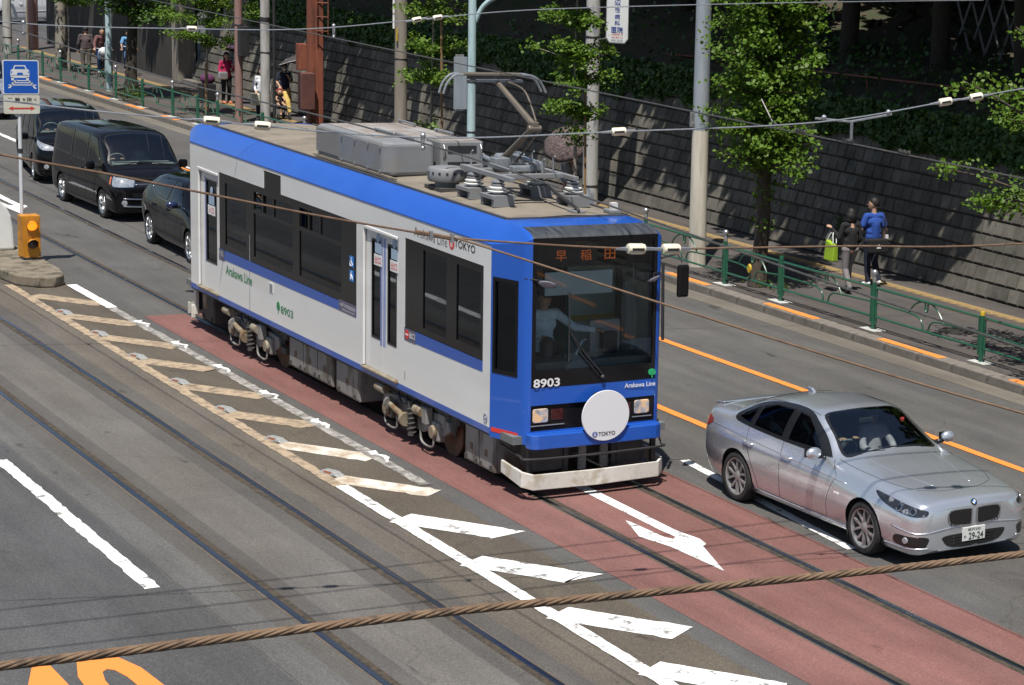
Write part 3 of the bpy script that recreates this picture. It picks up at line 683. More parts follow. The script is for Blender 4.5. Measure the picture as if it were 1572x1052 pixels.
# ---- traffic sign on the median
ts = thing('traffic_sign', 'blue square traffic sign with a car over rails and a white plate below', 'sign', (-19.38, -1.96, .2))
MB().tube([(-19.40, -1.95, .2), (-19.40, -1.95, 3.75)], .034, 12).build('post', mat('sign_post_white', (.62, .64, .66), (.52, .54, .57), 3, .4), ts, smooth=40)
MB().lathe([(.04, 0), (.042, .01), (.042, .07), (.04, .08)], (-19.40, -1.95, 2.15), 12).build('clamp', M['dark'], ts)
def tsn(u, v, d): return Vector((-19.36+d, -1.925+u, v))
M['sgn_blue'] = mat('sign_blue', (.010, .085, .42), (.012, .095, .46), 2, .35, coat=.2)
sp = MB(); sp.prism(rrect(-.305, .305, 3.235, 3.86, .035), tsn, 0, .012); plate = sp.build('sign_plate', M['sign_white'], ts)
sp = MB(); sp.prism(rrect(-.288, .288, 3.252, 3.843, .025), tsn, .012, .014); sp.build('blue_field', M['sgn_blue'], plate)
pic = MB(); ZD = (.0145, .016)
cz, k = 3.60, .0
pic.prism([(-.165, 3.535), (.135, 3.535), (.145, 3.60), (.14, 3.675), (.115, 3.69), (-.145, 3.69), (-.17, 3.675), (-.175, 3.60)], tsn, *ZD)
pic.prism([(-.135, 3.69), (-.105, 3.765), (.075, 3.765), (.105, 3.69), (.082, 3.69), (.06, 3.745), (-.09, 3.745), (-.112, 3.69)], tsn, *ZD)
for u in (-.14, .11): pic.prism(rrect(u-.022, u+.022, 3.485, 3.55, .012), tsn, *ZD)
for v, a, b_ in ((3.475, -.12, .16), (3.435, -.165, .205), (3.395, -.22, .265)): pic.prism([(a, v), (b_, v), (b_-.015, v+.017), (a+.015, v+.017)], tsn, *ZD)
pic.prism([(-.225, 3.345), (-.185, 3.345), (-.06, 3.495), (-.078, 3.50)], tsn, *ZD)
pic.prism([(.265, 3.335), (.225, 3.335), (.125, 3.48), (.148, 3.483)], tsn, *ZD)
pic.build('car_on_rails_symbol', M['sign_white'], plate)
hol = MB(); hol.prism([(-.065, 3.592), (.035, 3.592), (.035, 3.617), (.02, 3.63), (-.05, 3.63), (-.065, 3.617)], tsn, .017, .018); hol.prism([(-.16, 3.58), (.13, 3.58), (.13, 3.587), (-.16, 3.587)], tsn, .017, .018)
for u in (-.155, .125): hol.prism(rrect(u-.008, u+.008, 3.62, 3.655, .006), tsn, .017, .018)
hol.build('symbol_detail', M['sgn_blue'], plate)
sp = MB(); sp.prism(rrect(-.30, .31, 2.875, 3.215, .03), tsn, 0, .012); pl2 = sp.build('plate_below', mat('plate_ivory', (.62, .60, .52), (.55, .53, .45), 2, .45), ts)
for ch, u, s in (('二', -.19, .085), ('輪', -.065, .085), ('を', .045, .055), ('除', .135, .085), ('く', .235, .05)):
    text_mesh(ch, s, s*(1. if ch != '二' else .75), lambda a, b_, d, u=u: tsn(u+a, 3.135+b_, .014), .012, 'lettering', M['ink_black'], pl2)
ar = MB(); ar.prism([(-.22, 2.975), (-.145, 3.015), (-.145, 2.99), (.155, 2.99), (.155, 3.015), (.23, 2.975), (.155, 2.935), (.155, 2.96), (-.145, 2.96), (-.145, 2.935)], tsn, .013, .0145); ar.build('red_arrow', M['ink_red'], pl2)
# ---- yellow signal box on the nose of the island
sbx = thing('median_signal', 'dented orange-yellow warning lamp box with one lit and one dark lens', 'signal', (-19.05, -1.88, .2))
M['amber_box'] = mat('signal_box_paint', (.46, .185, .012), (.55, .235, .018), 4, .5, c3=(.36, .15, .03), scale3=5)
sbm = MB(); sbm.prism(rrect(-2.05, -1.725, .24, 1.03, .02), lambda u, v, d: (d, u, v), -19.32, -19.04)
for i, v in enumerate(sbm.v):
    if v[2] < .45 and v[1] < -1.9 and v[0] > -19.2: sbm.v[i] = (v[0]-.07, v[1]+.045, v[2])
sbm.build('box', M['amber_box'], sbx, bevel=.012)
MB().box(-19.30, -19.06, -2.02, -1.76, .19, .245).build('foot_plate', M['dark'], sbx)
TX = Matrix.Rotation(PI/2, 4, 'Y')
for zc, lit in ((.84, True), (.50, False)):
    lens = MB().lathe([(.088, 0), (.085, .02), (.06, .04), (.02, .05), (.001, .051)], (0, 0, 0), 24, Matrix.Translation((-19.038, -1.87, zc)) @ TX)
    lens.build('lit_lens' if lit else 'dark_lens', mat('lens_amber', (.9, .35, .02), None, rough=.2, emis=(1, .29, .012), estr=1.05) if lit else mat('lens_dark', (.035, .012, .008), None, rough=.25, coat=.4), sbx, smooth=40)
    hd = MB(); n = 14
    for i in range(n+1):
        a = math.radians(-35+250*i/n); rr = .098
        for d in (-19.04, -18.93 if 30 < -35+250*i/n < 150 else -18.985): hd.v.append((d, -1.87+rr*math.cos(a), zc+rr*math.sin(a)))
    hd.f = [(2*i, 2*i+1, 2*i+3, 2*i+2) for i in range(n)]; hd.m = [0]*n
    o = hd.build('visor_hood', M['amber_box'], sbx, smooth=True); s = o.modifiers.new('s', 'SOLIDIFY'); s.thickness = .006
# ---- white rounded bollard left of it
wb = thing('bollard', 'big white round-topped bollard cut by the left edge of the photo', 'bollard', (-20.6, -2.19, .2))
wm = MB(); prof = [(-.33, .2), (-.33, .62), (-.30, .85), (-.22, 1.02), (-.1, 1.13), (0, 1.16), (.1, 1.13), (.2, 1.02), (.275, .85), (.31, .62), (.33, .2)]
wm.prism(prof[::-1], lambda u, v, d: (d, -2.19+u, v), -20.9, -20.3); wm.build('shell', mat('bollard_white', (.72, .73, .71), (.66, .66, .63), 3, .4), wb, bevel=.05, seg=3)
# ---- raised studs along the hatched median
M['stud'] = mat('stud_aluminium', (.55, .55, .53), (.42, .42, .40), 18, .42, .5)
M['stud_ref'] = mat('stud_reflector', (.22, .06, .015), (.30, .10, .03), 30, .3)
def stud(x, y, lab, grp, first=[None]):
    t = thing('road_stud', lab, 'road stud', (x, y, .009), .30, grp, world=False); t.scale = (.85, .85, .9)
    b = MB(); b.add([(-.20, -.075, 0), (.25, -.075, 0), (.25, .075, 0), (-.20, .075, 0), (-.12, -.055, .05), (.12, -.055, .055), (.12, .055, .055), (-.12, .055, .05)], [(3, 2, 1, 0), (4, 5, 6, 7), (0, 1, 5, 4), (1, 2, 6, 5), (2, 3, 7, 6), (3, 0, 4, 7)])
    b.build('casting', M['stud'], t, bevel=.008)
    MB().add([(-.085, -.0705, .02), (.085, -.0705, .02), (.085, -.0585, .046), (-.085, -.0585, .044)], [(0, 1, 2, 3)]).build('reflector', M['stud_ref'], t)
for i, x in enumerate(near_x): stud(x, -2.50, ('first', 'second', 'third', 'fourth', 'fifth', 'sixth', 'seventh')[i]+' aluminium road stud from the yellow signal box along the outer median line', 'road studs on the outer median line')
# ---- overhead wires
def wire(name, label, pts, r, mt, cat='wire', k=6, group=None):
    b_ = Vector(pts[0]); t = thing(name, label, cat, b_, group=group)
    MB().tube(smooth_path(pts, k) if k > 1 else pts, r, 7).build('strand', mt, t, smooth=40); return t
def insulator(t, p, d, s=.85):
    """porcelain egg strain insulator with a groove, lying along d"""
    d = Vector(d).normalized(); T = Matrix.Translation(p) @ d.to_track_quat('Z', 'Y').to_matrix().to_4x4()
    b = MB().lathe([(.02*s, -.085*s), (.044*s, -.08*s), (.05*s, -.06*s), (.05*s, .06*s), (.044*s, .08*s), (.02*s, .085*s)], (0, 0, 0), 10, T)
    b.build('insulator', M['porcelain'], t, smooth=50)
    g_ = MB(); g_.box(-.054*s, .054*s, -.012*s, .012*s, -.058*s, .058*s, T); g_.build('insulator_slot', M['dark'], t)
    MB().tube([Vector(p)-d*.2*s, Vector(p)-d*.07*s], [.012*s, .02*s], 6).build('wire_wrap', M['wire_g'], t); MB().tube([Vector(p)+d*.07*s, Vector(p)+d*.2*s], [.02*s, .012*s], 6).build('wire_wrap', M['wire_g'], t)
def hanger(t, p, lo):
    b = MB(); b.cbox((p[0], p[1], (p[2]+lo)/2), (.03, .03, p[2]-lo)); b.sphere((p[0], p[1], p[2]+.02), .03, 8, 6); b.sphere((p[0], p[1], lo), .025, 8, 6); b.build('hanger', M['cap'], t, smooth=40)
cw1 = wire('contact_wire', 'overhead contact wire running above the blue tram', [(x, 0, 5.07+.00006*(x+3)**2) for x in (-90, -60, -30, -17, -8, -3, 2, 6, 9, 14, 24)], .0085, M['wire_d'])
for x in (4.75, 5.7, 6.75):
    b = MB(); b.cbox((x, 0, 5.095), (.20, .02, .02)); 
    for q in (-.08, 0, .08): b.cbox((x+q, 0, 5.108), (.035, .03, .026))
    b.build('splice_clamp', M['wire_d'], cw1, bevel=.006)
MB().tube([(4.35, 0, 5.09), (4.15, 0, 5.14), (3.9, 0, 5.36)], .009, 6).build('loose_end', M['wire_d'], cw1)
cw2 = wire('contact_wire', 'overhead contact wire of the empty track crossing in front of the tram roof', [(x, -4.13, 4.97+.05*math.cos((x+11)/15*2*PI)*.8-.0018*max(0, x-4)**2) for x in (-60, -40, -25, -11, -7, -3, 0, 2, 4.5, 7, 9.3, 12, 14.3, 17)], .0085, M['wire_d'])
s1 = wire('span_wire', 'upper pale span wire with cream insulators crossing the top of the street', [(-11.5, -10, 6.2), (-10.5, -6.5, 5.45), (-9.97, -4.3, 5.14), (-9.38, -1.9, 5.14), (-8.99, -.36, 5.2), (-8.61, 1.16, 5.40), (-8.28, 2.5, 5.585), (-7.88, 4.08, 5.72), (-7.14, 7.02, 5.92), (-6.4, 10.3, 6.1)], .0085, M['wire_g'])
insulator(s1, (-8.61, 1.16, 5.40), (.1, 1.16-.36, .19)); insulator(s1, (-8.53, 1.46, 5.445), (.1, .8, .16)); insulator(s1, (-9.40, -1.95, 5.14), (.25, 1, 0))
hanger(s1, (-9.92, -4.13, 5.13), 4.99); hanger(s1, (-8.95, 0, 5.24), 5.09)
s2 = wire('span_wire', 'lower pale span wire with twin insulators passing behind the tram roof equipment', [(2.6, -11, 5.75), (3.63, -7.57, 5.315), (4.12, -5.92, 5.17), (4.67, -4.11, 5.06), (5.19, -2.35, 5.16), (5.77, -.44, 5.30), (6.16, .88, 5.55), (6.4, 1.68, 5.71), (7.6, 5.5, 6.5), (8.8, 9.6, 7.4)], .0078, M['wire_g'])
for p, d in (((4.12, -5.92, 5.175), (.3, 1, -.07)), ((4.245, -5.5, 5.14), (.3, 1, -.07)), ((5.19, -2.35, 5.16), (.3, 1, .08)), ((6.16, .88, 5.55), (.3, 1, .2)), ((6.26, 1.2, 5.61), (.3, 1, .2))): insulator(s2, p, d)
hanger(s2, (4.66, -4.13, 5.06), 4.96)
b = MB(); b.tube([(5.6, -.35, 5.325), (5.72, 0, 5.30), (5.95, .36, 5.40)], .012, 6); b.cbox((5.75, 0, 5.2), (.022, .022, .2)); b.sphere((5.66, -.28, 5.34), .028); b.sphere((5.93, .33, 5.42), .028); b.build('hanger', M['wire_g'], s2)
s3 = wire('pull_off_wire', 'rusty wire crossing the tram side and windscreen at mid height', [(12, -13.5, 7.0), (12, -12.1, 6.55), (12, -11.0, 6.2), (12, -10.2, 5.975), (12, -9.52, 5.81), (12, -8.96, 5.69), (12, -8.53, 5.59), (12, -7.8, 5.42), (12, -7.15, 5.285), (12, -6.94, 5.245), (12, -6.19, 5.165), (12, -5.64, 5.12), (12, -5.38, 5.108), (12, -3.98, 5.07), (12, -2.41, 5.025), (12, 2, 5.1), (12, 9, 6)], .007, M['wire_r'])
insulator(s3, (12, -5.64, 5.12), (0, 1, -.04), .75); insulator(s3, (12, -5.38, 5.108), (0, 1, -.03), .75)
for y, z in ((-7.07, 5.268), (-6.93, 5.245)):
    b = MB(); b.cbox((12.02, y, z), (.03, .02, .055)); b.build('wire_clip', M['cap'], s3)
MB().tube([(12.0, -7.16, 5.29), (12.0, -6.9, 5.235)], .014, 6).build('wire_wrap', M['wire_r'], s3)
s4 = wire('pull_off_wire', 'rusty wire slanting down from the clamp across the windscreen to the right', [(12, -6.94, 5.243), (12.15, -6.87, 5.235), (13.45, -6.28, 5.045), (14.75, -5.69, 4.86), (15.81, -5.21, 4.73), (18, -4.2, 4.5)], .007, M['wire_r'])
rp = thing('wire_rope', 'thick twisted rusty wire rope crossing the lower foreground', 'rope', (21, -10.7, 5.83))
ctr = smooth_path([(21.2, -17, 6.25), (21.05, -13.5, 5.93), (21, -11.63, 5.852), (21, -11.26, 5.842), (21, -10.7, 5.825), (21, -10.04, 5.79), (21, -9.11, 5.748), (21.05, -7, 5.7), (21.3, -2, 5.75)], 60)
ln = 0; prev = ctr[0]; acc = []
for q in ctr: ln += (q-prev).length; acc.append(ln); prev = q
for sct in range(6):
    b = MB(); pts = []
    for q, s in zip(ctr, acc):
        a = 2*PI*(s/.19+sct/6); pts.append(q+Vector((math.cos(a), 0, math.sin(a)))*.0062)
    b.tube(pts, .0045, 5); b.build('strand', M['rope'], rp, smooth=True)
for i, (xg, h, yb) in enumerate(((3.0, 8.2, 0), (2.35, 8.4, .4), (3.75, 8.0, .2))):
    X = xg+.353*h
    wire('feeder_cable', ('feeder cable high above the street in front of the tram', 'second feeder cable high above the street, a little further back', 'third feeder cable high above the street, closest to the camera')[i], [(X-1.0, -16, h+.6), (X-.5, -8, h+.05), (X, 0, h), (X+.9, 10, h+.5), (X+1.6, 18, h+1)], .014, M['dark'], 'cable')
# ---- rusty rail, wire fence in the wood
rl = thing('bank_handrail', 'rusty handrail along the top of the ivy bank in the shade', 'handrail', (-20, 14.9, 3.9))
MB().tube([(-33, 14.55, 3.5), (-24.5, 14.6, 3.72), (-18.4, 14.75, 3.85), (-12.6, 14.9, 3.98), (-8, 15.1, 4.0)], .025, 7).build('top_bar', M['rustred'], rl, smooth=40)
for x in range(-32, -8, 3): MB().tube([(x, 14.55+(x+33)*.018, 2.9), (x, 14.55+(x+33)*.018, 3.5+(x+33)*.021)], .02, 6).build('upright', M['rustred'], rl)
# ================================================================ tram
M['t_white'] = mat('tram_white_paint', (.66, .66, .655), (.71, .71, .705), .8, .34, coat=.25, c3=(.60, .585, .56), scale3=.7, lo3=.5, hi3=.75, stretch=(.4, 1, 2))
M['t_blue'] = mat('tram_blue_paint', (.014, .088, .43), (.017, .098, .46), 1.2, .30, coat=.35)
M['t_stripe'] = mat('tram_stripe_blue', (.020, .085, .39), None, rough=.35, coat=.2)
M['t_black'] = mat('tram_black_gloss', (.008, .0075, .008), (.010, .0095, .010), 2, .20, spec=.28)
M['t_visor'] = mat('tram_visor_dusty', (.018, .021, .027), (.065, .07, .078), 3, .5, stretch=(1, 6, .6))
M['t_roof'] = mat('tram_roof_dusty', (.185, .158, .122), (.235, .203, .16), 1.2, .9, bump=.2, bscale=60, c3=(.155, .135, .108), scale3=2.5)
M['t_rim'] = mat('roof_gutter', (.05, .055, .07), (.085, .085, .09), 3, .6)
M['t_glass'] = glass('tram_side_glass', (.42, .50, .48), (.75, .8, .85), .045)
M['t_shield'] = glass('tram_windscreen', (.90, .95, .94), (.9, .95, 1), .045)
M['t_int'] = mat('tram_interior_panel', (.36, .47, .43), (.41, .52, .48), 1, .6)
M['t_floor'] = mat('tram_floor', (.12, .13, .13), (.15, .16, .16), 4, .8)
M['t_seat'] = mat('tram_seat_moquette', (.10, .27, .26), (.13, .32, .30), 20, .9)
M['u_grey'] = mat('underframe_grey', (.19, .185, .175), (.25, .245, .235), 1.6, .6, c3=(.09, .075, .06), scale3=3, stretch=(1, 1, .35))
M['u_dark'] = mat('underframe_dark', (.045, .043, .04), (.07, .066, .06), 4, .8)
M['u_cream'] = mat('underframe_cream', (.27, .24, .185), (.20, .16, .105), 5, .6, c3=(.16, .10, .05), scale3=6)
M['u_rust'] = mat('underframe_rust', (.11, .065, .04), (.16, .10, .06), 8, .85)
M['ac_grey'] = mat('roof_unit_grey', (.175, .182, .195), (.205, .212, .226), 1.4, .6, c3=(.19, .188, .185), scale3=2.2, bump=.1)
M['ac_dust'] = mat('roof_unit_dusty_top', (.215, .185, .165), (.27, .235, .215), 2, .85, c3=(.30, .30, .30), scale3=2)
M['steel_l'] = mat('light_steel', (.40, .42, .44), (.30, .32, .34), 9, .4, .6)
M['panto'] = mat('pantograph_bronze', (.20, .165, .13), (.15, .13, .105), 5, .5, .4)
M['lbl_grey'] = mat('label_slate', (.10, .095, .15), None, rough=.5)
M['lbl_white'] = mat('label_white', (.72, .72, .72), None, rough=.5)
M['ink_green'] = mat('ink_green', (.012, .20, .07), None, rough=.45)
M['ink_lred'] = mat('ink_signal_red', (.62, .04, .03), None, rough=.45)
M['lbl_blue'] = mat('label_blue', (.02, .18, .55), None, rough=.5)
M['lbl_pale'] = mat('label_pale_blue', (.30, .40, .52), None, rough=.5)
M['led'] = mat('led_orange', (.10, .02, .0), None, rough=.6, emis=(1, .22, .03), estr=.17)
tram = thing('tram', 'white and blue single-car tram with a raised pantograph on the red paving', 'tram', (-6.48, 0, 0))
XA, XB = -12.335, -.62
def side(s):
    return lambda u, v, d: Vector((u, s*(1.1+d), v))
doorR = (-11.93, -10.94, .82, 2.75); doorM = (-4.83, -3.58, .82, 2.79)
band1 = (-10.92, -5.085, 1.585, 2.80); band2 = (-3.36, -.845, 1.62, 2.83); disp = (-8.86, -8.10, 2.80, 3.075)
for s in (-1, 1):
    f = side(s)
    holes = [doorR, doorM, band1, band2, disp] if s < 0 else [(-12.955-a[1], -12.955-a[0], a[2], a[3]) for a in (doorR, doorM, band1, band2, disp)]
    grid_holes([XA, XB], [.815, 3.136], holes, f, -.05, 0).build('side_panel', M['t_white'], tram)
    MB().box(XA, XB, *sorted((s*1.05, s*1.1015)), .735, .815).build('sill_stripe', M['t_stripe'], tram)
    MB().box(XA, XB, *sorted((s*.8, s*1.06)), .69, .735).build('sill_underside', M['u_dark'], tram)
    def mx(a): return a if s < 0 else (-12.955-a[1], -12.955-a[0], a[2], a[3])
    panes1 = [(-10.64, -9.66, 1.69, 2.66), (-9.31, -7.61, 1.69, 2.36), (-7.34, -5.68, 1.70, 2.37), (-9.31, -8.47, 2.42, 2.69), (-8.42, -7.61, 2.42, 2.69), (-7.34, -6.53, 2.43, 2.71), (-6.48, -5.68, 2.43, 2.71)]
    panes2 = [(-2.76, -2.0, 1.71, 2.75), (-1.68, -.94, 1.75, 2.73)]
    for bd, pn in ((band1, panes1), (band2, panes2)):
        q = mx(bd); pp = [mx(a) for a in pn]
        fr = grid_holes([q[0], q[1]], [q[2], q[3]], pp, f, -.045, -.006).build('window_frame', M['t_black'], tram)
        for i, a in enumerate(pp):
            if bd is band1 and i in (3, 5) and s < 0: 
                # sliding sash standing half open
                w2 = (a[1]-a[0])
                MB().box(a[0]+w2*.45, a[1], *sorted((s*1.055, s*1.062)), a[2], a[3]).build('window_pane', M['t_glass'], fr)
                MB().box(a[0]+w2*.40, a[0]+w2*.47, *sorted((s*1.05, s*1.085)), a[2], a[3]).build('sash_bar', M['t_black'], fr)
                continue
            MB().box(a[0], a[1], *sorted((s*1.072, s*1.080)), a[2], a[3]).build('window_pane', M['t_glass'], fr)
        rail_ = MB()
        for a in pp: rail_.tube([f(a[0]+.02, a[2]+.02, .0), f(a[1]-.02, a[2]+.02, .0)], .006, 5)
    q = mx(disp); MB().box(q[0], q[1], *sorted((s*1.06, s*1.088)), q[2], q[3]).build('side_destination_display', M['t_black'], tram)
    for bd, z0, z1 in ((band1, 1.425, 1.585), (band2, 1.455, 1.62)):
        q = mx(bd); MB().prism([(q[0], z0), (q[1], z0+.03), (q[1], z1), (q[0], z1)] if s < 0 else [(q[0], z0), (q[1], z0), (q[1], z1), (q[0], z1)], f, -.01, .003).build('waist_stripe', M['t_stripe'], tram)
    # doors
    for dr, two in ((doorR, False), (doorM, True)):
        q = mx(dr); u0, u1 = q[0], q[1]; zt = q[3]
        leaves = [(u0, (u0+u1)/2-.006), ((u0+u1)/2+.006, u1)] if two else [(u0, u1)]
        for k, (a, b_) in enumerate(leaves):
            if two: h = (a+.22, a+.54, 1.27, 2.65) if k == 0 else (a+.16, a+.48, 1.27, 2.65)
            else: h = (a+.28, a+.80, 1.27, 2.61) if s < 0 else (b_-.80, b_-.28, 1.27, 2.61)
            lf = grid_holes([a, b_], [.835, zt], [h], f, -.075, -.035).build('door', M['t_white'], tram)
            fr = grid_holes([h[0], h[1]], [h[2], h[3]], [(h[0]+.03, h[1]-.03, h[2]+.03, h[3]-.03)], f, -.07, -.030).build('door_window_frame', M['t_black'], lf)
            MB().box(h[0]+.03, h[1]-.03, *sorted((s*1.045, s*1.055)), h[2]+.03, h[3]-.03).build('door_window', M['t_glass'], lf)
            if two:
                for e in ((b_-.045, b_-.02) if k == 0 else (a+.02, a+.045)), ((b_-.085, b_-.07) if k == 0 else (a+.07, a+.085)):
                    MB().box(e[0], e[1], *sorted((s*1.06, s*1.068)), 1.2, 2.7).build('door_stripe', M['t_stripe'], lf)
            else: MB().box(h[0]-.045, h[0]-.02, *sorted((s*1.06, s*1.068)), 1.25, 2.63).build('door_stripe', M['t_stripe'], lf)
        rim = MB(); rim.prism([(u0-.02, .84), (u0+.03, .84), (u0+.03, zt-.03), (u1-.03, zt-.03), (u1-.03, zt+.01), (u0-.02, zt+.02)], f, -.02, .014); rim.build('door_rim', M['t_white'], tram, bevel=.008)
        MB().box(u0-.01, u1+.01, *sorted((s*1.0, s*1.135)), .805, .832).build('door_step', M['u_cream'], tram, bevel=.006)
# lettering and labels on the near side
fs = lambda u0, v0, dd=.0035: (lambda u, v, d: Vector((u0+u, -(1.1+dd), v0+v)))
text_mesh('Arakawa Line', 1.22, .15, fs(-9.99, 1.29), .012, 'lettering', M['ink_green'], tram)
text_mesh('8903', .52, .115, fs(-7.85, 1.065), .012, 'lettering', M['ink_green'], tram)
LEAF = [(0, -.5), (.07, -.5), (.07, -.12), (.2, -.2), (.36, -.14), (.46, .05), (.42, .28), (.25, .44), (0, .5), (-.25, .44), (-.42, .28), (-.46, .05), (-.36, -.14), (-.2, -.2), (-.07, -.12), (-.07, -.5)]
MB().prism([(u*.15, v*.19) for u, v in LEAF], lambda u, v, d: Vector((-8.22+u, -1.1-d, 1.07+v)), 0, .004).build('leaf_emblem', M['ink_green'], tram)
text_mesh('Arakawa Line', 1.08, .125, fs(-2.51, 2.965), -.014, 'lettering', M['ink_black'], tram)
MB().prism(disc(-1.83, 2.98, .085, 24), side(-1), 0, .0035).build('ampersand_disc', M['ink_lred'], tram)
text_mesh('&', .085, .11, fs(-1.83, 2.98, .005), .0, 'lettering', M['lbl_white'], tram)
text_mesh('TOKYO', .64, .10, fs(-1.42, 2.995), .008, 'lettering', M['ink_black'], tram)
def label(u0, u1, v0, v1, mt, name='label', dd=.0): return MB().prism([(u0, v0), (u1, v0), (u1, v1), (u0, v1)], side(-1), dd-.002, dd+.004).build(name, mt, tram)
W5 = .0055
def lab_text(s_, u, v, w_, h_, mt, dd=W5, b_=0.01): text_mesh(s_, w_, h_, fs(u, v, dd), b_, 'lettering', mt, tram)
label(-10.92, -10.66, 1.405, 1.58, M['lbl_grey']); lab_text('↑入口', -10.79, 1.515, .22, .09, M['lbl_white'])
label(-5.74, -5.09, 1.452, 1.61, M['lbl_grey']); lab_text('←お降りの方は出口から', -5.41, 1.55, .6, .06, M['lbl_white']); lab_text('Please exit from here', -5.37, 1.49, .46, .03, M['lbl_white'], b_=0)
label(-3.36, -2.98, 1.45, 1.62, M['lbl_grey']); lab_text('出口', -3.09, 1.545, .19, .085, M['lbl_white'])
MB().prism(disc(-3.265, 1.535, .065, 20), side(-1), 0, .006).build('no_entry_disc', M['ink_lred'], tram); MB().box(-3.31, -3.22, -1.1085, -1.1, 1.525, 1.545).build('no_entry_bar', M['lbl_white'], tram)
for z0 in (2.14, 1.94):
    label(-5.335, -5.185, z0, z0+.155, M['lbl_blue'], 'access_sticker')
    b = MB(); Y = -1.1062
    if z0 > 2: b.prism(disc(-5.265, z0+.125, .014, 10), side(-1), .004, .006); b.tube([(-5.265, Y, z0+.105), (-5.26, Y, z0+.065), (-5.23, Y, z0+.063), (-5.215, Y, z0+.03)], .007, 5); b.tube([(-5.28+.036*math.cos(a), Y, z0+.05+.034*math.sin(a)) for a in np.linspace(1.6, 5.6, 9)], .006, 5)
    else: b.prism(disc(-5.27, z0+.125, .014, 10), side(-1), .004, .006); b.tube([(-5.272, Y, z0+.105), (-5.275, Y, z0+.03)], .012, 5); b.tube([(-5.27, Y, z0+.1), (-5.225, Y, z0+.065), (-5.215, Y, z0+.04)], .007, 5); b.prism(disc(-5.215, z0+.032, .012, 8), side(-1), .004, .006)
    b.build('pictogram', M['lbl_white'], tram)
for u, z, t_ in ((-11.37, 2.125, '入口'), (-4.375, 2.37, '出口'), (-3.80, 2.37, '出口')):
    w_ = .17 if t_ == '入口' else .135
    label(u-w_, u+w_, z-.075, z+.075, M['lbl_white'], 'door_label', -.030); lab_text(t_, u, z, w_*1.6, .10, M['ink_lred'], dd=-.0245)
    label(u-w_*.75, u+w_*.75, z+.095, z+.235, M['lbl_pale'], 'door_label', -.030)
    MB().prism(disc(u, z+.31, .06, 18, 1.15), side(-1), -.032, -.026).build('door_sticker', M['lbl_pale'], tram)
vt = MB()
vt.prism([(-8.6, 1.25), (-8.44, 1.25), (-8.44, 1.40), (-8.6, 1.40)], side(-1), 0, .006)
vt = vt.build('vent_plate', M['t_white'], tram)
for i in range(6): MB().box(-8.575, -8.465, -1.110, -1.104, 1.268+.021*i, 1.278+.021*i).build('vent_slat', M['ac_grey'], vt)
ov = MB(); ov.tube([(-.74+.05*math.cos(a), -1.103, .91+.055*math.sin(a)) for a in np.linspace(0, 2*PI, 20)[:-1]], .006, 5, closed=True); ov.tube([(-.77, -1.103, .91), (-.71, -1.103, .91)], .008, 5); ov.build('makers_mark', M['ink_grey'], tram)
MB().box(-9.50, -9.485, -1.1025, -1.09, .82, 2.0).build('panel_joint', M['ac_grey'], tram)
MB().box(-3.35, -3.33, -1.1025, -1.09, .9, 1.02).build('stencil_mark', M['ac_grey'], tram)
# ---- cabs: plan path round the front, used for front (k=1) and rear (k=-1)
PL = [(-.62, -1.10), (-.09, -.932), (-.035, -.908), (-.008, -.875), (0., -.84), (.012, -.42), (.018, 0), (.012, .42), (0., .84), (-.008, .875), (-.035, .908), (-.09, .932), (-.62, 1.10)]
def xm(x, k): return x if k > 0 else -12.955-x
ZC = [3.136, 3.215, 3.245, 3.27, 3.28, 3.285, 3.285, 3.285, 3.28, 3.27, 3.245, 3.215, 3.136]
def front(k):
    """(y, z, depth) on the front face"""
    ys = [p[1] for p in PL[4:9]]; xs_ = [p[0] for p in PL[4:9]]
    return lambda y, z, d: Vector((xm(float(np.interp(y, ys, xs_))+d, k), y, z))
def cabside(k, s):
    A_, B_ = Vector((-.62, -1.10)), Vector((-.09, -.932)); dr = (B_-A_); n_ = Vector((dr.y, -dr.x)).normalized()
    def f(u, v, d):
        p = A_+dr*u+n_*d; z = v if v < 2.9 else 2.9+(v-2.9)*((3.136+(3.215-3.136)*u)-2.9)/(3.136-2.9)
        return Vector((xm(p.x, k), -p.y*s if s > 0 else p.y, z))
    return f
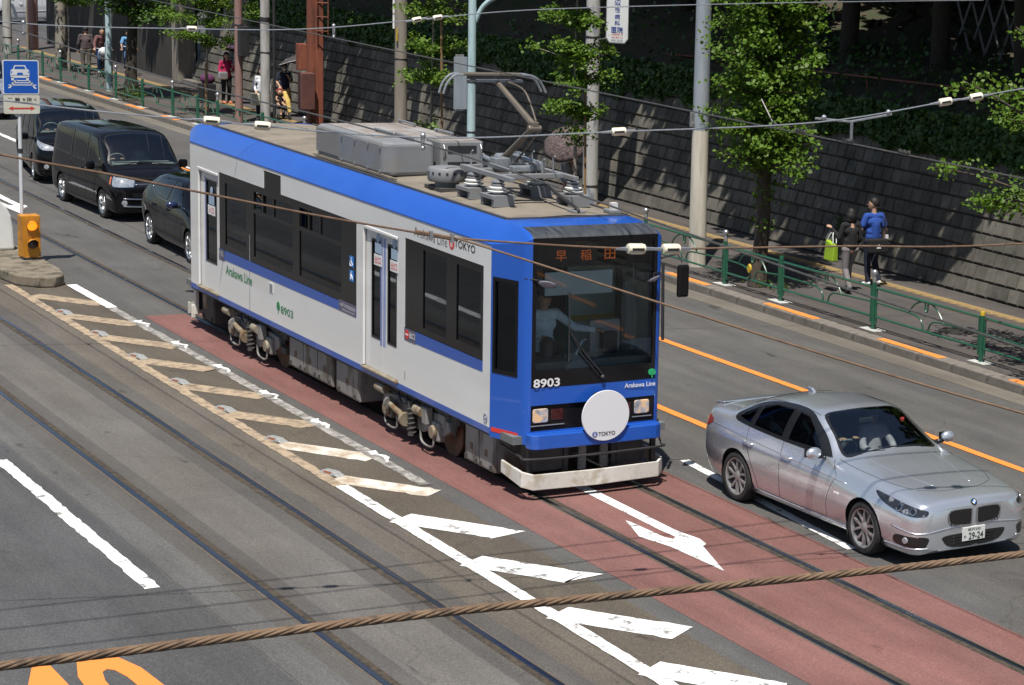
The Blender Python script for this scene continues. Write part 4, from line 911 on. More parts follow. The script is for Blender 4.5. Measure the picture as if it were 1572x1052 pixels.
for k in (1, -1):
    nm = '' if k > 0 else 'rear_'
    for s in (-1, 1):
        f = cabside(k, s); h = (.07, .88, 1.53, 2.74)
        cp = grid_holes([0, 1], [.70, 2.9, 3.136], [h], f, -.05, 0).build(nm+'cab_side', M['t_blue'], tram)
        fr = grid_holes([h[0], h[1]], [h[2], h[3]], [(h[0]+.07, h[1]-.07, h[2]+.05, h[3]-.05)], f, -.04, .006).build('cab_window_frame', M['t_black'], cp)
        MB().prism([(h[0]+.07, h[2]+.05), (h[1]-.07, h[2]+.05), (h[1]-.07, h[3]-.05), (h[0]+.07, h[3]-.05)], f, -.03, -.02).build('cab_window', M['t_shield'], fr)
        if k > 0:
            rs_ = MB(); rs_.prism(rrect(.06, .93, .775, .83, .022) if False else [(.07, .775), (.9, .775), (.93, .80), (.9, .83), (.07, .83), (.04, .80)], f, 0, .004); rs_.build('red_marker_strip', M['ink_lred'], tram)
        # rounded corner post
        cr = MB(); idx = [1, 2, 3, 4] if s < 0 else [8, 9, 10, 11]
        for i in idx: cr.v += [(xm(PL[i][0], k), PL[i][1], .70), (xm(PL[i][0], k), PL[i][1], ZC[i])]
        cr.f = [(2*i, 2*i+2, 2*i+3, 2*i+1) for i in range(3)]; cr.m = [0]*3
        o = cr.build(nm+'corner_post', M['t_blue'], tram, smooth=True)
    F_ = front(k); ysplit = [-.84, -.42, 0, .42, .84]
    ws = (-.79, .79, 1.62, 3.235)
    fa = grid_holes(ysplit, [1.415, 3.285], [ws], F_, -.05, .003).build(nm+'windscreen_surround', M['t_black'], tram)
    gl = MB(); ys_ = np.linspace(ws[0], ws[1], 9)
    gl.v = [tuple(F_(y, z, -.012)) for z in (ws[2], ws[3]) for y in ys_]; gl.f = [(i, i+1, i+10, i+9) for i in range(8)]; gl.m = [0]*8
    gl.build(nm+'windscreen', M['t_shield'], tram)
    grid_holes(ysplit, [.70, 1.415], [(-.84, .84, .86, 1.19)], F_, -.05, 0).build(nm+'front_panel', M['t_blue'], tram)
    rc = MB(); rc.prism([(-.86, .855), (.86, .855), (.86, 1.195), (-.86, 1.195)], lambda y, z, d: Vector((xm(d, k), y, z)), -.08, -.012); rc.build(nm+'lamp_recess', M['t_black'], tram)
# roof cap (cove, visor, brow): plan path all round, drawn in towards the roof edge
def cap_pts():
    top = [(x, y, z, True, i) for i, ((x, y), z) in enumerate(zip(PL, ZC))]
    out = [(x, y, z, 1) for x, y, z, _, i in top]
    out += [(-12.955-x, y, z, -1) for x, y, z, _, i in reversed(top)]
    return out
CP = cap_pts(); NP = len(CP); RN = 10
capb, capv, capv2 = MB(), MB(), MB()
def cap_xyz(i, r):
    x, y, z0, k = CP[i]; t = r/RN
    xf = x if k > 0 else -12.955-x
    tx, ty = min(xf, -.81), max(-.82, min(.82, y))
    fr_ = min(1, max(0, (abs(.95-abs(y))-.0)/.1)) if abs(y) < .95 else 0
    a = t*PI/2; gx, gz = (1-math.cos(a)), math.sin(a)
    lx, lz = t, t+.13*math.sin(PI*t)
    fx = fr_*gx+(1-fr_)*lx; fz = fr_*gz+(1-fr_)*lz
    X = xf+(tx-xf)*fx; Y = y+(ty-y)*fx; Z = z0+(3.405-z0)*fz
    return (X if k > 0 else -12.955-X, Y, Z)
V = [[cap_xyz(i, r) for r in range(RN+1)] for i in range(NP)]
for i in range(NP):
    j = (i+1) % NP
    n_i = i if i < 13 else 25-i; n_j = j if j < 13 else 25-j
    frontish = 4 <= min(n_i, n_j) and max(n_i, n_j) <= 8 and (i < 12 or 13 <= i < 25)
    for r in range(RN):
        tgt = (capv if i < 13 else capv2) if (frontish and r < 6) else capb
        tgt.add([V[i][r], V[j][r], V[j][r+1], V[i][r+1]], [(0, 1, 2, 3)])
for b_, nm, mt in ((capb, 'roof_cove', M['t_blue']), (capv, 'visor', M['t_visor']), (capv2, 'rear_visor', M['t_visor'])):
    o = b_.build(nm, mt, tram, smooth=50)
    bm = bmesh.new(); bm.from_mesh(o.data); bmesh.ops.remove_doubles(bm, verts=bm.verts, dist=.0005); bmesh.ops.recalc_face_normals(bm, faces=bm.faces); bm.to_mesh(o.data); bm.free()
    o.data.polygons.foreach_set('use_smooth', [True]*len(o.data.polygons)); o.data.set_sharp_from_angle(angle=math.radians(35))
rp_ = MB(); xsr = np.linspace(-12.145, -.81, 3); ysr = [-.82, -.5, 0, .5, .82]; zr = [3.405, 3.425, 3.44, 3.425, 3.405]
rp_.v = [(x, y, z) for x in xsr for y, z in zip(ysr, zr)]; rp_.f = [(i*5+j, (i+1)*5+j, (i+1)*5+j+1, i*5+j+1) for i in range(2) for j in range(4)]; rp_.m = [0]*8
roof = rp_.build('roof', M['t_roof'], tram)
gt = MB()
for s in (-1, 1): gt.box(-12.12, -.83, *sorted((s*.795, s*.825)), 3.40, 3.43)
gt.box(-.84, -.80, -.795, .795, 3.40, 3.428); gt.build('roof_gutter', M['t_rim'], roof)
MB().box(-12.335, -.62, -1.1065, -1.1, 3.118, 3.136).build('gutter_strip', M['t_stripe'], tram)
# floor, ceiling, interior
MB().box(-12.8, -.06, -1.04, 1.04, .70, .80).build('floor', M['t_floor'], tram)
MB().box(-12.3, -.9, -1.0, 1.0, 3.06, 3.10).build('ceiling', M['t_int'], tram)
for s in (-1, 1):
    for a, b_ in ((-10.4, -5.4), (-3.1, -1.9)) if s < 0 else ((-11.2, -9.8), (-7.6, -2.6)):
        MB().box(a, b_, *sorted((s*.60, s*1.03)), 1.12, 1.25).build('bench_seat', M['t_seat'], tram, bevel=.03); MB().box(a, b_, *sorted((s*.95, s*1.03)), 1.25, 1.66).build('bench_back', M['t_seat'], tram, bevel=.03)
MB().box(-1.52, -1.47, -1.02, -.02, .8, 3.05).build('driver_partition', mat('partition_dark', (.05, .065, .06), None, rough=.5), tram)
pr = MB().box(-1.55, -1.50, .35, 1.02, .8, 3.05).build('cab_partition', M['t_int'], tram)
MB().box(-1.497, -1.492, .36, 1.02, 1.92, 2.0).build('yellow_band', mat('band_yellow', (.55, .38, .02), None), pr)
MB().box(-1.497, -1.492, .42, .72, 2.35, 2.6).build('notice', M['t_black'], pr)
MB().box(-.55, -.14, -.84, .84, .80, 1.70).build('dashboard', mat('dash_grey', (.10, .115, .12), (.13, .145, .15), 3, .6), tram, bevel=.03)
b = MB().box(-.62, -.50, .18, .60, 1.70, 2.12).build('fare_panel', mat('fare_panel_grey', (.24, .27, .28), None), tram, bevel=.02)
MB().box(-.50, -.36, .30, .50, 1.70, 1.98).build('card_reader', M['t_black'], tram, bevel=.02)
MB().lathe([(.10, 0), (.10, .22), (.06, .28), (.01, .30)], (-.45, -.42, 1.66), 14).build('brake_handle_stand', M['dark'], tram, smooth=40)
MB().tube([(-.45, -.05, 1.7), (-.48, .05, 1.86), (-.5, .12, 1.88)], .03, 8).build('controller_handle', M['steel_l'], tram, smooth=40)
MB().box(-.11, -.075, -.64, .26, 2.55, 2.84).build('sun_blind', mat('blind_pale', (.46, .58, .60), (.50, .62, .64), 2, .7), tram)
db = MB().box(-.30, -.09, -.78, .78, 2.90, 3.22).build('destination_box', M['t_black'], tram)
for ch, y in (('早', -.43), ('稲', -.10), ('田', .225)):
    text_mesh(ch, .145, .135, lambda u, v, d, y=y: Vector((-.086, y+u, 3.04+v)), .0, 'lettering', M['led'], db)
MB().box(-.5, -.3, -.9, -.86, 1.7, 2.9).build('cab_post', M['t_int'], tram)
MB().tube([(-.6, .72, 2.6), (-.58, .76, 2.2), (-.56, .74, 1.85)], [.05, .11, .10], 8).build('hanging_cloth', mat('cloth_grey', (.2, .22, .22), None, rough=.9), tram, smooth=40)
# ---- front fittings
bmf = MB(); bmf.prism([(-.02, -.90), (.11, -.885), (.155, -.80), (.165, 0), (.155, .80), (.11, .885), (-.02, .90)], lambda u, v, d: Vector((u, v, d)), .655, .845)
bmf.build('bumper_beam', M['t_blue'], tram, bevel=.015)
lens = mat('headlamp_glass', (.55, .56, .58), (.25, .25, .27), 14, .12, coat=1, c3=(.85, .55, .3), scale3=9)
for y0, y1 in ((-.81, -.605), (.565, .775)):
    h = MB(); h.prism(rrect(y0, y1, .965, 1.145, .03), lambda y, z, d: Vector((d, y, z)), -.04, .0); hl = h.build('headlamp', lens, tram, bevel=.01)
    h = MB(); h.prism(rrect(y0-.02, y1+.02, .945, 1.165, .035), lambda y, z, d: Vector((d, y, z)), -.06, -.02); h.build('lamp_bezel', M['steel_l'], hl)
    yy = (y1+.04, y1+.20) if y0 < 0 else (y0-.24, y0-.05)
    MB().box(-.03, -.004, yy[0], yy[1], .985, 1.125).build('tail_lamp', mat('tail_lamp_glass', (.05, .006, .006), None, rough=.15, coat=1), tram, bevel=.006)
    MB().box(-.01, .004, y0-.03, y0+.42 if y0 < 0 else y1+.03, .925, .935).build('recess_trim', M['steel_l'], tram)
hm = MB().lathe([(.30, 0), (.32, .005), (.325, .015), (.32, .024), (.001, .026)], (0, 0, 0), 48, Matrix.Translation((.17, .075, 1.03)) @ Matrix.Rotation(PI/2, 4, 'Y'))
hm = hm.build('head_mark', mat('head_mark_white', (.70, .71, .73), None, rough=.4), tram, smooth=30)
MB().box(.03, .17, -.02, .02, .85, 1.3).build('head_mark_bracket', M['dark'], tram); 
def fm(y0, z0, dx=.1985): return lambda u, v, d: Vector((dx, y0+u, z0+v))
MB().prism(disc(-.07, .80, .036, 20), lambda u, v, d: Vector((d, u, v)), .196, .1985).build('logo_disc', mat('logo_violet', (.06, .08, .32), None), hm)
text_mesh('&', .035, .05, fm(-.07, .80, .200), 0, 'lettering', M['lbl_white'], hm)
text_mesh('TOKYO', .23, .052, fm(.09, .80), .012, 'lettering', M['ink_black'], hm)
text_mesh('8903', .35, .11, fm(-.645, 1.475, .0225), .025, 'lettering', M['lbl_white'], tram)
text_mesh('Arakawa Line', .43, .06, fm(.625, 1.352, .0225), .02, 'lettering', M['lbl_white'], tram)
MB().prism([(u*.115, v*.115) for u, v in LEAF], lambda u, v, d: Vector((d, .795+u, 1.485+v)), .0, .020).build('leaf_emblem', mat('leaf_green_light', (.02, .36, .13), None), tram)
wp = MB(); wp.tube([(.03, .12, 1.50), (.05, -.14, 1.80), (.05, -.36, 2.10)], .012, 6); wp.tube([(.03, .05, 1.51), (.05, -.19, 1.80), (.05, -.36, 2.10)], .008, 6); wp.tube([(.03, -.36, 1.72), (.035, -.36, 2.6)], .010, 6); wp.sphere((.035, .10, 1.49), .035, 8, 6); wp.build('wiper', M['dark'], tram, smooth=40)
for s, base, c_, tip, r_ in ((-1, (-.05, -.92, 2.79), (.10, -.70, 2.76), (.12, -.70, 2.72), .115), (1, (-.04, .91, 2.78), (.10, .74, 2.80), (.10, .74, 2.72), .09)):
    MB().tube([base, c_, tip], .009, 6).build('mirror_arm', M['dark'], tram)
    T = Matrix.Translation(tip) @ Matrix.Rotation(.35*s, 4, 'X') @ Matrix.Rotation(-.45, 4, 'Y')
    MB().lathe([(.001, -.03), (r_*.6, -.02), (r_, .0), (r_*1.02, .012), (.001, .016)], (0, 0, 0), 20, T @ Matrix.Diagonal((.8, 1, 1, 1))).build('round_mirror', mat('mirror_back_grey', (.22, .22, .26), None, rough=.25, coat=.5), tram, smooth=40)
MB().tube([(-.1, .94, 2.95), (.03, 1.1, 3.02), (.1, 1.14, 2.92)], .012, 6).build('mirror_arm', M['dark'], tram)
MB().cbox((.12, 1.14, 2.68), (.07, .16, .42), Matrix.Rotation(0, 4, 'Z')).build('outside_mirror', M['t_black'], tram, bevel=.03)
MB().tube([(-.02, .93, 2.9), (-.02, .95, 1.9)], .02, 6).build('corner_handle', M['dark'], tram)
# fender ("cow catcher") and its bar
def fender(k):
    b = MB(); pl_ = [(-.50, -1.0), (.02, -.965), (.13, -.86), (.155, 0), (.13, .86), (.02, .965), (-.50, 1.0)]
    zt = [.42, .37, .345, .335, .345, .37, .42]; zb = [.26, .17, .145, .135, .145, .17, .26]
    n_ = len(pl_); 
    for (x, y), a, c in zip(pl_, zb, zt):
        dx, dy = (x+.3), y; l = math.hypot(dx, dy); ix, iy = x-dx/l*.035, y-dy/l*.035
        for px, py, pz in ((x, y, a), (x, y, c), (ix, iy, c), (ix, iy, a)): b.v.append((xm(px, k), py, pz))
    for i in range(n_-1):
        for q in range(4): b.f.append((4*i+q, 4*(i+1)+q, 4*(i+1)+(q+1) % 4, 4*i+(q+1) % 4))
    b.f += [(0, 1, 2, 3), (4*n_-4, 4*n_-3, 4*n_-2, 4*n_-1)]; b.m = [0]*len(b.f)
    o = b.build('fender' if k > 0 else 'rear_fender', M['fender'], tram, bevel=.012)
    br = MB(); br.tube(smooth_path([(xm(x, k), y, z) for x, y, z in ((-.55, -.99, .62), (-.05, -.96, .56), (.10, -.88, .535), (.13, 0, .53), (.10, .88, .535), (.02, .95, .55), (-.08, .93, .68))], 4), .016, 7); br.build('guard_bar', M['dark'], tram, smooth=40)
    st_ = MB()
    for y, x in ((-.80, -.1), (.82, .02), (-.35, -.05), (.3, -.05)): MB().box(*sorted((xm(x-.03, k), xm(x+.03, k))), y-.03, y+.03, .25, .72).build('fender_strut', M['dark'], tram)
    for y0, y1 in ((-.78, -.35), (.35, .72)): MB().box(*sorted((xm(-.42, k), xm(-.05, k))), y0, y1, .33, .70).build('equipment_case', M['u_dark'], tram, bevel=.02)
    for y in (-.10, .2): 
        p_ = MB().box(*sorted((xm(-.12, k), xm(-.08, k))), y-.05, y+.05, .30, .64).build('perforated_bracket', M['u_grey'], tram)
        for i in range(5): MB().box(*sorted((xm(-.083, k), xm(-.078, k))), y-.035, y-.02, .34+.05*i, .355+.05*i).build('bracket_hole', M['dark'], p_)
M['fender'] = mat('fender_cream', (.66, .645, .60), (.58, .56, .50), 3, .5, c3=(.45, .40, .31), scale3=4)
fender(1); fender(-1)
# ---- underframe
MB().box(-12.5, -.3, -.55, .55, .45, .70).build('underframe', M['u_dark'], tram)
def case(x0, x1, z0, mt='u_grey', y=-1.0, d=.5, nm='equipment_case'):
    o = MB().box(x0, x1, y, y+d, z0, .69).build(nm, M[mt], tram, bevel=.015); n_ = max(1, round((x1-x0)/.6))
    for i in range(n_):
        a = x0+(x1-x0)*i/n_; c = x0+(x1-x0)*(i+1)/n_
        MB().box(a+.02, c-.02, y-.012, y+.002, z0+.03, .66).build('case_lid', M[mt], o, bevel=.006)
        MB().box((a+c)/2-.05, (a+c)/2+.03, y-.016, y-.010, z0+.18, z0+.27).build('rating_plate', M['u_rust'], o)
        for q in (.15, .85): MB().cbox((a+(c-a)*q, y-.02, z0+.06), (.04, .03, .07)).build('latch', M['u_dark'], o)
    return o
case(-8.02, -6.25, .22); case(-6.10, -5.22, .20); case(-1.62, -.72, .18, y=-.98); case(-12.25, -11.65, .22, 'u_dark', -.95)
case(-1.62, -.72, .18, y=.48); case(-8.0, -5.0, .22, y=.5)
def bogie(xc):
    bg_ = MB().box(xc-.55, xc+.55, -.62, .62, .34, .46).build('bogie', M['u_dark'], tram)
    wh = []
    for dx in (-.8, .8):
        for s in (-1, 1):
            T = Matrix.Translation((xc+dx, s*.70, .345)) @ Matrix.Rotation(PI/2, 4, 'X')
            MB().lathe([(.08, -.05), (.10, -.055), (.10, -.03), (.24, -.02), (.27, -.045), (.33, -.045), (.33, .04), (.355, .045), (.355, .065), (.1, .065)], (0, 0, 0), 28, T).build('wheel', M['u_rust'], bg_, smooth=40)
    for s in (-1, 1):
        y = s*.90; g_ = []
        fr = MB(); fr.prism([(xc-1.15, .40), (xc-.95, .30), (xc-.45, .28), (xc-.25, .22), (xc+.25, .22), (xc+.45, .28), (xc+.95, .30), (xc+1.15, .40), (xc+1.1, .52), (xc+.4, .56), (xc+.25, .48), (xc-.25, .48), (xc-.4, .56), (xc-1.1, .52)], lambda u, v, d: Vector((u, d, v)), y-.05, y+.05); fr.build('side_frame', M['u_grey'], bg_, bevel=.015)
        o_ = s*.075
        for dx in (-.8, .8):
            MB().cbox((xc+dx, y+o_*.7, .345), (.24, .12, .26)).build('axle_box', M['u_grey'], bg_, bevel=.03)
            MB().lathe([(.001, 0), (.085, 0), (.095, .02), (.08, .05), (.001, .055)], (0, 0, 0), 16, Matrix.Translation((xc+dx, y+o_*1.5, .345)) @ Matrix.Rotation(PI/2*s*-1, 4, 'X')).build('axle_cap', M['u_cream'], bg_, smooth=40)
        sp_ = MB()
        pts = [Vector((xc+.05+.052*math.cos(t), y+o_*1.6+.052*math.sin(t), .18+.34*t/(2*PI*5))) for t in np.linspace(0, 2*PI*5, 80)]
        sp_.tube(pts, .014, 6); sp_.build('coil_spring', M['u_dark'], bg_, smooth=True)
        MB().tube([(xc+.05, y+o_*1.6, .14), (xc+.05, y+o_*1.6, .62)], .05, 10).build('damper', M['u_dark'], bg_, smooth=40)
        MB().tube([(xc-.62, y+o_*1.9, .44), (xc-.12, y+o_*1.9, .34)], .042, 10).build('traction_rod', M['u_cream'], bg_, smooth=40)
        for px, pz, r_, l_ in ((-.66, .45, .085, .05), (-.10, .335, .095, .07), (.38, .55, .07, .24), (-.95, .60, .06, .28)):
            MB().tube([(xc+px-l_/2, y+o_*1.9, pz), (xc+px+l_/2, y+o_*1.9, pz)], r_, 12).build('brake_cylinder', M['u_cream'] if l_ > .06 else M['u_grey'], bg_, smooth=40)
        MB().cbox((xc+.58, y+o_*1.6, .52), (.16, .10, .24)).build('lever_box', M['u_grey'], bg_, bevel=.02)
        for px in (-.62, .62):
            MB().tube(smooth_path([(xc+px-.22, y+o_*1.8, .30), (xc+px-.2, y+o_*1.8, .16), (xc+px, y+o_*1.8, .12), (xc+px+.2, y+o_*1.8, .16), (xc+px+.2, y+o_*1.8, .32)], 3), .015, 6).build('step_loop', M['u_grey'], bg_, smooth=40)
        for i in range(3):
            MB().tube(smooth_path([(xc-.5+.3*i, y+o_, .66), (xc-.42+.3*i, y+o_*1.4, .58), (xc-.3+.3*i, y+o_*1.3, .50), (xc-.1+.3*i, y+o_, .60)], 3), .016, 6).build('air_hose', M['dark'], bg_, smooth=40)
        MB().box(xc-1.1, xc+1.1, *sorted((s*.7, s*.95)), .60, .69).build('bolster_rail', M['u_dark'], bg_)
bogie(-9.75); bogie(-3.35)
rg = random.Random(17)
for xc in (-9.75, -3.35):
    for i in range(16):
        x = xc+rg.uniform(-1.3, 1.3); z = rg.uniform(.34, .64); l_ = rg.uniform(.12, .45); y = -rg.uniform(.72, .93)
        if i % 3 == 0: MB().cbox((x, y, z), (l_*.6, .10, rg.uniform(.08, .2))).build('brake_gear', M['u_dark'] if i % 2 else M['u_grey'], tram, bevel=.01)
        elif i % 3 == 1: MB().tube([(x-l_/2, y-.04, z), (x+l_/2, y-.04, z+rg.uniform(-.05, .05))], rg.uniform(.014, .035), 8).build('brake_pipe', M['u_dark'] if i % 2 else M['u_grey'], tram, smooth=40)
        else: MB().tube([(x, y-.02, .68), (x+rg.uniform(-.1, .1), y-.02, .36)], rg.uniform(.018, .04), 8).build('hanger_rod', M['u_dark'] if i % 2 else M['u_grey'], tram, smooth=40)
    MB().box(xc-1.3, xc+1.3, -.90, -.70, .50, .69).build('gear_box', M['u_dark'], tram, bevel=.02)
for x in (-8.6, -6.6, -2.4):
    MB().tube([(x, -.55, .82), (x, -.55, 3.05)], .016, 8).build('grab_pole', M['steel_l'], tram, smooth=40)
for s in (-1, 1):
    MB().tube([(-10.8, s*.55, 2.72), (-1.8, s*.55, 2.72)], .014, 6).build('strap_rail', M['steel_l'], tram)
    for i in range(18):
        x = -10.6+.5*i
        MB().tube([(x, s*.55, 2.72), (x, s*.55, 2.5)], .010, 5).build('hand_strap', M['lbl_white'], tram)
        MB().tube([(x+.05*math.cos(a), s*.55, 2.45+.05*math.sin(a)) for a in np.linspace(0, 2*PI, 11)[:-1]], .009, 5, closed=True).build('strap_ring', M['lbl_white'], tram)
tb = MB(); tb.box(-12.48, -12.40, -1.02, -.96, .25, .70); tb.cbox((-12.46, -1.03, .30), (.05, .07, .22)); tb.build('rear_marker_bracket', M['fender'], tram, bevel=.01)
MB().lathe([(.05, 0), (.12, .02), (.15, .3), (.10, .32)], (-12.1, -.85, .38), 12).build('sand_pipe', M['u_cream'], tram, smooth=40)
# ---- roof equipment
acb = MB(); acb.prism([(-7.62, -.74), (-5.12, -.74), (-5.0, -.62), (-5.0, -.02), (-5.56, -.02), (-5.56, .62), (-7.62, .62)], lambda u, v, d: Vector((u, v, d)), 3.43, 3.91)
ac = acb.build('air_conditioner', M['ac_grey'], tram, bevel=.06, seg=3)
act = MB(); act.box(-7.52, -5.62, -.62, .54, 3.912, 3.918); act.build('dusty_top', M['ac_dust'], ac)
MB().box(-7.60, -6.75, -.752, -.739, 3.52, 3.86).build('mesh_grille', mat('ac_mesh', (.17, .165, .155), (.22, .21, .20), 60, .8, bump=.5), ac)
for x, y in ((-7.2, .45), (-6.05, -.35), (-5.95, .50), (-5.40, -.30)):
    b = MB(); b.tube([(x-.32, y, 3.96), (x+.32, y, 3.96)], .018, 6); b.box(x-.3, x-.27, y-.015, y+.015, 3.91, 3.96); b.box(x+.27, x+.3, y-.015, y+.015, 3.91, 3.96); b.build('lifting_rail', M['steel_l'], ac)
for x in (-7.5, -6.6, -6.1, -5.6, -5.15):
    for z in (3.50, 3.84): MB().cbox((x, -.752, z), (.025, .025, .035)).build('latch', M['steel_l'], ac)
MB().box(-7.7, -4.6, -.76, -.72, 3.43, 3.46).build('unit_rail', M['t_roof'], roof)
rb = MB().box(-5.48, -4.94, .04, .66, 3.47, 3.92).build('resistor_box', M['ac_grey'], tram, bevel=.02)
MB().box(-5.45, -4.97, .07, .63, 3.922, 3.928).build('dusty_top', M['ac_dust'], rb)
for z0 in (3.53, 3.76):
    for i in range(5): MB().box(-4.942, -4.932, .14, .56, z0+.022*i, z0+.022*i+.012).build('louvre', M['dark'], rb)
for y in (.08, .62): MB().tube([(-4.94, y, 3.88), (-4.90, y, 3.82), (-4.93, y, 3.70)], .012, 6).build('clip', M['steel_l'], rb)
MB().box(-5.5, -4.85, .0, .70, 3.43, 3.475).build('box_foot', M['u_dark'], rb)
dm = MB().lathe([(.16, 0), (.16, .06), (.24, .07), (.255, .10), (.255, .23), (.235, .255), (.18, .265), (.001, .27)], (-3.62, -.42, 3.47), 28).build('arrester_drum', M['ac_grey'], tram, smooth=40)
for k in range(16):
    a = 2*PI*k/16; MB().cbox((0, 0, 0), (.008, .03, .03), Matrix.Translation((-3.62+.256*math.cos(a), -.42+.256*math.sin(a), 3.66)) @ Matrix.Rotation(a, 4, 'Z')).build('drum_hole', M['dark'], dm)
MB().box(-3.9, -3.35, -.62, -.25, 3.42, 3.47).build('drum_foot', M['u_dark'], dm)
def roof_ins(x, y):
    f_ = MB(); f_.box(x-.20, x+.20, y-.16, y+.16, 3.53, 3.575); f_.box(x-.20, x-.13, y-.14, y+.14, 3.43, 3.53); f_.box(x+.13, x+.20, y-.14, y+.14, 3.43, 3.53); f = f_.build('insulator_stand', M['ac_grey'], tram)
    MB().lathe([(.06, 0), (.07, .015), (.125, .03), (.13, .045), (.07, .06), (.11, .075), (.115, .09), (.06, .11)], (x, y, 3.575), 22).build('roof_insulator', mat('insulator_white', (.74, .74, .72), None, rough=.2, coat=.5), f, smooth=40)
    MB().lathe([(.085, .11), (.09, .13), (.06, .14), (.085, .155), (.085, .17), (.04, .19), (.001, .195)], (x, y, 3.575), 18).build('insulator_head', M['steel_l'], f, smooth=40)
for x, y in ((-2.75, -.42), (-1.95, -.44), (-2.75, .46), (-1.72, .50)): roof_ins(x, y)
pbase = MB()
for y in (-.42, .46): pbase.box(-3.12, -1.55, y-.035, y+.035, 3.77, 3.83)
for x in (-3.0, -2.6, -1.9): pbase.box(x-.04, x+.04, -.40, .44, 3.775, 3.835)
pb_ = pbase.build('pantograph_base', M['ac_grey'], tram, bevel=.006)
sm = MB()
for x, y, dx, dy, dz in ((-2.9, .05, .3, .14, .12), (-2.55, -.15, .18, .2, .14), (-2.3, .25, .3, .1, .1), (-2.95, .25, .16, .16, .16), (-2.1, -.05, .14, .3, .08)): MB().cbox((x, y, 3.84+dz/2), (dx, dy, dz)).build('spring_case', M['steel_l'], pb_, bevel=.015)
for p_, q_ in (((-2.95, -.2, 3.95), (-2.5, -.2, 3.9)), ((-2.95, .35, 3.92), (-2.3, .36, 3.9)), ((-2.8, .1, 4.0), (-2.2, .12, 3.96)), ((-2.4, -.35, 3.9), (-1.9, -.3, 3.88)), ((-3.02, 0, 3.95), (-3.02, .4, 3.95))):
    MB().tube([p_, q_], .03, 8).build('spring_rod', M['steel_l'], pb_, smooth=40)
for x, y in ((-3.0, -.35), (-2.8, .42), (-2.2, .44), (-1.9, .15), (-2.6, -.38)): MB().tube([(x, y, 3.84), (x, y, 4.0), (x+.05, y, 4.03)], .012, 6).build('stop_pin', M['steel_l'], pb_)
MB().tube([(-2.83, .0, 3.90), (-1.86, 0, 4.45)], [.05, .035], 8).build('lower_arm', M['panto'], pb_, smooth=40)
MB().tube([(-2.55, .08, 3.92), (-1.83, .06, 4.40)], .014, 6).build('control_rod', M['panto'], pb_, smooth=40)
kn = MB(); kn.cbox((-1.85, 0, 4.47), (.09, .10, .10)); kn.lathe([(.001, -.09), (.045, -.09), (.045, .09), (.001, .09)], (0, 0, 0), 14, Matrix.Translation((-1.84, 0, 4.43)) @ Matrix.Rotation(PI/2, 4, 'X')); kn.build('knee_joint', M['panto'], pb_, bevel=.01)
MB().tube([(-1.86, 0, 4.47), (-3.0, 0, 4.93)], [.045, .035], 8).build('upper_arm', M['panto'], pb_, smooth=40)
MB().tube(smooth_path([(-1.9, .05, 4.52), (-2.4, .12, 4.86), (-2.95, .12, 4.94)], 5), .012, 6).build('guide_rod', M['panto'], pb_, smooth=40)
hd = MB(); hd.box(-3.06, -2.96, -.30, .34, 4.93, 4.965); hd.box(-3.03, -2.99, -.42, -.30, 4.94, 4.96); hd.build('head_beam', M['steel_l'], pb_)
for dx in (-.07, .07):
    MB().box(-3.0+dx-.035, -3.0+dx+.035, -.50, .30, 5.02, 5.052).build('contact_strip', M['panto'], pb_, bevel=.006)
    MB().tube(smooth_path([(-3.0+dx, -.50, 5.035), (-3.0+dx, -.62, 5.02), (-3.0+dx, -.72, 4.92), (-3.0+dx, -.77, 4.78)], 4), .016, 7).build('horn', M['steel_l'], pb_, smooth=40)
    MB().tube(smooth_path([(-3.0+dx, .30, 5.035), (-3.0+dx, .46, 5.02), (-3.0+dx, .58, 4.94), (-3.0+dx, .66, 4.80)], 4), .016, 7).build('horn', M['steel_l'], pb_, smooth=40)
hb_ = MB()
for y in (-.36, .2): MB().box(-3.10, -2.90, y-.02, y+.02, 4.965, 5.02).build('head_spring', M['dark'], pb_)
MB().tube(smooth_path([(-2.6, .30, 3.8), (-1.6, .2, 3.62), (-1.0, .2, 3.5), (-.95, .2, 3.45)], 5), .022, 7).build('power_cable', M['dark'], tram, smooth=40)
MB().tube(smooth_path([(-4.2, -.3, 3.6), (-3.9, -.2, 3.68), (-3.3, -.1, 3.6), (-3.1, -.1, 3.78)], 5), .022, 7).build('power_cable', M['dark'], tram, smooth=40)
for x, y in ((-1.05, .22), (-1.0, .70)): MB().box(x-.10, x+.12, y-.08, y+.08, 3.42, 3.47).build('cable_box', M['ac_grey'], tram, bevel=.01)
MB().box(-1.0, -.92, .66, .74, 3.47, 3.56).build('antenna', M['fender'], tram)
# ================================================================ cars
def pchip(xs, ys, q):
    xs = np.asarray(xs, float); ys = np.asarray(ys, float); h = np.diff(xs); d = np.diff(ys)/h; m_ = np.zeros_like(ys)
    for i in range(1, len(xs)-1):
        if d[i-1]*d[i] > 0:
            w1, w2 = 2*h[i]+h[i-1], h[i]+2*h[i-1]; m_[i] = (w1+w2)/(w1/d[i-1]+w2/d[i])
    m_[0], m_[-1] = d[0], d[-1]
    i = np.clip(np.searchsorted(xs, q)-1, 0, len(xs)-2); t = (q-xs[i])/h[i]
    return (2*t**3-3*t**2+1)*ys[i]+(t**3-2*t**2+t)*h[i]*m_[i]+(-2*t**3+3*t**2)*ys[i+1]+(t**3-t**2)*h[i]*m_[i+1]
M['tyre'] = mat('tyre_rubber', (.018, .018, .019), (.028, .027, .027), 20, .85, bump=.2)
M['liner'] = mat('wheel_arch_liner', (.008, .008, .008), None, rough=.95)
M['alloy'] = mat('alloy_wheel', (.40, .40, .40), (.33, .33, .33), 6, .30, .55)
M['alloy_bright'] = mat('alloy_wheel_bright', (.66, .67, .69), None, rough=.2, metal=.95)
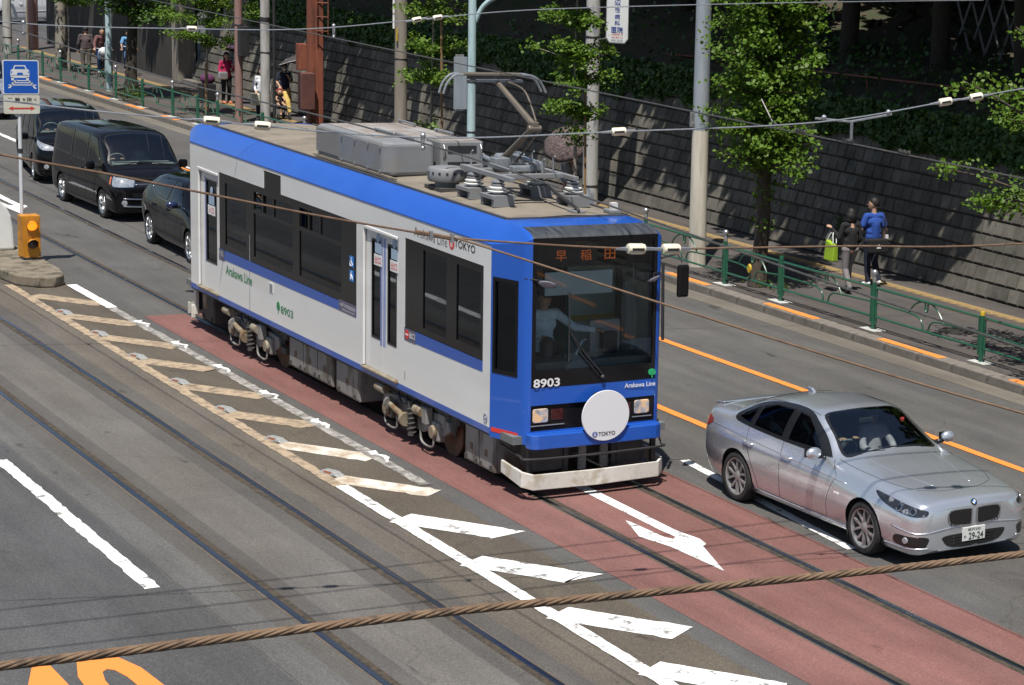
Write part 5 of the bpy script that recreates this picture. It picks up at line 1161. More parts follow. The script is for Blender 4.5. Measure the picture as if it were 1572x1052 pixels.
M['disc'] = mat('brake_disc', (.16, .155, .15), None, rough=.4, metal=.8)
M['car_glass'] = glass('car_windscreen_glass', (.68, .76, .74), (.9, .95, 1), .10)
M['car_tint'] = glass('car_tinted_glass', (.06, .065, .065), (.9, .95, 1), .06)
M['car_side'] = glass('car_side_glass', (.22, .25, .25), (.9, .95, 1), .06)
M['trim'] = mat('car_black_trim', (.012, .012, .013), None, rough=.3, coat=.3)
M['seam'] = mat('panel_gap', (.02, .02, .022), None, rough=.7)
M['chrome'] = mat('chrome', (.75, .76, .78), None, rough=.1, metal=1)
M['cabin'] = mat('cabin_dark', (.02, .02, .022), (.03, .03, .032), 5, .8)
M['cabin_grey'] = mat('cabin_grey', (.24, .26, .265), None, rough=.7)
M['hl_glass'] = mat('car_headlamp', (.035, .038, .042), (.42, .44, .47), 11, .08, .4, coat=1, lo=.55, hi=.66)
M['hl_bright'] = mat('car_headlamp_bright', (.62, .65, .68), (.35, .37, .40), 12, .08, .5, coat=1)
M['tl_glass'] = mat('car_tail_lamp', (.30, .012, .012), (.20, .01, .01), 9, .12, coat=1)
M['amber'] = mat('car_indicator', (.60, .12, .02), None, rough=.15, coat=1)
M['plate'] = mat('number_plate', (.68, .69, .66), None, rough=.45)
M['plate_ink'] = mat('number_plate_ink', (.02, .045, .035), None, rough=.5)
class Car:
    def __init__(s, root, paint, T, axles, R_arch, nx=130, k=6):
        s.root = root; xs = np.array(T['x']); s.L0, s.L1 = xs[0], xs[-1]
        u = np.linspace(0, 1, nx); X = s.L0+(s.L1-s.L0)*(u-.10*np.sin(2*PI*u)/(2*PI)*0)
        X = np.unique(np.r_[X, s.L0+.02*np.arange(6), s.L1-.02*np.arange(6)])
        g = lambda n: pchip(xs, T[n], X)
        zb, ysl, ym, zm, yb, zbt, yt, zt, zc = [g(n) for n in ('zb', 'ys', 'ym', 'zm', 'yb', 'zbelt', 'yt', 'zt', 'zc')]
        rows_y = [ysl*0, ysl*.55, ysl-.05, ysl, ym, ym*1., yb, yt, yt*.55, yt*0]
        rows_z = [zb, zb, zb+.003, zb+.07, zm-.16, zm, zbt, zt, zc-(zc-zt)*.25, zc]
        RY = np.array(rows_y); RZ = np.array(rows_z); nr = len(rows_y)
        q = np.concatenate([np.linspace(i, i+1, k, endpoint=False) for i in range(nr-1)]+[[nr-1]])
        t = np.arange(nr, dtype=float)
        HY = np.array([pchip(t, RY[:, i], q) for i in range(len(X))]); HZ = np.array([pchip(t, RZ[:, i], q) for i in range(len(X))])
        Yf = np.concatenate([-HY, HY[:, -2::-1]], 1); Zf = np.concatenate([HZ, HZ[:, -2::-1]], 1)
        n, mm = Yf.shape
        V = np.stack([np.repeat(X[:, None], mm, 1), Yf, Zf], 2); s.n, s.m = n, mm
        P = V.reshape(-1, 3).copy()
        F = [(i*mm+j, i*mm+j+1, (i+1)*mm+j+1, (i+1)*mm+j) for i in range(n-1) for j in range(mm-1)]
        F += [tuple(range(mm-1, -1, -1))] ; F += [tuple((n-1)*mm+j for j in range(mm))]
        s.full = (P.copy(), list(F)); s.bvh = BVHTree.FromPolygons([tuple(p) for p in P], F)
        inside = np.zeros(len(P), bool)
        for ax in axles:
            d = np.hypot(P[:, 0]-ax[0], P[:, 2]-ax[1]); ins = (d < R_arch) & (np.abs(P[:, 1]) > .50) & (P[:, 2] < ax[1]+R_arch+.02); inside |= ins
        keep = [f for f in F if not all(inside[i] for i in f)]
        for ax in axles:
            for i in np.where(inside)[0]:
                d = math.hypot(P[i, 0]-ax[0], P[i, 2]-ax[1])
                if d < R_arch and d > 1e-6:
                    if P[i, 2] <= ax[1]-.02: P[i, 0] = ax[0]+math.copysign(math.sqrt(max(R_arch**2-(P[i, 2]-ax[1])**2, 0)), P[i, 0]-ax[0])
                    else: P[i, 0] = ax[0]+(P[i, 0]-ax[0])*R_arch/d; P[i, 2] = ax[1]+(P[i, 2]-ax[1])*R_arch/d
        s.P, s.F = P, keep; s.holes = []; s.paint = paint
        for ax in axles:
            for sy in (-1, 1):
                b = MB(); a0 = np.linspace(-.5, PI+.5, 20)
                b.v = [(ax[0]+(R_arch+.012)*math.cos(a), sy*y, ax[1]+(R_arch+.012)*math.sin(a)) for y in (.90-.03, .5) for a in a0]
                b.f = [(i, i+1, 21+i, 20+i) for i in range(19)]+[tuple(range(20, 40))]; b.m = [0]*len(b.f)
                if abs(ax[2]) > 0: b.v = [(x, y*ax[2], z) for x, y, z in b.v]
                b.build('arch_liner', M['liner'], root)
    def ray(s, p, d, back=1.5):
        d = Vector(d).normalized(); h = s.bvh.ray_cast(Vector(p)-d*back, d)
        return (h[0], h[1] if h[1].dot(d) < 0 else -h[1]) if h[0] is not None else (Vector(p), -d)
    def patch(s, name, pts, d, mt, off=.004, ring=0, ring_mt=None, hole=False, rings=5, smooth_k=4, parent=None, sharp=False):
        """a panel following the body: outline pts (3-D, rough) dropped on to the body along d"""
        o = smooth_path([*pts, pts[0]], smooth_k)[:-1] if not sharp else [p for i in range(len(pts)) for p in [Vector(pts[i]).lerp(Vector(pts[(i+1) % len(pts)]), t/4) for t in range(4)]]
        c = sum(o, Vector())/len(o); N = len(o); V = []; ks = [1-i/rings for i in range(rings)]
        if ring: ks = [1, 1-ring]+[(1-ring)*(1-i/rings) for i in range(1, rings)]
        for kk in ks:
            for p in o:
                h, nn = s.ray(c+(p-c)*kk, d); V.append(h+nn*off)
        h, nn = s.ray(c, d); V.append(h+nn*off)
        b = MB(); b.v = [tuple(v) for v in V]
        for r in range(len(ks)-1):
            for i in range(N):
                b.f.append((r*N+i, r*N+(i+1) % N, (r+1)*N+(i+1) % N, (r+1)*N+i)); b.m.append(1 if (ring and r == 0) else 0)
        for i in range(N): b.f.append(((len(ks)-1)*N+i, (len(ks)-1)*N+(i+1) % N, len(ks)*N)); b.m.append(0)
        if hole: s.holes.append((Vector(d).normalized(), [c+(p-c)*(1-ring*.55) for p in o]))
        return b.build(name, [mt, ring_mt or M['trim']], parent or s.root, smooth=True)
    def seam(s, name, pts, d, r=.0045, mt=None, k=6, off=-.001):
        out = []
        for p in smooth_path(pts, k):
            h, nn = s.ray(p, d); out.append(h+nn*off)
        return MB().tube(out, r, 5).build(name, mt or M['seam'], s.root, smooth=True)
    def finish(s):
        P = s.P; drop = set()
        cen = np.array([P[list(f)].mean(0) for f in s.F])
        for d, o in s.holes:
            a = d.orthogonal().normalized(); b = d.cross(a); A, B = np.array(a), np.array(b)
            poly = np.array([[p.dot(a), p.dot(b)] for p in o]); q = np.stack([cen@A, cen@B], 1)
            c0 = np.array(sum(o, Vector())/len(o)); near = np.abs((cen-c0)@np.array(d)) < .42
            ins = np.zeros(len(q), bool); j = len(poly)-1
            for i in range(len(poly)):
                xi, yi = poly[i]; xj, yj = poly[j]
                cnd = ((yi > q[:, 1]) != (yj > q[:, 1])) & (q[:, 0] < (xj-xi)*(q[:, 1]-yi)/(yj-yi+1e-12)+xi); ins ^= cnd; j = i
            drop |= set(np.where(ins & near)[0].tolist())
        F = [f for i, f in enumerate(s.F) if i not in drop]
        b = MB(); b.v = [tuple(p) for p in P]; b.f = F; b.m = [0]*len(F)
        o = b.build('body', s.paint, s.root)
        bm = bmesh.new(); bm.from_mesh(o.data); bmesh.ops.delete(bm, geom=[v for v in bm.verts if not v.link_faces], context='VERTS'); bmesh.ops.remove_doubles(bm, verts=bm.verts, dist=.0004)
        bmesh.ops.recalc_face_normals(bm, faces=bm.faces); bm.to_mesh(o.data); bm.free()
        o.data.polygons.foreach_set('use_smooth', [True]*len(o.data.polygons)); o.data.set_sharp_from_angle(angle=math.radians(34)); return o
def car_wheel(parent, x, y, z, R, wd, rim_r, spokes, twin, mt, sy, steer=0.):
    T = Matrix.Translation((x, y, z)) @ Matrix.Rotation(steer, 4, 'Z') @ Matrix.Rotation(PI/2*(-sy), 4, 'X')     # local +z looks outward
    h = wd/2
    wh = MB().lathe([(rim_r-.01, -h), (R-.03, -h), (R-.006, -h+.03), (R, -h+.06), (R, h-.06), (R-.008, h-.03), (R-.03, h-.004), (rim_r+.02, h), (rim_r, h-.012)], (0, 0, 0), 40, T, cap=False).build('wheel', M['tyre'], parent, smooth=35)
    MB().lathe([(rim_r+.004, h-.010), (rim_r+.002, h-.004), (rim_r-.016, h-.012), (rim_r-.022, h-.07), (rim_r-.03, -h+.01)], (0, 0, 0), 40, T, cap=False).build('rim', mt, wh, smooth=35).data.polygons
    MB().lathe([(.06, h-.11), (rim_r-.035, h-.11), (rim_r-.035, h-.13), (.001, h-.13)], (0, 0, 0), 28, T).build('brake_disc', M['disc'], wh, smooth=35)
    sp = MB()
    for i in range(spokes):
        for t in ((-1, 1) if twin else (0,)):
            a = 2*PI*i/spokes+t*.0; A = T @ Matrix.Rotation(a, 4, 'Z'); w0, w1 = (.020, .018) if twin else (.034, .026)
            o0, o1 = (t*.026, t*.062) if twin else (0, 0)
            ring = []
            for rr, oo, ww, zz in ((.045, o0, w0, h-.030), (rim_r*.55, (o0+o1)/2*1.1, w0*.9, h-.022), (rim_r-.012, o1, w1, h-.018)):
                ring += [A @ Vector((rr, oo-ww, zz-.03)), A @ Vector((rr, oo-ww*.8, zz)), A @ Vector((rr, oo+ww*.8, zz)), A @ Vector((rr, oo+ww, zz-.03))]
            sp.add(ring, [(4*r+c, 4*r+(c+1) % 4, 4*r+4+(c+1) % 4, 4*r+4+c) for r in range(2) for c in range(4)])
    sp.lathe([(.001, h-.018), (.035, h-.018), (.06, h-.026), (.065, h-.06)], (0, 0, 0), 20, T); sp.build('spokes', mt, wh, smooth=30)
    return wh
def seat(root, x, y, z, mt):
    MB().box(x-.25, x+.28, y-.24, y+.24, z, z+.16).build('seat', mt, root, bevel=.05); MB().box(x-.38, x-.24, y-.23, y+.23, z+.1, z+.58, Matrix.Translation((0, 0, 0))).build('seat_back', mt, root, bevel=.05)
    MB().box(x-.40, x-.30, y-.12, y+.12, z+.57, z+.72).build('headrest', mt, root, bevel=.04)
def cabin(root, x0, x1, hw, zf, z_dash, xd, seats, mt):
    MB().box(x0, x1, -hw, hw, zf-.03, zf).build('cabin_floor', M['cabin'], root)
    MB().box(xd-.10, xd+.42, -hw, hw, zf, z_dash).build('dashboard', mt, root, bevel=.05)
    T = Matrix.Translation((xd-.22, -.36, z_dash-.01)) @ Matrix.Rotation(-1.15, 4, 'Y')
    MB().tube([T @ Vector((.185*math.cos(a), .185*math.sin(a), 0)) for a in np.linspace(0, 2*PI, 25)[:-1]], .014, 6, closed=True).build('steering_wheel', M['cabin_grey'], root, smooth=True)
    for x, y in seats: seat(root, x, y, zf+.12, mt)
M['silver'] = mat('silver_paint', (.66, .695, .745), (.68, .715, .765), 3, .26, .76, coat=.9)
M['black_paint'] = mat('black_car_paint', (.0040, .0045, .006), (.005, .0055, .007), 3, .05, 0, coat=.0, spec=.24)
M['dark_paint'] = mat('dark_grey_car_paint', (.0055, .0055, .007), (.0065, .0065, .008), 3, .06, 0, coat=.0, spec=.26)
# ---------------------------------------------------------------- silver sedan
def sedan():
    h = .036; t = thing('sedan', 'silver sedan with twin-spoke alloys driving beside the tram front', 'car', (2.42, 2.325, 0), h, world=False)
    T = dict(x=[-2.31, -2.28, -2.18, -2.0, -1.72, -1.42, -1.10, -.60, -.10, .10, .45, .80, .95, 1.25, 1.60, 1.90, 2.08, 2.20, 2.27, 2.315],
             zb=[.36, .28, .24, .21, .20, .19, .18, .18, .18, .18, .18, .18, .18, .18, .18, .18, .18, .18, .19, .24],
             ys=[.55, .66, .74, .80, .84, .85, .85, .85, .85, .85, .85, .85, .85, .85, .85, .85, .84, .82, .76, .64],
             ym=[.58, .70, .80, .865, .90, .91, .905, .90, .90, .90, .90, .90, .905, .91, .91, .895, .87, .835, .77, .64],
             zm=[.66, .68, .72, .76, .78, .78, .76, .74, .72, .71, .70, .69, .68, .67, .66, .64, .62, .60, .58, .54],
             yb=[.54, .62, .70, .75, .785, .80, .82, .83, .83, .825, .82, .81, .80, .79, .775, .75, .725, .70, .665, .56],
             zbelt=[.90, .97, 1.02, 1.04, 1.035, 1.02, 1.0, .985, .97, .965, .955, .945, .935, .91, .885, .855, .825, .795, .77, .70],
             yt=[.48, .54, .60, .60, .57, .545, .56, .575, .57, .565, .60, .68, .69, .68, .67, .65, .63, .60, .56, .46],
             zt=[.94, 1.01, 1.06, 1.075, 1.10, 1.22, 1.315, 1.375, 1.375, 1.36, 1.19, .995, .965, .935, .905, .875, .84, .81, .785, .712],
             zc=[.96, 1.03, 1.085, 1.105, 1.135, 1.265, 1.375, 1.435, 1.43, 1.405, 1.235, 1.035, 1.005, .975, .93, .897, .86, .828, .80, .722])
    T['x'] = [x if x < 1.9 else 1.9+(x-1.9)*1.46 for x in T['x']]
    ax = [(1.53, .325, 1), (-1.28, .325, 1)]
    c = Car(t, M['silver'], T, ax, .365)
    for sy in (-1, 1):
        D = (0, -sy, .0)
        S = lambda pts: [(x, sy*.80, z) for x, z in pts]
        c.patch('window_surround', S([(.70, .985), (.36, 1.20), (.04, 1.352), (-.30, 1.385), (-.75, 1.365), (-1.12, 1.285), (-1.40, 1.155), (-1.50, 1.075), (-1.40, 1.02), (-.9, 1.0), (-.2, .985)]), D, M['trim'], .007, hole=False, rings=9)
        c.patch('front_side_window', S([(.50, 1.015), (.20, 1.22), (-.02, 1.332), (-.25, 1.35), (-.24, 1.0)]), D, M['car_side'], .012, ring=.10, hole=True, sharp=True)
        c.patch('rear_side_window', S([(-.33, 1.005), (-.34, 1.352), (-.75, 1.335), (-1.02, 1.27), (-1.03, 1.02)]), D, M['car_tint'], .012, ring=.09, hole=True, sharp=True)
        c.patch('quarter_window', S([(-1.09, 1.03), (-1.08, 1.25), (-1.35, 1.125), (-1.42, 1.06)]), D, M['car_tint'], .012, ring=.14, hole=True, sharp=True)
        c.seam('door_seam', S([(.92, .80), (.78, .55), (.74, .30)]), D); c.seam('door_seam', S([(.76, .97), (.92, .82)]), D)
        c.seam('door_seam', S([(-.29, .99), (-.28, .6), (-.30, .28)]), D)
        c.seam('door_seam', S([(-1.10, 1.0), (-1.06, .85), (-.98, .68), (-.84, .42), (-.80, .28)]), D)
        c.seam('sill_seam', S([(.74, .28), (0, .265), (-.80, .28)]), D)
        c.seam('crease_line', S([(1.15, .775), (.4, .80), (-.6, .845), (-1.6, .90), (-2.1, .90)]), D, .007, M['silver'], off=0)
        c.seam('window_chrome', S([(.70, .983), (0, .983), (-.9, .998), (-1.42, 1.022)]), D, .006, M['trim'])
        for x in (-.13, -.99):
            p, nn = c.ray((x, sy*.9, .83), D); q = MB(); q.tube(smooth_path([(x-.11, p.y+sy*.004, .825), (x-.08, p.y+sy*.034, .83), (x+.06, p.y+sy*.034, .822), (x+.10, p.y+sy*.004, .818)], 4), .014, 8); q.build('door_handle', M['silver'], t, smooth=True)
        mr = MB(); mr.v = []; o = mr.sphere((.62, sy*1.0, 1.045), .10, 16, 10, (.62, 1.05, .72)).build('side_mirror', M['silver'], t, smooth=True)
        o.data.transform(Matrix.Translation((.62, sy*1.0, 1.045)) @ Matrix.Diagonal((.0+1, 1, 1, 1)) @ Matrix.Translation((-.62, -sy*1.0, -1.045)))
        MB().tube([(.60, sy*.83, .985), (.61, sy*.93, 1.0)], [.035, .028], 8).build('mirror_foot', M['trim'], t, smooth=True)
        MB().box(.535, .555, *sorted((sy*.92, sy*1.08)), .985, 1.09).build('mirror_lip', M['trim'], t)
        # head lamp, fog, intakes
        Df = Vector((-.72, -sy*.69, 0))
        c.patch('headlamp', [(2.22, sy*.42, .655), (2.24, sy*.43, .715), (2.10, sy*.62, .755), (1.90, sy*.82, .80), (1.74, sy*.87, .815), (1.86, sy*.86, .735), (2.05, sy*.74, .672), (2.16, sy*.56, .645)], Df, M['hl_glass'], .006, ring=.05)
        for yy, xx, zz, rr in ((.56, 2.14, .695, .044), (.70, 2.03, .712, .046)):
            p, nn = c.ray((xx, sy*yy, zz), Df); TT = Matrix.Translation(p+nn*.004) @ nn.to_track_quat('Z', 'Y').to_matrix().to_4x4()
            MB().lathe([(.001, .006), (rr*.72, .004), (rr*.74, -.01)], (0, 0, 0), 20, TT).build('lamp_projector', M['trim'], t, smooth=30)
            MB().lathe([(rr*.72, .0), (rr*.78, .012), (rr*.95, .010), (rr, .0)], (0, 0, 0), 20, TT, cap=False).build('lamp_ring', M['chrome'], t, smooth=30)
        c.patch('side_intake', [(2.2, sy*.50, .29), (2.2, sy*.47, .40), (2.1, sy*.66, .41), (2.0, sy*.78, .40), (2.0, sy*.78, .30), (2.1, sy*.66, .28)], (-.85, -sy*.5, 0), M['trim'], .004)
        p, nn = c.ray((2.08, sy*.70, .355), (-.85, -sy*.5, 0)); MB().lathe([(.001, .02), (.035, .018), (.042, 0)], (0, 0, 0), 18, Matrix.Translation(p) @ nn.to_track_quat('Z', 'Y').to_matrix().to_4x4()).build('fog_lamp', M['hl_bright'], t, smooth=30)
        c.seam('bumper_blade', [(2.25, sy*.45, .275), (2.15, sy*.62, .265), (2.0, sy*.8, .265), (1.92, sy*.85, .26)], (-.8, -sy*.6, 0), .012, M['silver'])
        c.patch('tail_lamp', [(-2.22, sy*.66, .90), (-2.24, sy*.66, .80), (-2.05, sy*.83, .84), (-1.93, sy*.85, .90), (-1.98, sy*.84, .945), (-2.12, sy*.76, .96)], (.6, -sy*.8, 0), M['tl_glass'], .006)
        for a in ax: car_wheel(t, a[0], sy*.785, .325, .325, .225, .235, 5, True, M['alloy'], sy)
        MB().prism([(.93, .62), (1.05, .62), (1.05, .645), (.93, .645)], lambda u, v, d: Vector((u, sy*d, v)), .9045, .909).build('fender_badge', M['chrome'], t)
        # kidney grille
        K = [(2.3, sy*y, z) for y, z in ((.03, .52), (.03, .655), (.055, .695), (.30, .70), (.375, .675), (.39, .62), (.335, .525), (.075, .49))]
        c.patch('grille_frame', K, (-1, 0, 0), M['chrome'], .012, smooth_k=5)
        cK = Vector((2.3, sy*.205, .600)); K2 = [cK+(Vector(p)-cK)*.88 for p in K]
        c.patch('grille', K2, (-1, 0, 0), M['liner'], .016, smooth_k=5)
        for i in range(8):
            y = .068+.038*i; a, _ = c.ray((2.3, sy*y, .51), (-1, 0, 0)); b_, _ = c.ray((2.3, sy*y, .685), (-1, 0, 0)); MB().tube([a+Vector((.018, 0, 0)), b_+Vector((.018, 0, 0))], .005, 5).build('grille_slat', M['trim'], t)
    c.patch('windscreen', [(.78, 0, 1.03), (.80, -.35, 1.02), (.80, -.66, .985), (.45, -.60, 1.20), (.13, -.53, 1.365), (.11, -.25, 1.395), (.11, 0, 1.40), (.11, .25, 1.395), (.13, .53, 1.365), (.45, .60, 1.20), (.80, .66, .985), (.80, .35, 1.02)], (-.55, 0, -.83), M['car_glass'], .005, ring=.055, hole=True, rings=7)
    c.patch('rear_window', [(-1.66, -.50, 1.13), (-1.15, -.48, 1.33), (-1.12, 0, 1.37), (-1.15, .48, 1.33), (-1.66, .50, 1.13), (-1.68, 0, 1.15)], (.5, 0, -.86), M['car_tint'], .005, ring=.06)
    c.patch('lower_intake', [(2.3, -.46, .37), (2.3, -.30, .25), (2.3, .30, .25), (2.3, .46, .37), (2.3, .34, .40), (2.3, -.34, .40)], (-1, 0, 0), M['liner'], .004)
    for i in range(3): c.seam('intake_bar', [(2.3, -.30, .295+.035*i), (2.3, 0, .295+.035*i), (2.3, .30, .295+.035*i)], (-1, 0, 0), .005, M['trim'], off=.004)
    for sy in (-1, 1):
        c.seam('bonnet_seam', [(.80, sy*.74, .97), (1.3, sy*.72, .93), (1.75, sy*.66, .87), (2.05, sy*.54, .80)], (0, -sy*.35, -1))
        c.seam('bonnet_crease', [(.95, sy*.46, 1.0), (1.5, sy*.40, .95), (2.05, sy*.26, .84)], (0, 0, -1), .006, M['silver'], off=-.003)
    for sy in (-1, 1):
        c.seam('bumper_crease', [(2.28, sy*.10, .50), (2.26, sy*.42, .47), (2.12, sy*.66, .45), (1.98, sy*.84, .50)], (-.9, -sy*.35, 0), .011, M['silver'], off=-.002)
        c.seam('sill_blade', [(1.12, sy*.86, .235), (.3, sy*.86, .245), (-.85, sy*.86, .255)], (0, -sy, 0), .016, M['silver'], off=0)
        c.seam('roof_gutter', [(.10, sy*.56, 1.36), (-.3, sy*.565, 1.395), (-.9, sy*.56, 1.36), (-1.4, sy*.55, 1.24)], (0, -sy*.6, -.8), .006, M['seam'])
    c.seam('bonnet_edge', [(2.05, -.54, .80), (2.17, -.3, .78), (2.19, 0, .775), (2.17, .3, .78), (2.05, .54, .80)], (-.3, 0, -1))
    c.seam('bumper_lip', [(2.2, -.5, .235), (2.3, -.25, .225), (2.31, 0, .225), (2.3, .25, .225), (2.2, .5, .235)], (-1, 0, 0), .012, M['silver'])
    pl = MB().box(2.50, 2.519, -.165, .165, .300, .465).build('number_plate', M['plate'], t, bevel=.004)
    f = lambda u0, v0: (lambda u, v, d: Vector((2.5215, u0+u, v0+v)))
    text_mesh('神戸330', .185, .040, f(0, .433), .01, 'lettering', M['plate_ink'], pl); text_mesh('29-24', .215, .085, f(.03, .355), .018, 'lettering', M['plate_ink'], pl); text_mesh('め', .035, .035, f(-.13, .355), .008, 'lettering', M['plate_ink'], pl)
    p, nn = c.ray((2.42, 0, .735), (-1, 0, -.25)); TT = Matrix.Translation(p+nn*.004) @ nn.to_track_quat('Z', 'Y').to_matrix().to_4x4()
    em = MB().lathe([(.040, 0), (.042, .004), (.036, .006), (.001, .006)], (0, 0, 0), 24, TT).build('emblem', M['trim'], t, smooth=30)
    for i in range(4):
        a = [TT @ Vector((0, 0, .008))]+[TT @ Vector((.026*math.cos(PI/2*i+q), .026*math.sin(PI/2*i+q), .008)) for q in np.linspace(0, PI/2, 6)]
        MB().add(a, [tuple(range(7))]).build('emblem_quarter', mat('emblem_blue', (.02, .16, .55), None) if i % 2 else M['plate'], em)
    fn = MB(); fn.prism([(-1.02, 1.375), (-.86, 1.40), (-.95, 1.455), (-1.03, 1.462)], lambda u, v, d: Vector((u, d, v)), -.022, .022); fn.build('antenna_fin', M['silver'], t, bevel=.012, seg=3)
    sp = MB(); sp.prism([(-2.29, 1.045), (-2.12, 1.085), (-2.12, 1.10), (-2.30, 1.085)], lambda u, v, d: Vector((u, d, v)), -.58, .58); sp.build('boot_spoiler', M['silver'], t, bevel=.008)
    for a, b_ in (((.80, .5, 1.025), (.74, -.15, 1.055)), ((.82, -.1, 1.025), (.76, -.6, 1.02))): MB().tube([a, b_], .009, 5).build('wiper', M['trim'], t)
    cabin(t, -1.6, 1.0, .72, .40, .93, .52, [(-.10, -.36), (-.10, .36), (-.78, -.36), (-.78, .36)], M['cabin'])
    MB().box(.235, .265, -.10, .10, 1.25, 1.31).build('rear_view_mirror', M['cabin'], t, bevel=.01)
    MB().cbox((.36, .47, 1.262), (.012, .05, .05), Matrix.Identity(4)).build('inspection_sticker', mat('sticker_red', (.5, .05, .05), None), t)
    c.finish(); return t
sedan()
# ---------------------------------------------------------------- black hatchback behind the tram
def hatch():
    t = thing('hatchback', 'black hatchback half hidden behind the rear of the tram', 'car', (-20.42, 1.82, 0), -.018, world=False)
    T = dict(x=[-2.23, -2.19, -2.08, -1.85, -1.5, -1.1, -.6, -.1, .15, .55, .95, 1.1, 1.4, 1.75, 2.0, 2.13, 2.2, 2.23],
             zb=[.40, .30, .25, .22, .20, .19, .19, .19, .19, .19, .19, .19, .19, .19, .19, .19, .20, .25],
             ys=[.5, .64, .73, .80, .83, .84, .84, .84, .84, .84, .84, .84, .84, .83, .77, .68, .58, .42],
             ym=[.55, .70, .80, .87, .895, .89, .88, .88, .88, .88, .88, .885, .89, .87, .80, .70, .60, .44],
             zm=[.70, .72, .75, .78, .78, .75, .72, .71, .70, .70, .69, .68, .67, .64, .60, .57, .54, .50],
             yb=[.52, .60, .68, .75, .79, .81, .82, .82, .815, .81, .80, .79, .76, .70, .61, .52, .45, .34],
             zbelt=[.98, 1.05, 1.10, 1.11, 1.08, 1.04, 1.0, .98, .975, .97, .955, .945, .90, .84, .78, .72, .67, .60],
             yt=[.46, .50, .53, .55, .56, .57, .57, .565, .56, .61, .68, .69, .66, .60, .51, .43, .36, .26],
             zt=[1.02, 1.10, 1.19, 1.30, 1.38, 1.42, 1.43, 1.41, 1.385, 1.20, 1.00, .975, .925, .86, .80, .74, .69, .62],
             zc=[1.04, 1.13, 1.235, 1.36, 1.44, 1.475, 1.48, 1.465, 1.44, 1.255, 1.045, 1.015, .96, .89, .825, .76, .705, .635])
    ax = [(1.33, .325, .98), (-1.37, .325, .98)]; c = Car(t, M['black_paint'], T, ax, .365, 110, 5)
    for sy in (-1, 1):
        D = (0, -sy, 0); S = lambda p: [(x, sy*.8, z) for x, z in p]
        c.patch('front_side_window', S([(.62, 1.02), (.25, 1.25), (.05, 1.36), (-.2, 1.385), (-.22, 1.02)]), D, M['car_tint'], .006, ring=.12, hole=True, sharp=True)
        c.patch('rear_side_window', S([(-.30, 1.03), (-.30, 1.385), (-.75, 1.375), (-1.1, 1.32), (-1.32, 1.16), (-1.05, 1.07)]), D, M['car_tint'], .006, ring=.12, hole=True, sharp=True)
        c.seam('window_chrome', S([(.8, .985), (0, .995), (-.8, 1.015), (-1.25, 1.10), (-1.42, 1.18), (-1.2, 1.33)]), D, .008, M['chrome'], off=.003)
        for pts in ([(.86, .92), (.80, .6), (.76, .30)], [(-.25, 1.0), (-.24, .6), (-.27, .28)], [(-1.2, 1.06), (-1.05, .78), (-.92, .5), (-.88, .28)]): c.seam('door_seam', S(pts), D)
        c.seam('crease_line', S([(1.0, .72), (.2, .74), (-.8, .82), (-1.6, .90)]), D, .010, M['black_paint'], off=0)
        c.patch('tail_lamp', [(-2.10, sy*.66, .92), (-2.12, sy*.66, .84), (-1.9, sy*.82, .90), (-1.8, sy*.83, .97), (-1.98, sy*.75, .98)], (.6, -sy*.8, 0), M['tl_glass'], .006)
        c.patch('headlamp', [(2.1, sy*.42, .66), (2.0, sy*.58, .73), (1.75, sy*.78, .78), (1.85, sy*.76, .70), (2.0, sy*.62, .64)], (-.72, -sy*.69, 0), M['hl_glass'], .006)
        for x in (-.1, -1.0):
            p, nn = c.ray((x, sy*.9, .86), D); MB().tube(smooth_path([(x-.1, p.y, .86), (x-.07, p.y+sy*.03, .865), (x+.07, p.y+sy*.03, .86), (x+.1, p.y, .855)], 3), .013, 7).build('door_handle', M['black_paint'], t, smooth=True)
        MB().sphere((.66, sy*.99, 1.05), .105, 14, 9, (.62, 1.1, .68)).build('side_mirror', mat('mirror_navy', (.012, .02, .07), None, rough=.2, coat=.8), t, smooth=True)
        MB().tube([(.64, sy*.82, 1.0), (.65, sy*.92, 1.01)], .03, 7).build('mirror_foot', M['trim'], t)
        for a in ax: car_wheel(t, a[0], sy*.765, .325, .325, .215, .232, 9, False, M['alloy_bright'], sy)
    c.patch('windscreen', [(.92, 0, 1.04), (.93, -.64, 1.0), (.55, -.58, 1.22), (.2, -.52, 1.39), (.18, 0, 1.43), (.2, .52, 1.39), (.55, .58, 1.22), (.93, .64, 1.0)], (-.55, 0, -.83), M['car_glass'], .005, ring=.06, hole=True)
    c.patch('rear_window', [(-2.06, -.45, 1.17), (-1.72, -.48, 1.36), (-1.7, 0, 1.40), (-1.72, .48, 1.36), (-2.06, .45, 1.17), (-2.08, 0, 1.19)], (.6, 0, -.8), M['car_tint'], .005, ring=.06)
    cabin(t, -1.6, 1.1, .72, .42, .95, .60, [(-.1, -.36), (-.1, .36)], M['cabin']); c.finish(); return t
hatch()
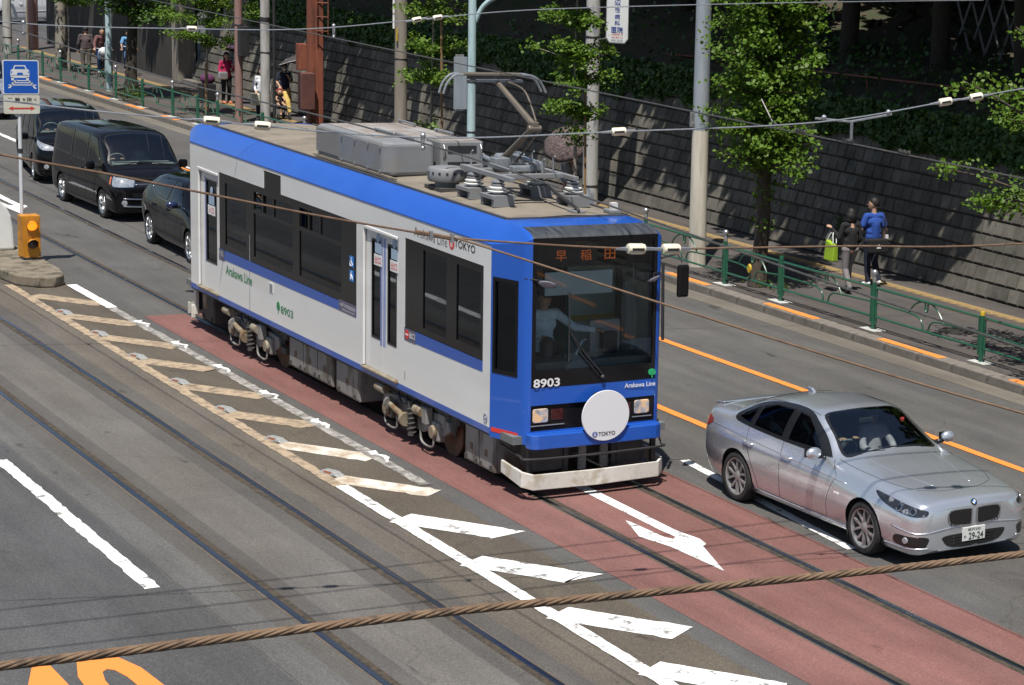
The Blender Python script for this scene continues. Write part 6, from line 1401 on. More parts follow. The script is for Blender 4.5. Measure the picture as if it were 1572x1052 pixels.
# ---------------------------------------------------------------- tall vans in the queue
def van(label, name, cat, loc, rot, paint, L_=4.6, H=1.84, hl='block', win='car_tint', roofc=None):
    t = thing(name, label, cat, loc, rot, world=False); k = H/1.84; a = L_/2
    T = dict(x=[-a, -a+.05, -a+.16, -a+.5, -1.2, -.4, .3, .72, .98, 1.28, 1.55, 1.70, 1.92, 2.08, 2.19, a-.05, a],
             zb=[.36, .28, .24, .21, .20, .19, .19, .19, .19, .19, .19, .19, .19, .19, .19, .20, .26],
             ys=[.60, .74, .80, .82, .83, .83, .83, .83, .83, .83, .83, .82, .81, .79, .75, .68, .55],
             ym=[.62, .76, .82, .845, .85, .85, .85, .85, .85, .85, .85, .848, .84, .82, .78, .70, .56],
             zm=[.74, .76, .78, .78, .78, .77, .76, .75, .75, .74, .73, .72, .70, .68, .66, .63, .58],
             yb=[.58, .72, .775, .80, .81, .815, .815, .81, .81, .80, .79, .785, .77, .74, .70, .62, .46],
             zbelt=[1.02*k, 1.06*k, 1.08*k, 1.08*k, 1.07*k, 1.06*k, 1.05*k, 1.04*k, 1.03*k, 1.02*k, 1.01, 1.0, .96, .91, .86, .80, .68],
             yt=[.54, .62, .65, .665, .675, .68, .675, .66, .655, .68, .715, .72, .71, .68, .62, .54, .38],
             zt=[1.4*k, 1.60*k, 1.69*k, 1.735*k, 1.75*k, 1.755*k, 1.75*k, 1.73*k, 1.66*k, 1.42*k, 1.15, 1.08, 1.03, .97, .90, .83, .70],
             zc=[1.42*k, 1.64*k, 1.74*k, 1.80*k, 1.83*k, 1.84*k, 1.835*k, 1.81*k, 1.73*k, 1.48*k, 1.20, 1.12, 1.07, 1.005, .93, .85, .715])
    ax = [(1.42, .32, .93), (-1.40, .32, .93)]; c = Car(t, paint, T, ax, .36, 110, 5)
    for sy in (-1, 1):
        D = (0, -sy, 0); S = lambda p: [(x, sy*.8, z*k) for x, z in p]
        c.patch('front_side_window', S([(1.18, 1.10), (.98, 1.42), (.78, 1.64), (.40, 1.68), (.38, 1.09)]), D, M['car_side'], .006, ring=.10, hole=True, sharp=True)
        c.patch('sliding_door_window', S([(.30, 1.10), (.30, 1.685), (-.62, 1.685), (-.62, 1.11)]), D, M[win], .006, ring=.09, hole=True, sharp=True)
        c.patch('rear_side_window', S([(-.72, 1.11), (-.72, 1.68), (-1.85, 1.665), (-2.0, 1.56), (-1.98, 1.14)]), D, M[win], .006, ring=.09, hole=True, sharp=True)
        for pts in ([(1.22, 1.0), (1.0, .7), (.96, .30)], [(.35, 1.06), (.36, .6), (.34, .27)], [(-.67, 1.06), (-.72, .75), (-.86, .5), (-.9, .30)]): c.seam('door_seam', S(pts), D)
        c.seam('side_moulding', S([(1.0, .55), (0, .56), (-1.0, .58)]), D, .014, paint, off=.002)
        for x in (.52, .12):
            p, nn = c.ray((x, sy*.9, .93), D); MB().tube(smooth_path([(x-.1, p.y, .93), (x-.07, p.y+sy*.03, .935), (x+.07, p.y+sy*.03, .93), (x+.1, p.y, .925)], 3), .014, 7).build('door_handle', paint, t, smooth=True)
        MB().box(1.02, 1.16, *sorted((sy*.88, sy*1.06)), 1.02*k, 1.20*k).build('side_mirror', paint, t, bevel=.05, seg=3)
        MB().tube([(1.12, sy*.80, 1.06*k), (1.1, sy*.9, 1.08*k)], .03, 7).build('mirror_foot', M['trim'], t)
        Df = Vector((-.80, -sy*.6, 0))
        if hl == 'block':
            c.patch('headlamp', [(2.25, sy*.42, .76), (2.22, sy*.44, .92), (2.02, sy*.70, .955), (1.96, sy*.76, .95), (1.98, sy*.76, .77), (2.15, sy*.66, .755)], Df, M['hl_bright'], .006, ring=.06, ring_mt=M['chrome'])
            c.patch('indicator', [(1.94, sy*.79, .95), (1.88, sy*.82, .94), (1.90, sy*.82, .80), (1.96, sy*.79, .78)], (-.4, -sy*.9, 0), M['amber'], .006, sharp=True)
        else:
            c.patch('headlamp', [(2.26, sy*.34, .80), (2.2, sy*.5, .90), (1.95, sy*.76, 1.0), (1.85, sy*.80, 1.0), (1.95, sy*.77, .90), (2.15, sy*.62, .80)], Df, M['hl_bright'], .006, ring=.07)
        p, nn = c.ray((2.2, sy*.58, .42), Df); MB().lathe([(.001, .02), (.05, .016), (.06, 0)], (0, 0, 0), 16, Matrix.Translation(p) @ nn.to_track_quat('Z', 'Y').to_matrix().to_4x4()).build('fog_lamp', M['hl_bright'], t, smooth=30)
        for a_ in ax: car_wheel(t, a_[0], sy*.735, .32, .32, .205, .21, 6 if hl == 'block' else 5, False, M['alloy_bright'], sy)
    c.patch('windscreen', [(1.55, 0, 1.20), (1.56, -.68, 1.13), (1.28, -.65, 1.42*k), (.93, -.62, 1.69*k), (.90, 0, 1.775*k), (.93, .62, 1.69*k), (1.28, .65, 1.42*k), (1.56, .68, 1.13)], (-.7, 0, -.6), M['car_glass'], .005, ring=.06, hole=True, rings=6)
    c.patch('grille', [(2.3, -.40, .76), (2.28, -.42, .86), (2.28, .42, .86), (2.3, .40, .76)], (-1, 0, 0), M['trim'], .005, sharp=True)
    c.seam('grille_bar', [(2.3, -.42, .81), (2.3, 0, .815), (2.3, .42, .81)], (-1, 0, 0), .016, M['chrome'], off=.005)
    c.patch('bumper_intake', [(2.3, -.45, .54), (2.3, .45, .54), (2.3, .50, .63), (2.3, -.50, .63)], (-1, 0, 0), M['trim'], .004, sharp=True)
    c.seam('bumper_strip', [(2.1, -.66, .52), (2.28, -.3, .50), (2.3, 0, .50), (2.28, .3, .50), (2.1, .66, .52)], (-1, 0, 0), .018, M['chrome'] if hl == 'block' else paint, off=.004)
    c.seam('bumper_strip', [(2.1, -.66, .36), (2.28, -.3, .34), (2.3, 0, .34), (2.28, .3, .34), (2.1, .66, .36)], (-1, 0, 0), .022, M['chrome'] if hl == 'block' else paint, off=.004)
    p, nn = c.ray((2.3, 0, .80), (-1, 0, 0)); MB().sphere(p, .05, 12, 8, (.3, 1.3, 1)).build('emblem', M['chrome'], t, smooth=True)
    MB().box(a-.01, a+.012, -.165, .165, .40, .565).build('number_plate', M['plate'], t, bevel=.004)
    for y0, y1 in ((.55, -.1), (-.05, -.62)): MB().tube([(1.58, y0, 1.20), (1.53, y1, 1.215)], .010, 5).build('wiper', M['trim'], t)
    if roofc: c.patch('sunroof', [(.55, -.5, 1.9), (.55, .5, 1.9), (.05, .5, 1.9), (.05, -.5, 1.9)], (0, 0, -1), M['trim'], .004, sharp=True)
    c.seam('bonnet_seam', [(2.12, -.6, .99), (2.2, 0, .97), (2.12, .6, .99)], (-.2, 0, -1))
    cabin(t, -2.0, 1.5, .72, .45, 1.165, 1.05, [(.45, -.36), (.45, .36), (-.6, 0)], M['cabin_grey']); c.finish(); return t
van('black minivan with blocky headlamps and chrome bumper strips waiting behind the hatchback', 'minivan', 'van', (-27.02, 1.90, 0), .03, M['dark_paint'], roofc=True)
van('black people carrier with swept headlamps, last of the dark cars in the queue', 'minivan', 'van', (-33.44, 2.36, 0), -.13, M['black_paint'], 4.6, 1.70, hl='swept')
van('silver van at the left edge, mostly hidden behind the blue traffic sign', 'van', 'van', (-48.3, 3.50, 0), .0, M['silver'], 4.7, 2.12)
van('white van crossing far away in the top left corner', 'van', 'van', (-90.5, 15.0, 0), -1.1, mat('white_van_paint', (.6, .61, .63), None, rough=.3, coat=.5), 4.6, 1.9)
# ================================================================ people and what they carry
M['skin'] = mat('skin', (.42, .25, .17), (.46, .28, .19), 9, .55); M['hair'] = mat('hair_black', (.006, .005, .005), (.011, .009, .008), 30, .65)
def cloth(n, c, c2=None, s=18, **k): return mat('cloth_'+n, c, c2 or tuple(v*1.25 for v in c), s, .9, bump=.25, bscale=14, **k)
M['shoe_w'] = cloth('shoe_white', (.55, .55, .55)); M['shoe_k'] = cloth('shoe_black', (.012, .012, .012))
def capsule(b, p0, r0, p1, r1, n=10):
    p0, p1 = Vector(p0), Vector(p1); d = p1-p0; L = d.length
    if L < 1e-5: b.sphere(p0, max(r0, r1), n, 8); return
    q = d.to_track_quat('Z', 'Y').to_matrix().to_4x4(); prof = [(max(r0*math.sin(a), .0008), -r0*math.cos(a)) for a in np.linspace(0, PI/2, 4)]+[(max(r1*math.cos(a), .0008), L+r1*math.sin(a)) for a in np.linspace(0, PI/2, 4)]
    b.lathe(prof, (0, 0, 0), n, Matrix.Translation(p0) @ q)
def chain(b, pts, rs):
    for i in range(len(pts)-1): capsule(b, pts[i], rs[i], pts[i+1], rs[i+1])
def ell(b, c, r, s3): b.add(*_ell(c, r, s3))
def _ell(c, r, s3):
    t = MB().sphere((0, 0, 0), r, 14, 10, s3); return [(v[0]+c[0], v[1]+c[1], v[2]+c[2]) for v in t.v], t.f
def remesh(o, vox, smooth=4):
    m_ = o.modifiers.new('remesh', 'REMESH'); m_.mode = 'VOXEL'; m_.voxel_size = vox; m_.use_smooth_shade = True
    if smooth: s_ = o.modifiers.new('smooth', 'SMOOTH'); s_.iterations = smooth; s_.factor = .5
    return o
def person(label, loc, rot, J, top, bottom, shoe, vox=.012, hair='short', face=True, sleeve=.5, skirt=None, s=1., hair_mt=None, group=None, legs=True, cap=None, mask=False, wide=1.):
    """J overrides joints (x forward, y left, z up, metres, standing about 1.7 m)"""
    t = thing('person', label, 'person', loc, rot, group, world=False); t.scale = (s, s, s)
    D = dict(hip=(0, 0, .92), chest=(0, 0, 1.22), neck=(0, 0, 1.43), head=(.025, 0, 1.585), yaw=0.,
             hl=(0, .095, .88), kl=(.02, .10, .49), al=(-.02, .10, .09), tl=(.14, .11, .035), hr=(0, -.095, .88), kr=(.02, -.10, .49), ar=(-.02, -.10, .09), tr=(.14, -.11, .035),
             sl=(0, .175, 1.375), el=(-.02, .235, 1.10), wl=(.07, .24, .86), sr=(0, -.175, 1.375), er=(-.02, -.235, 1.10), wr=(.07, -.24, .86), curl=.6)
    D.update(J); V = {k: Vector(v) if isinstance(v, tuple) else v for k, v in D.items()}
    b = MB()
    chain(b, [V['hip'], V['chest'], V['neck']+Vector((0, 0, -.06))], [.12*wide, .12*wide, .08]); capsule(b, V['sl'], .055, V['sr'], .055); capsule(b, V['hl'], .085, V['hr'], .085)
    chain(b, [V['neck']+Vector((0, 0, -.08)), V['head']+Vector((-.02, 0, -.03))], [.052, .048])
    H = Matrix.Translation(V['head']) @ Matrix.Rotation(V['yaw'], 4, 'Z')
    hd = MB(); ell(hd, (0, 0, 0), .1, (.98, .80, 1.17)); ell(hd, (.022, 0, -.055), .07, (1, .85, .95)); capsule(hd, (.088, 0, .012), .009, (.106, 0, -.022), .015, 8)
    for q in (-1, 1): ell(hd, (-.005, q*.080, -.012), .024, (.7, .45, 1.2))
    capsule(hd, (.088, -.022, -.062), .009, (.088, .022, -.062), .009, 8)
    b.add([H @ Vector(v) for v in hd.v], hd.f)
    for a, c, e in (('sl', 'el', 'wl'), ('sr', 'er', 'wr')):
        chain(b, [V[a], V[c], V[e]], [.048, .040, .027])
        d = (V[e]-V[c]).normalized(); up = Vector((0, 0, 1)) if abs(d.z) < .8 else Vector((1, 0, 0)); sdv = d.cross(up).normalized(); nr = sdv.cross(d)
        hand = V[e]+d*.055; capsule(b, V[e]+d*.015-sdv*.016, .022, hand-sdv*.014, .021); capsule(b, V[e]+d*.015+sdv*.016, .022, hand+sdv*.016, .021)
        sg = 1 if a == 'sl' else -1
        for i, (o_, l_) in enumerate(((-.032, .062), (-.011, .072), (.011, .068), (.031, .054))):
            k0 = hand+sdv*o_*1.02+d*.012; cu = V['curl'] if not isinstance(V['curl'], Vector) else .6
            k1 = k0+(d*math.cos(cu*.7)-nr*math.sin(cu*.7))*l_*.5; k2 = k1+(d*math.cos(cu*1.7)-nr*math.sin(cu*1.7))*l_*.5
            chain(b, [k0, k1, k2], [.0105, .0100, .0085])
        th0 = V[e]+d*.035-sdv*.028*sg-nr*.004; chain(b, [th0, th0+(d*.6-sdv*.7*sg-nr*.3)*.034, th0+(d*1.0-sdv*.75*sg-nr*.6)*.055], [.013, .0115, .009])
    if legs:
        for a, c, e, f in (('hl', 'kl', 'al', 'tl'), ('hr', 'kr', 'ar', 'tr')):
            chain(b, [V[a], V[c], V[e], V[f]], [.08, .052, .036, .03])
    remesh(b.build('body', M['skin'], t, fixn=False), vox)
    # clothes follow the body
    c = MB(); i_ = .012
    chain(c, [V['hip']+Vector((0, 0, .04)), V['chest'], V['neck']+Vector((0, 0, -.085 if hair == 'bob' else -.06))], [(.12*wide+i_), (.12*wide+i_+.004), .075+i_*.6])
    capsule(c, V['hl']*.8+V['hr']*.2+Vector((0, .0, .09)), .10+i_, V['hr']*.8+V['hl']*.2+Vector((0, 0, .09)), .10+i_); w0 = V['hip'].lerp(V['chest'], .5); capsule(c, w0+Vector((0, .055, 0)), .095+i_, w0-Vector((0, .055, 0)), .095+i_)
    capsule(c, V['sl']+Vector((0, -.01, .0)), .057+i_, V['sr']+Vector((0, .01, .0)), .057+i_); capsule(c, V['neck']+Vector((0, .07, -.065)), .05+i_, V['neck']+Vector((0, -.07, -.065)), .05+i_); capsule(c, V['chest']+Vector((0, .065, .04)), .10+i_, V['chest']+Vector((0, -.065, .04)), .10+i_)
    for a, e, w_ in (('sl', 'el', 'wl'), ('sr', 'er', 'wr')):
        if sleeve <= .5: chain(c, [V[a], V[a].lerp(V[e], sleeve*2*.8)], [.052+i_, .050+i_+.004])
        else: chain(c, [V[a], V[e], V[e].lerp(V[w_], .92)], [.050+i_, .040+i_, .031+i_*.7])
    remesh(c.build('top', top, t, fixn=False), vox)
    if legs:
        p = MB()
        capsule(p, V['hl'], .09+i_*.8, V['hr'], .09+i_*.8)
        if skirt:
            for a, k_ in (('hl', 'kl'), ('hr', 'kr')): chain(p, [V[a], V[a].lerp(V[k_], skirt)+Vector((0, 0, 0))], [.10, .13])
            capsule(p, V['hl'].lerp(V['kl'], skirt), .12, V['hr'].lerp(V['kr'], skirt), .12)
        else:
            for a, k_, e in (('hl', 'kl', 'al'), ('hr', 'kr', 'ar')): chain(p, [V[a], V[k_], V[e]+(V[k_]-V[e])*.04], [.082+i_, .058+i_, .046+i_*.7])
        remesh(p.build('skirt' if skirt else 'trousers', bottom, t, fixn=False), vox)
        for e, f in (('al', 'tl'), ('ar', 'tr')):
            q = MB(); chain(q, [V[e]+Vector((0, 0, .0)), V[e]+(V[f]-V[e])*.1+Vector((0, 0, -.035)), V[f]], [.046, .048, .040]); capsule(q, V[e]+Vector((-.03, 0, -.03)), .038, V[f]+Vector((0, 0, -.005)), .034); remesh(q.build('shoe', shoe, t, fixn=False), vox)
    h_ = MB(); ell(h_, (-.012, 0, .022), .108, (1.0, .86, 1.10))
    if hair == 'bob': ell(h_, (-.028, 0, -.03), .118, (.88, .98, 1.08)); ell(h_, (-.035, 0, -.10), .105, (.75, 1.12, .62))
    if hair == 'long': ell(h_, (-.035, 0, -.07), .10, (.8, .92, 1.3)); ell(h_, (-.055, 0, -.17), .085, (.6, 1.0, 1.1))
    cut = [(x, y, z) for x, y, z in h_.v]
    h2 = MB(); h2.v = [H @ Vector((min(x, .075 if z > .045 else (.012 if z > -.02 else -.002)), y, max(z, (-.035 if hair == 'short' else -.3)))) for x, y, z in cut]; h2.f = h_.f; h2.m = h_.m
    remesh(h2.build('hair', hair_mt or M['hair'], t, fixn=False), vox*.9, 3)
    if face:
        for q in (-1, 1): MB().sphere(H @ Vector((.084, q*.032, .012)), .011, 8, 6).build('eye', M['hair'], t, smooth=True)
        MB().tube([H @ Vector((.0945, -.02, -.062)), H @ Vector((.097, 0, -.064)), H @ Vector((.0945, .02, -.062))], .004, 5).build('mouth', mat('lips', (.30, .10, .09), None), t, smooth=True)
    if mask:
        q = MB(); ell(q, (.045, 0, -.055), .066, (.95, .98, .75)); q.v = [H @ Vector(v) for v in q.v]; q.build('face_mask', M['lbl_white'], t, smooth=True)
    if cap:
        q = MB().lathe([(.098, .03), (.104, .06), (.125, .10), (.12, .125), (.02, .135)], (0, 0, 0), 22, H @ Matrix.Translation((-.01, 0, .02)) @ Matrix.Rotation(.12, 4, 'Y')); q.build('uniform_cap', cap, t, smooth=40)
        q = MB(); q.prism([(.08+.085*math.cos(a), .085*math.sin(a)) for a in np.linspace(-1.5, 1.5, 14)], lambda u, v, d: H @ Vector((u, v, .045+d-(u-.08)*.3)), 0, .01); q.build('cap_peak', cap, t, smooth=40)
    return t
def umbrella(label, tip, R_, axis, mt, hand, rim=None, name='parasol', depth=.30):
    t = thing(name, label, 'parasol', hand); ax = Vector(axis).normalized(); q = Matrix.Translation(tip) @ ax.to_track_quat('Z', 'Y').to_matrix().to_4x4()
    b = MB(); n = 32; rows = 7
    for r in range(rows+1):
        f = r/rows
        for k in range(n):
            a = 2*PI*k/n; sc_ = 1-.05*abs(math.sin(4*a))*f*f; rr = R_*f*sc_; b.v.append(tuple(q @ Vector((rr*math.cos(a), rr*math.sin(a), -depth*R_/.5*.5*(f**2.1)*(1+.05*abs(math.sin(4*a)))))))
    for r in range(rows):
        for k in range(n): b.f.append((r*n+k, r*n+(k+1) % n, (r+1)*n+(k+1) % n, (r+1)*n+k)); b.m.append(0)
    o = b.build('canopy', mt, t, smooth=40); m_ = o.modifiers.new('s', 'SOLIDIFY'); m_.thickness = .004
    if rim: MB().tube([Vector(v) for v in b.v[-n:]], .008, 5, closed=True).build('canopy_edge', rim, t)
    for k in range(8):
        a = PI/4*k; MB().tube([q @ Vector((0, 0, -.02)), q @ Vector((R_*.5*math.cos(a), R_*.5*math.sin(a), -depth*R_*.24)), q @ Vector((R_*.98*math.cos(a), R_*.98*math.sin(a), -depth*R_*.97))], .004, 4).build('rib', M['steel_l'], t)
    MB().tube([q @ Vector((0, 0, .06)), hand], .008, 6).build('shaft', M['steel_l'], t); d = (Vector(hand)-q @ Vector((0, 0, 0))).normalized(); MB().tube([Vector(hand), Vector(hand)+d*.12], .015, 8).build('handle', M['dark'], t, smooth=True)
    return t
C_BLK = cloth('black', (.010, .010, .011)); C_GREY = cloth('grey', (.17, .155, .16)); C_BLUE = cloth('royal_blue', (.016, .058, .27)); C_NAVY = cloth('navy', (.010, .013, .028)); C_JEAN = cloth('denim', (.035, .075, .16))
# walking pair behind the fence (walking towards -x)
person('woman with a black bob and black top walking away beside the man in blue', (-11.3, 10.92, .15), PI, dict(hip=(0, 0, .90), kl=(.02, .09, .48), al=(-.20, .10, .13), tl=(-.11, .11, .035), kr=(.17, -.09, .50), ar=(.17, -.10, .08), tr=(.32, -.11, .035), el=(.02, .25, 1.12), wl=(.20, .33, 1.30), er=(-.03, -.22, 1.10), wr=(.12, -.20, .92)), C_BLK, C_GREY, M['shoe_k'], vox=.009, hair='bob', sleeve=.9, s=.965)
bagw = thing('shopping_bag', 'lime green shopping bag with pale handles hanging from the woman\'s forearm', 'bag', (-11.45, 10.60, .85))
lime = mat('bag_lime', (.25, .40, .02), (.30, .46, .03), 6, .55, bump=.2); bm_ = MB(); bm_.v = [(-11.45+a*.165+(.03 if k else 0), 10.58+b_*(.045 if k else .07), .77+.36*k-(.05*a if k else 0)) for k in (0, 1) for a, b_ in ((-1, -1), (1, -1), (1, 1), (-1, 1))]; bm_.f = [(3, 2, 1, 0), (0, 1, 5, 4), (1, 2, 6, 5), (2, 3, 7, 6), (3, 0, 4, 7), (4, 5, 6, 7)]; bm_.m = [0]*6; bm_.build('bag_body', lime, bagw, bevel=.025, seg=3)
for y in (10.55, 10.62): MB().tube(smooth_path([(-11.55, y, 1.13), (-11.50, y+.02, 1.27), (-11.44, 10.61, 1.34), (-11.38, y+.02, 1.27), (-11.33, y, 1.11)], 4), .010, 6).build('bag_handle', M['lbl_white'], bagw, smooth=True)
person('young man in a royal blue T-shirt and dark jeans walking away with a messenger bag', (-11.85, 11.80, .15), PI, dict(head=(.03, .0, 1.60), yaw=.9, kl=(.03, .10, .49), al=(-.03, .10, .09), tl=(.11, .12, .035), kr=(.05, -.08, .49), ar=(-.13, -.08, .12), tr=(-.02, -.08, .035), el=(.02, .27, 1.11), wl=(.16, .30, .89), er=(-.04, -.25, 1.10), wr=(.0, -.27, .84)), C_BLUE, C_NAVY, M['shoe_w'], vox=.009, sleeve=.42, s=1.02)
mb_ = thing('messenger_bag', 'black messenger bag with a white triangle slung behind the man in blue', 'bag', (-11.62, 11.62, 1.0))
MB().box(-11.70, -11.57, 11.55, 12.0, .84, 1.13).build('bag_body', C_BLK, mb_, bevel=.035, seg=3)
MB().prism([(0, .09), (-.055, 0), (.055, 0)], lambda u, v, d: Vector((-11.568+d, 11.76+u, .94+v)), 0, .004).build('triangle_mark', M['lbl_white'], mb_)
MB().tube(smooth_path([(-11.66, 11.98, 1.10), (-11.72, 12.0, 1.36), (-11.80, 11.98, 1.53), (-11.92, 11.85, 1.50), (-11.98, 11.65, 1.25)], 4), .016, 6).build('shoulder_strap', C_BLK, mb_, smooth=True)
MB().box(-11.66, -11.63, 11.955, 12.015, 1.10, 1.20).build('strap_tag', M['lbl_white'], mb_)
# pushchair group
C_TAN = cloth('tan', (.42, .27, .09)); C_WHT = cloth('white', (.56, .57, .60)); C_PINK = cloth('pink', (.34, .015, .07)); 
person('masked woman in navy top and tan skirt holding a dark parasol behind a pushchair', (-45.2, 11.75, .15), -.25, dict(er=(.05, -.24, 1.14), wr=(.28, -.16, 1.0), el=(.10, .20, 1.15), wl=(.20, .10, 1.32)), C_NAVY, C_TAN, M['shoe_k'], vox=.012, hair='long', sleeve=.5, skirt=.9, mask=True, s=.96)
umbrella('dark parasol with a pale edge over the masked woman', (-44.95, 11.95, 2.05), .52, (-.2, -.25, .95), cloth('parasol_dark', (.045, .04, .042)), (-45.0, 11.88, 1.32), M['lbl_white'])
st = thing('pushchair', 'dark pushchair with a yellow blanket in front of the masked woman', 'pushchair', (-44.35, 11.35, .15))
b = MB()
for y in (11.18, 11.52): b.tube([(-44.75, y, 1.05), (-44.45, y, .55), (-44.1, y, .25)], .014, 6); b.tube([(-44.6, y, .25), (-44.4, y, .6)], .014, 6)
b.tube([(-44.75, 11.18, 1.05), (-44.75, 11.52, 1.05)], .014, 6); b.build('frame', M['dark'], st)
for x in (-44.62, -44.1):
    for y in (11.18, 11.52): MB().lathe([(.03, -.02), (.09, -.02), (.10, 0), (.09, .02), (.03, .02)], (0, 0, 0), 14, Matrix.Translation((x, y, .25)) @ Matrix.Rotation(PI/2, 4, 'X')).build('pushchair_wheel', M['tyre'], st, smooth=40)
MB().box(-44.55, -44.2, 11.2, 11.5, .48, .58).build('seat', C_BLK, st, bevel=.03); MB().box(-44.62, -44.5, 11.2, 11.5, .5, .98).build('seat_back', C_BLK, st, bevel=.03)
b = MB(); chain(b, [(-44.45, 11.5, .95), (-44.35, 11.55, .7), (-44.25, 11.58, .40)], [.07, .09, .06]); remesh(b.build('blanket', cloth('yellow', (.55, .40, .12)), st, fixn=False), .014)
bt = thing('person', 'baby with a red hair band sitting in the pushchair', 'person', (-44.4, 11.33, .73)); b = MB(); ell(b, (-44.40, 11.33, .98), .085, (1, .95, 1.1)); capsule(b, (-44.42, 11.33, .68), .085, (-44.43, 11.33, .86), .06); capsule(b, (-44.40, 11.25, .66), .045, (-44.18, 11.24, .60), .035); capsule(b, (-44.40, 11.41, .66), .045, (-44.18, 11.42, .60), .035); chain(b, [(-44.42, 11.24, .84), (-44.32, 11.2, .76), (-44.25, 11.24, .74)], [.03, .027, .022]); chain(b, [(-44.42, 11.42, .84), (-44.32, 11.46, .76), (-44.25, 11.42, .74)], [.03, .027, .022]); remesh(b.build('body', M['skin'], bt, fixn=False), .011)
b = MB(); ell(b, (-44.42, 11.33, 1.0), .09, (.95, 1, 1.05)); remesh(b.build('hair', M['hair'], bt, fixn=False), .012); b = MB(); capsule(b, (-44.42, 11.33, .70), .095, (-44.43, 11.33, .86), .07); remesh(b.build('top', C_BLK, bt, fixn=False), .012); MB().tube([(-44.38+.0*math.cos(a), 11.33+.092*math.cos(a), 1.0+.092*math.sin(a)) for a in np.linspace(0, PI, 9)], .014, 6).build('hair_band', cloth('red', (.5, .04, .04)), bt)
person('woman in a white blouse with a teal backpack half hidden by the grey pole', (-44.25, 10.75, .15), -.5, dict(er=(.02, -.25, 1.12), wr=(.22, -.14, .95), kr=(.12, -.1, .5), ar=(.10, -.1, .09), tr=(.25, -.1, .035), al=(-.15, .1, .12), tl=(-.02, .1, .035)), C_WHT, C_NAVY, M['shoe_w'], sleeve=.9, hair='long', s=.93)
bp_ = MB(); bp_.box(-44.52, -44.36, 10.62, 10.92, 1.02, 1.42); single('backpack', bp_, cloth('teal', (.02, .22, .22)), 'teal backpack on the woman in the white blouse', 'backpack', (-44.44, 10.77, 1.02), bevel=.06, seg=3)
tb_ = MB(); tb_.box(-44.12, -43.98, 10.35, 10.62, .62, .98); single('tote_bag', tb_, cloth('cream', (.50, .48, .36)), 'pale tote bag carried low by the woman in the white blouse', 'bag', (-44.05, 10.48, .62), bevel=.04)
person('woman in a pink jacket and black trousers under a plum parasol with a suitcase', (-49.4, 11.35, .15), .2, dict(er=(.0, -.24, 1.12), wr=(.16, -.24, .98), wl=(.20, .12, 1.28), el=(.08, .22, 1.12)), C_PINK, C_BLK, cloth('shoe_orange', (.45, .12, .04)), sleeve=.9, hair='long', s=.97)
umbrella('dark plum parasol held by the woman in pink', (-49.2, 11.6, 2.02), .50, (-.1, .25, .95), cloth('plum', (.045, .018, .045)), (-49.2, 11.47, 1.30))
hb2 = MB(); hb2.box(-49.22, -49.10, 11.02, 11.32, .95, 1.20); single('handbag', hb2, mat('silver_leather', (.55, .55, .56), None, rough=.25, metal=.7), 'silver handbag at the side of the woman in pink', 'bag', (-49.16, 11.17, .95), bevel=.05)
sc_ = thing('suitcase', 'black wheeled suitcase with a plum bag strapped on top', 'suitcase', (-49.7, 10.85, .15))
MB().box(-49.85, -49.52, 10.6, 11.08, .20, .78).build('case_body', C_BLK, sc_, bevel=.05, seg=3); b = MB(); ell(b, (-49.68, 10.85, .92), .2, (.8, 1.15, .85)); b.build('top_bag', cloth('plum_bag', (.085, .02, .07)), sc_, smooth=True)
for y in (10.65, 11.03): MB().lathe([(.01, -.02), (.04, -.02), (.04, .02), (.01, .02)], (0, 0, 0), 10, Matrix.Translation((-49.55, y, .19)) @ Matrix.Rotation(PI/2, 4, 'X')).build('case_wheel', M['tyre'], sc_)
# leopard parasol behind the tram
person('person in a white top hidden under a mottled parasol beside the scuffed pole', (-25.5, 11.75, .15), PI*.5, dict(wl=(.18, .08, 1.24), el=(.05, .2, 1.12)), C_WHT, cloth('dotted_skirt', (.05, .05, .06), (.42, .42, .42), 40), M['shoe_k'], sleeve=.5, hair='long', skirt=.95, s=.95, face=False)
umbrella('mottled brown and black parasol leaning towards the road by the scuffed pole', (-25.05, 11.45, 1.72), .62, (.42, -.55, .70), cloth('leopard', (.012, .010, .011), (.17, .125, .12), 26), (-25.45, 11.7, 1.25), depth=.42)
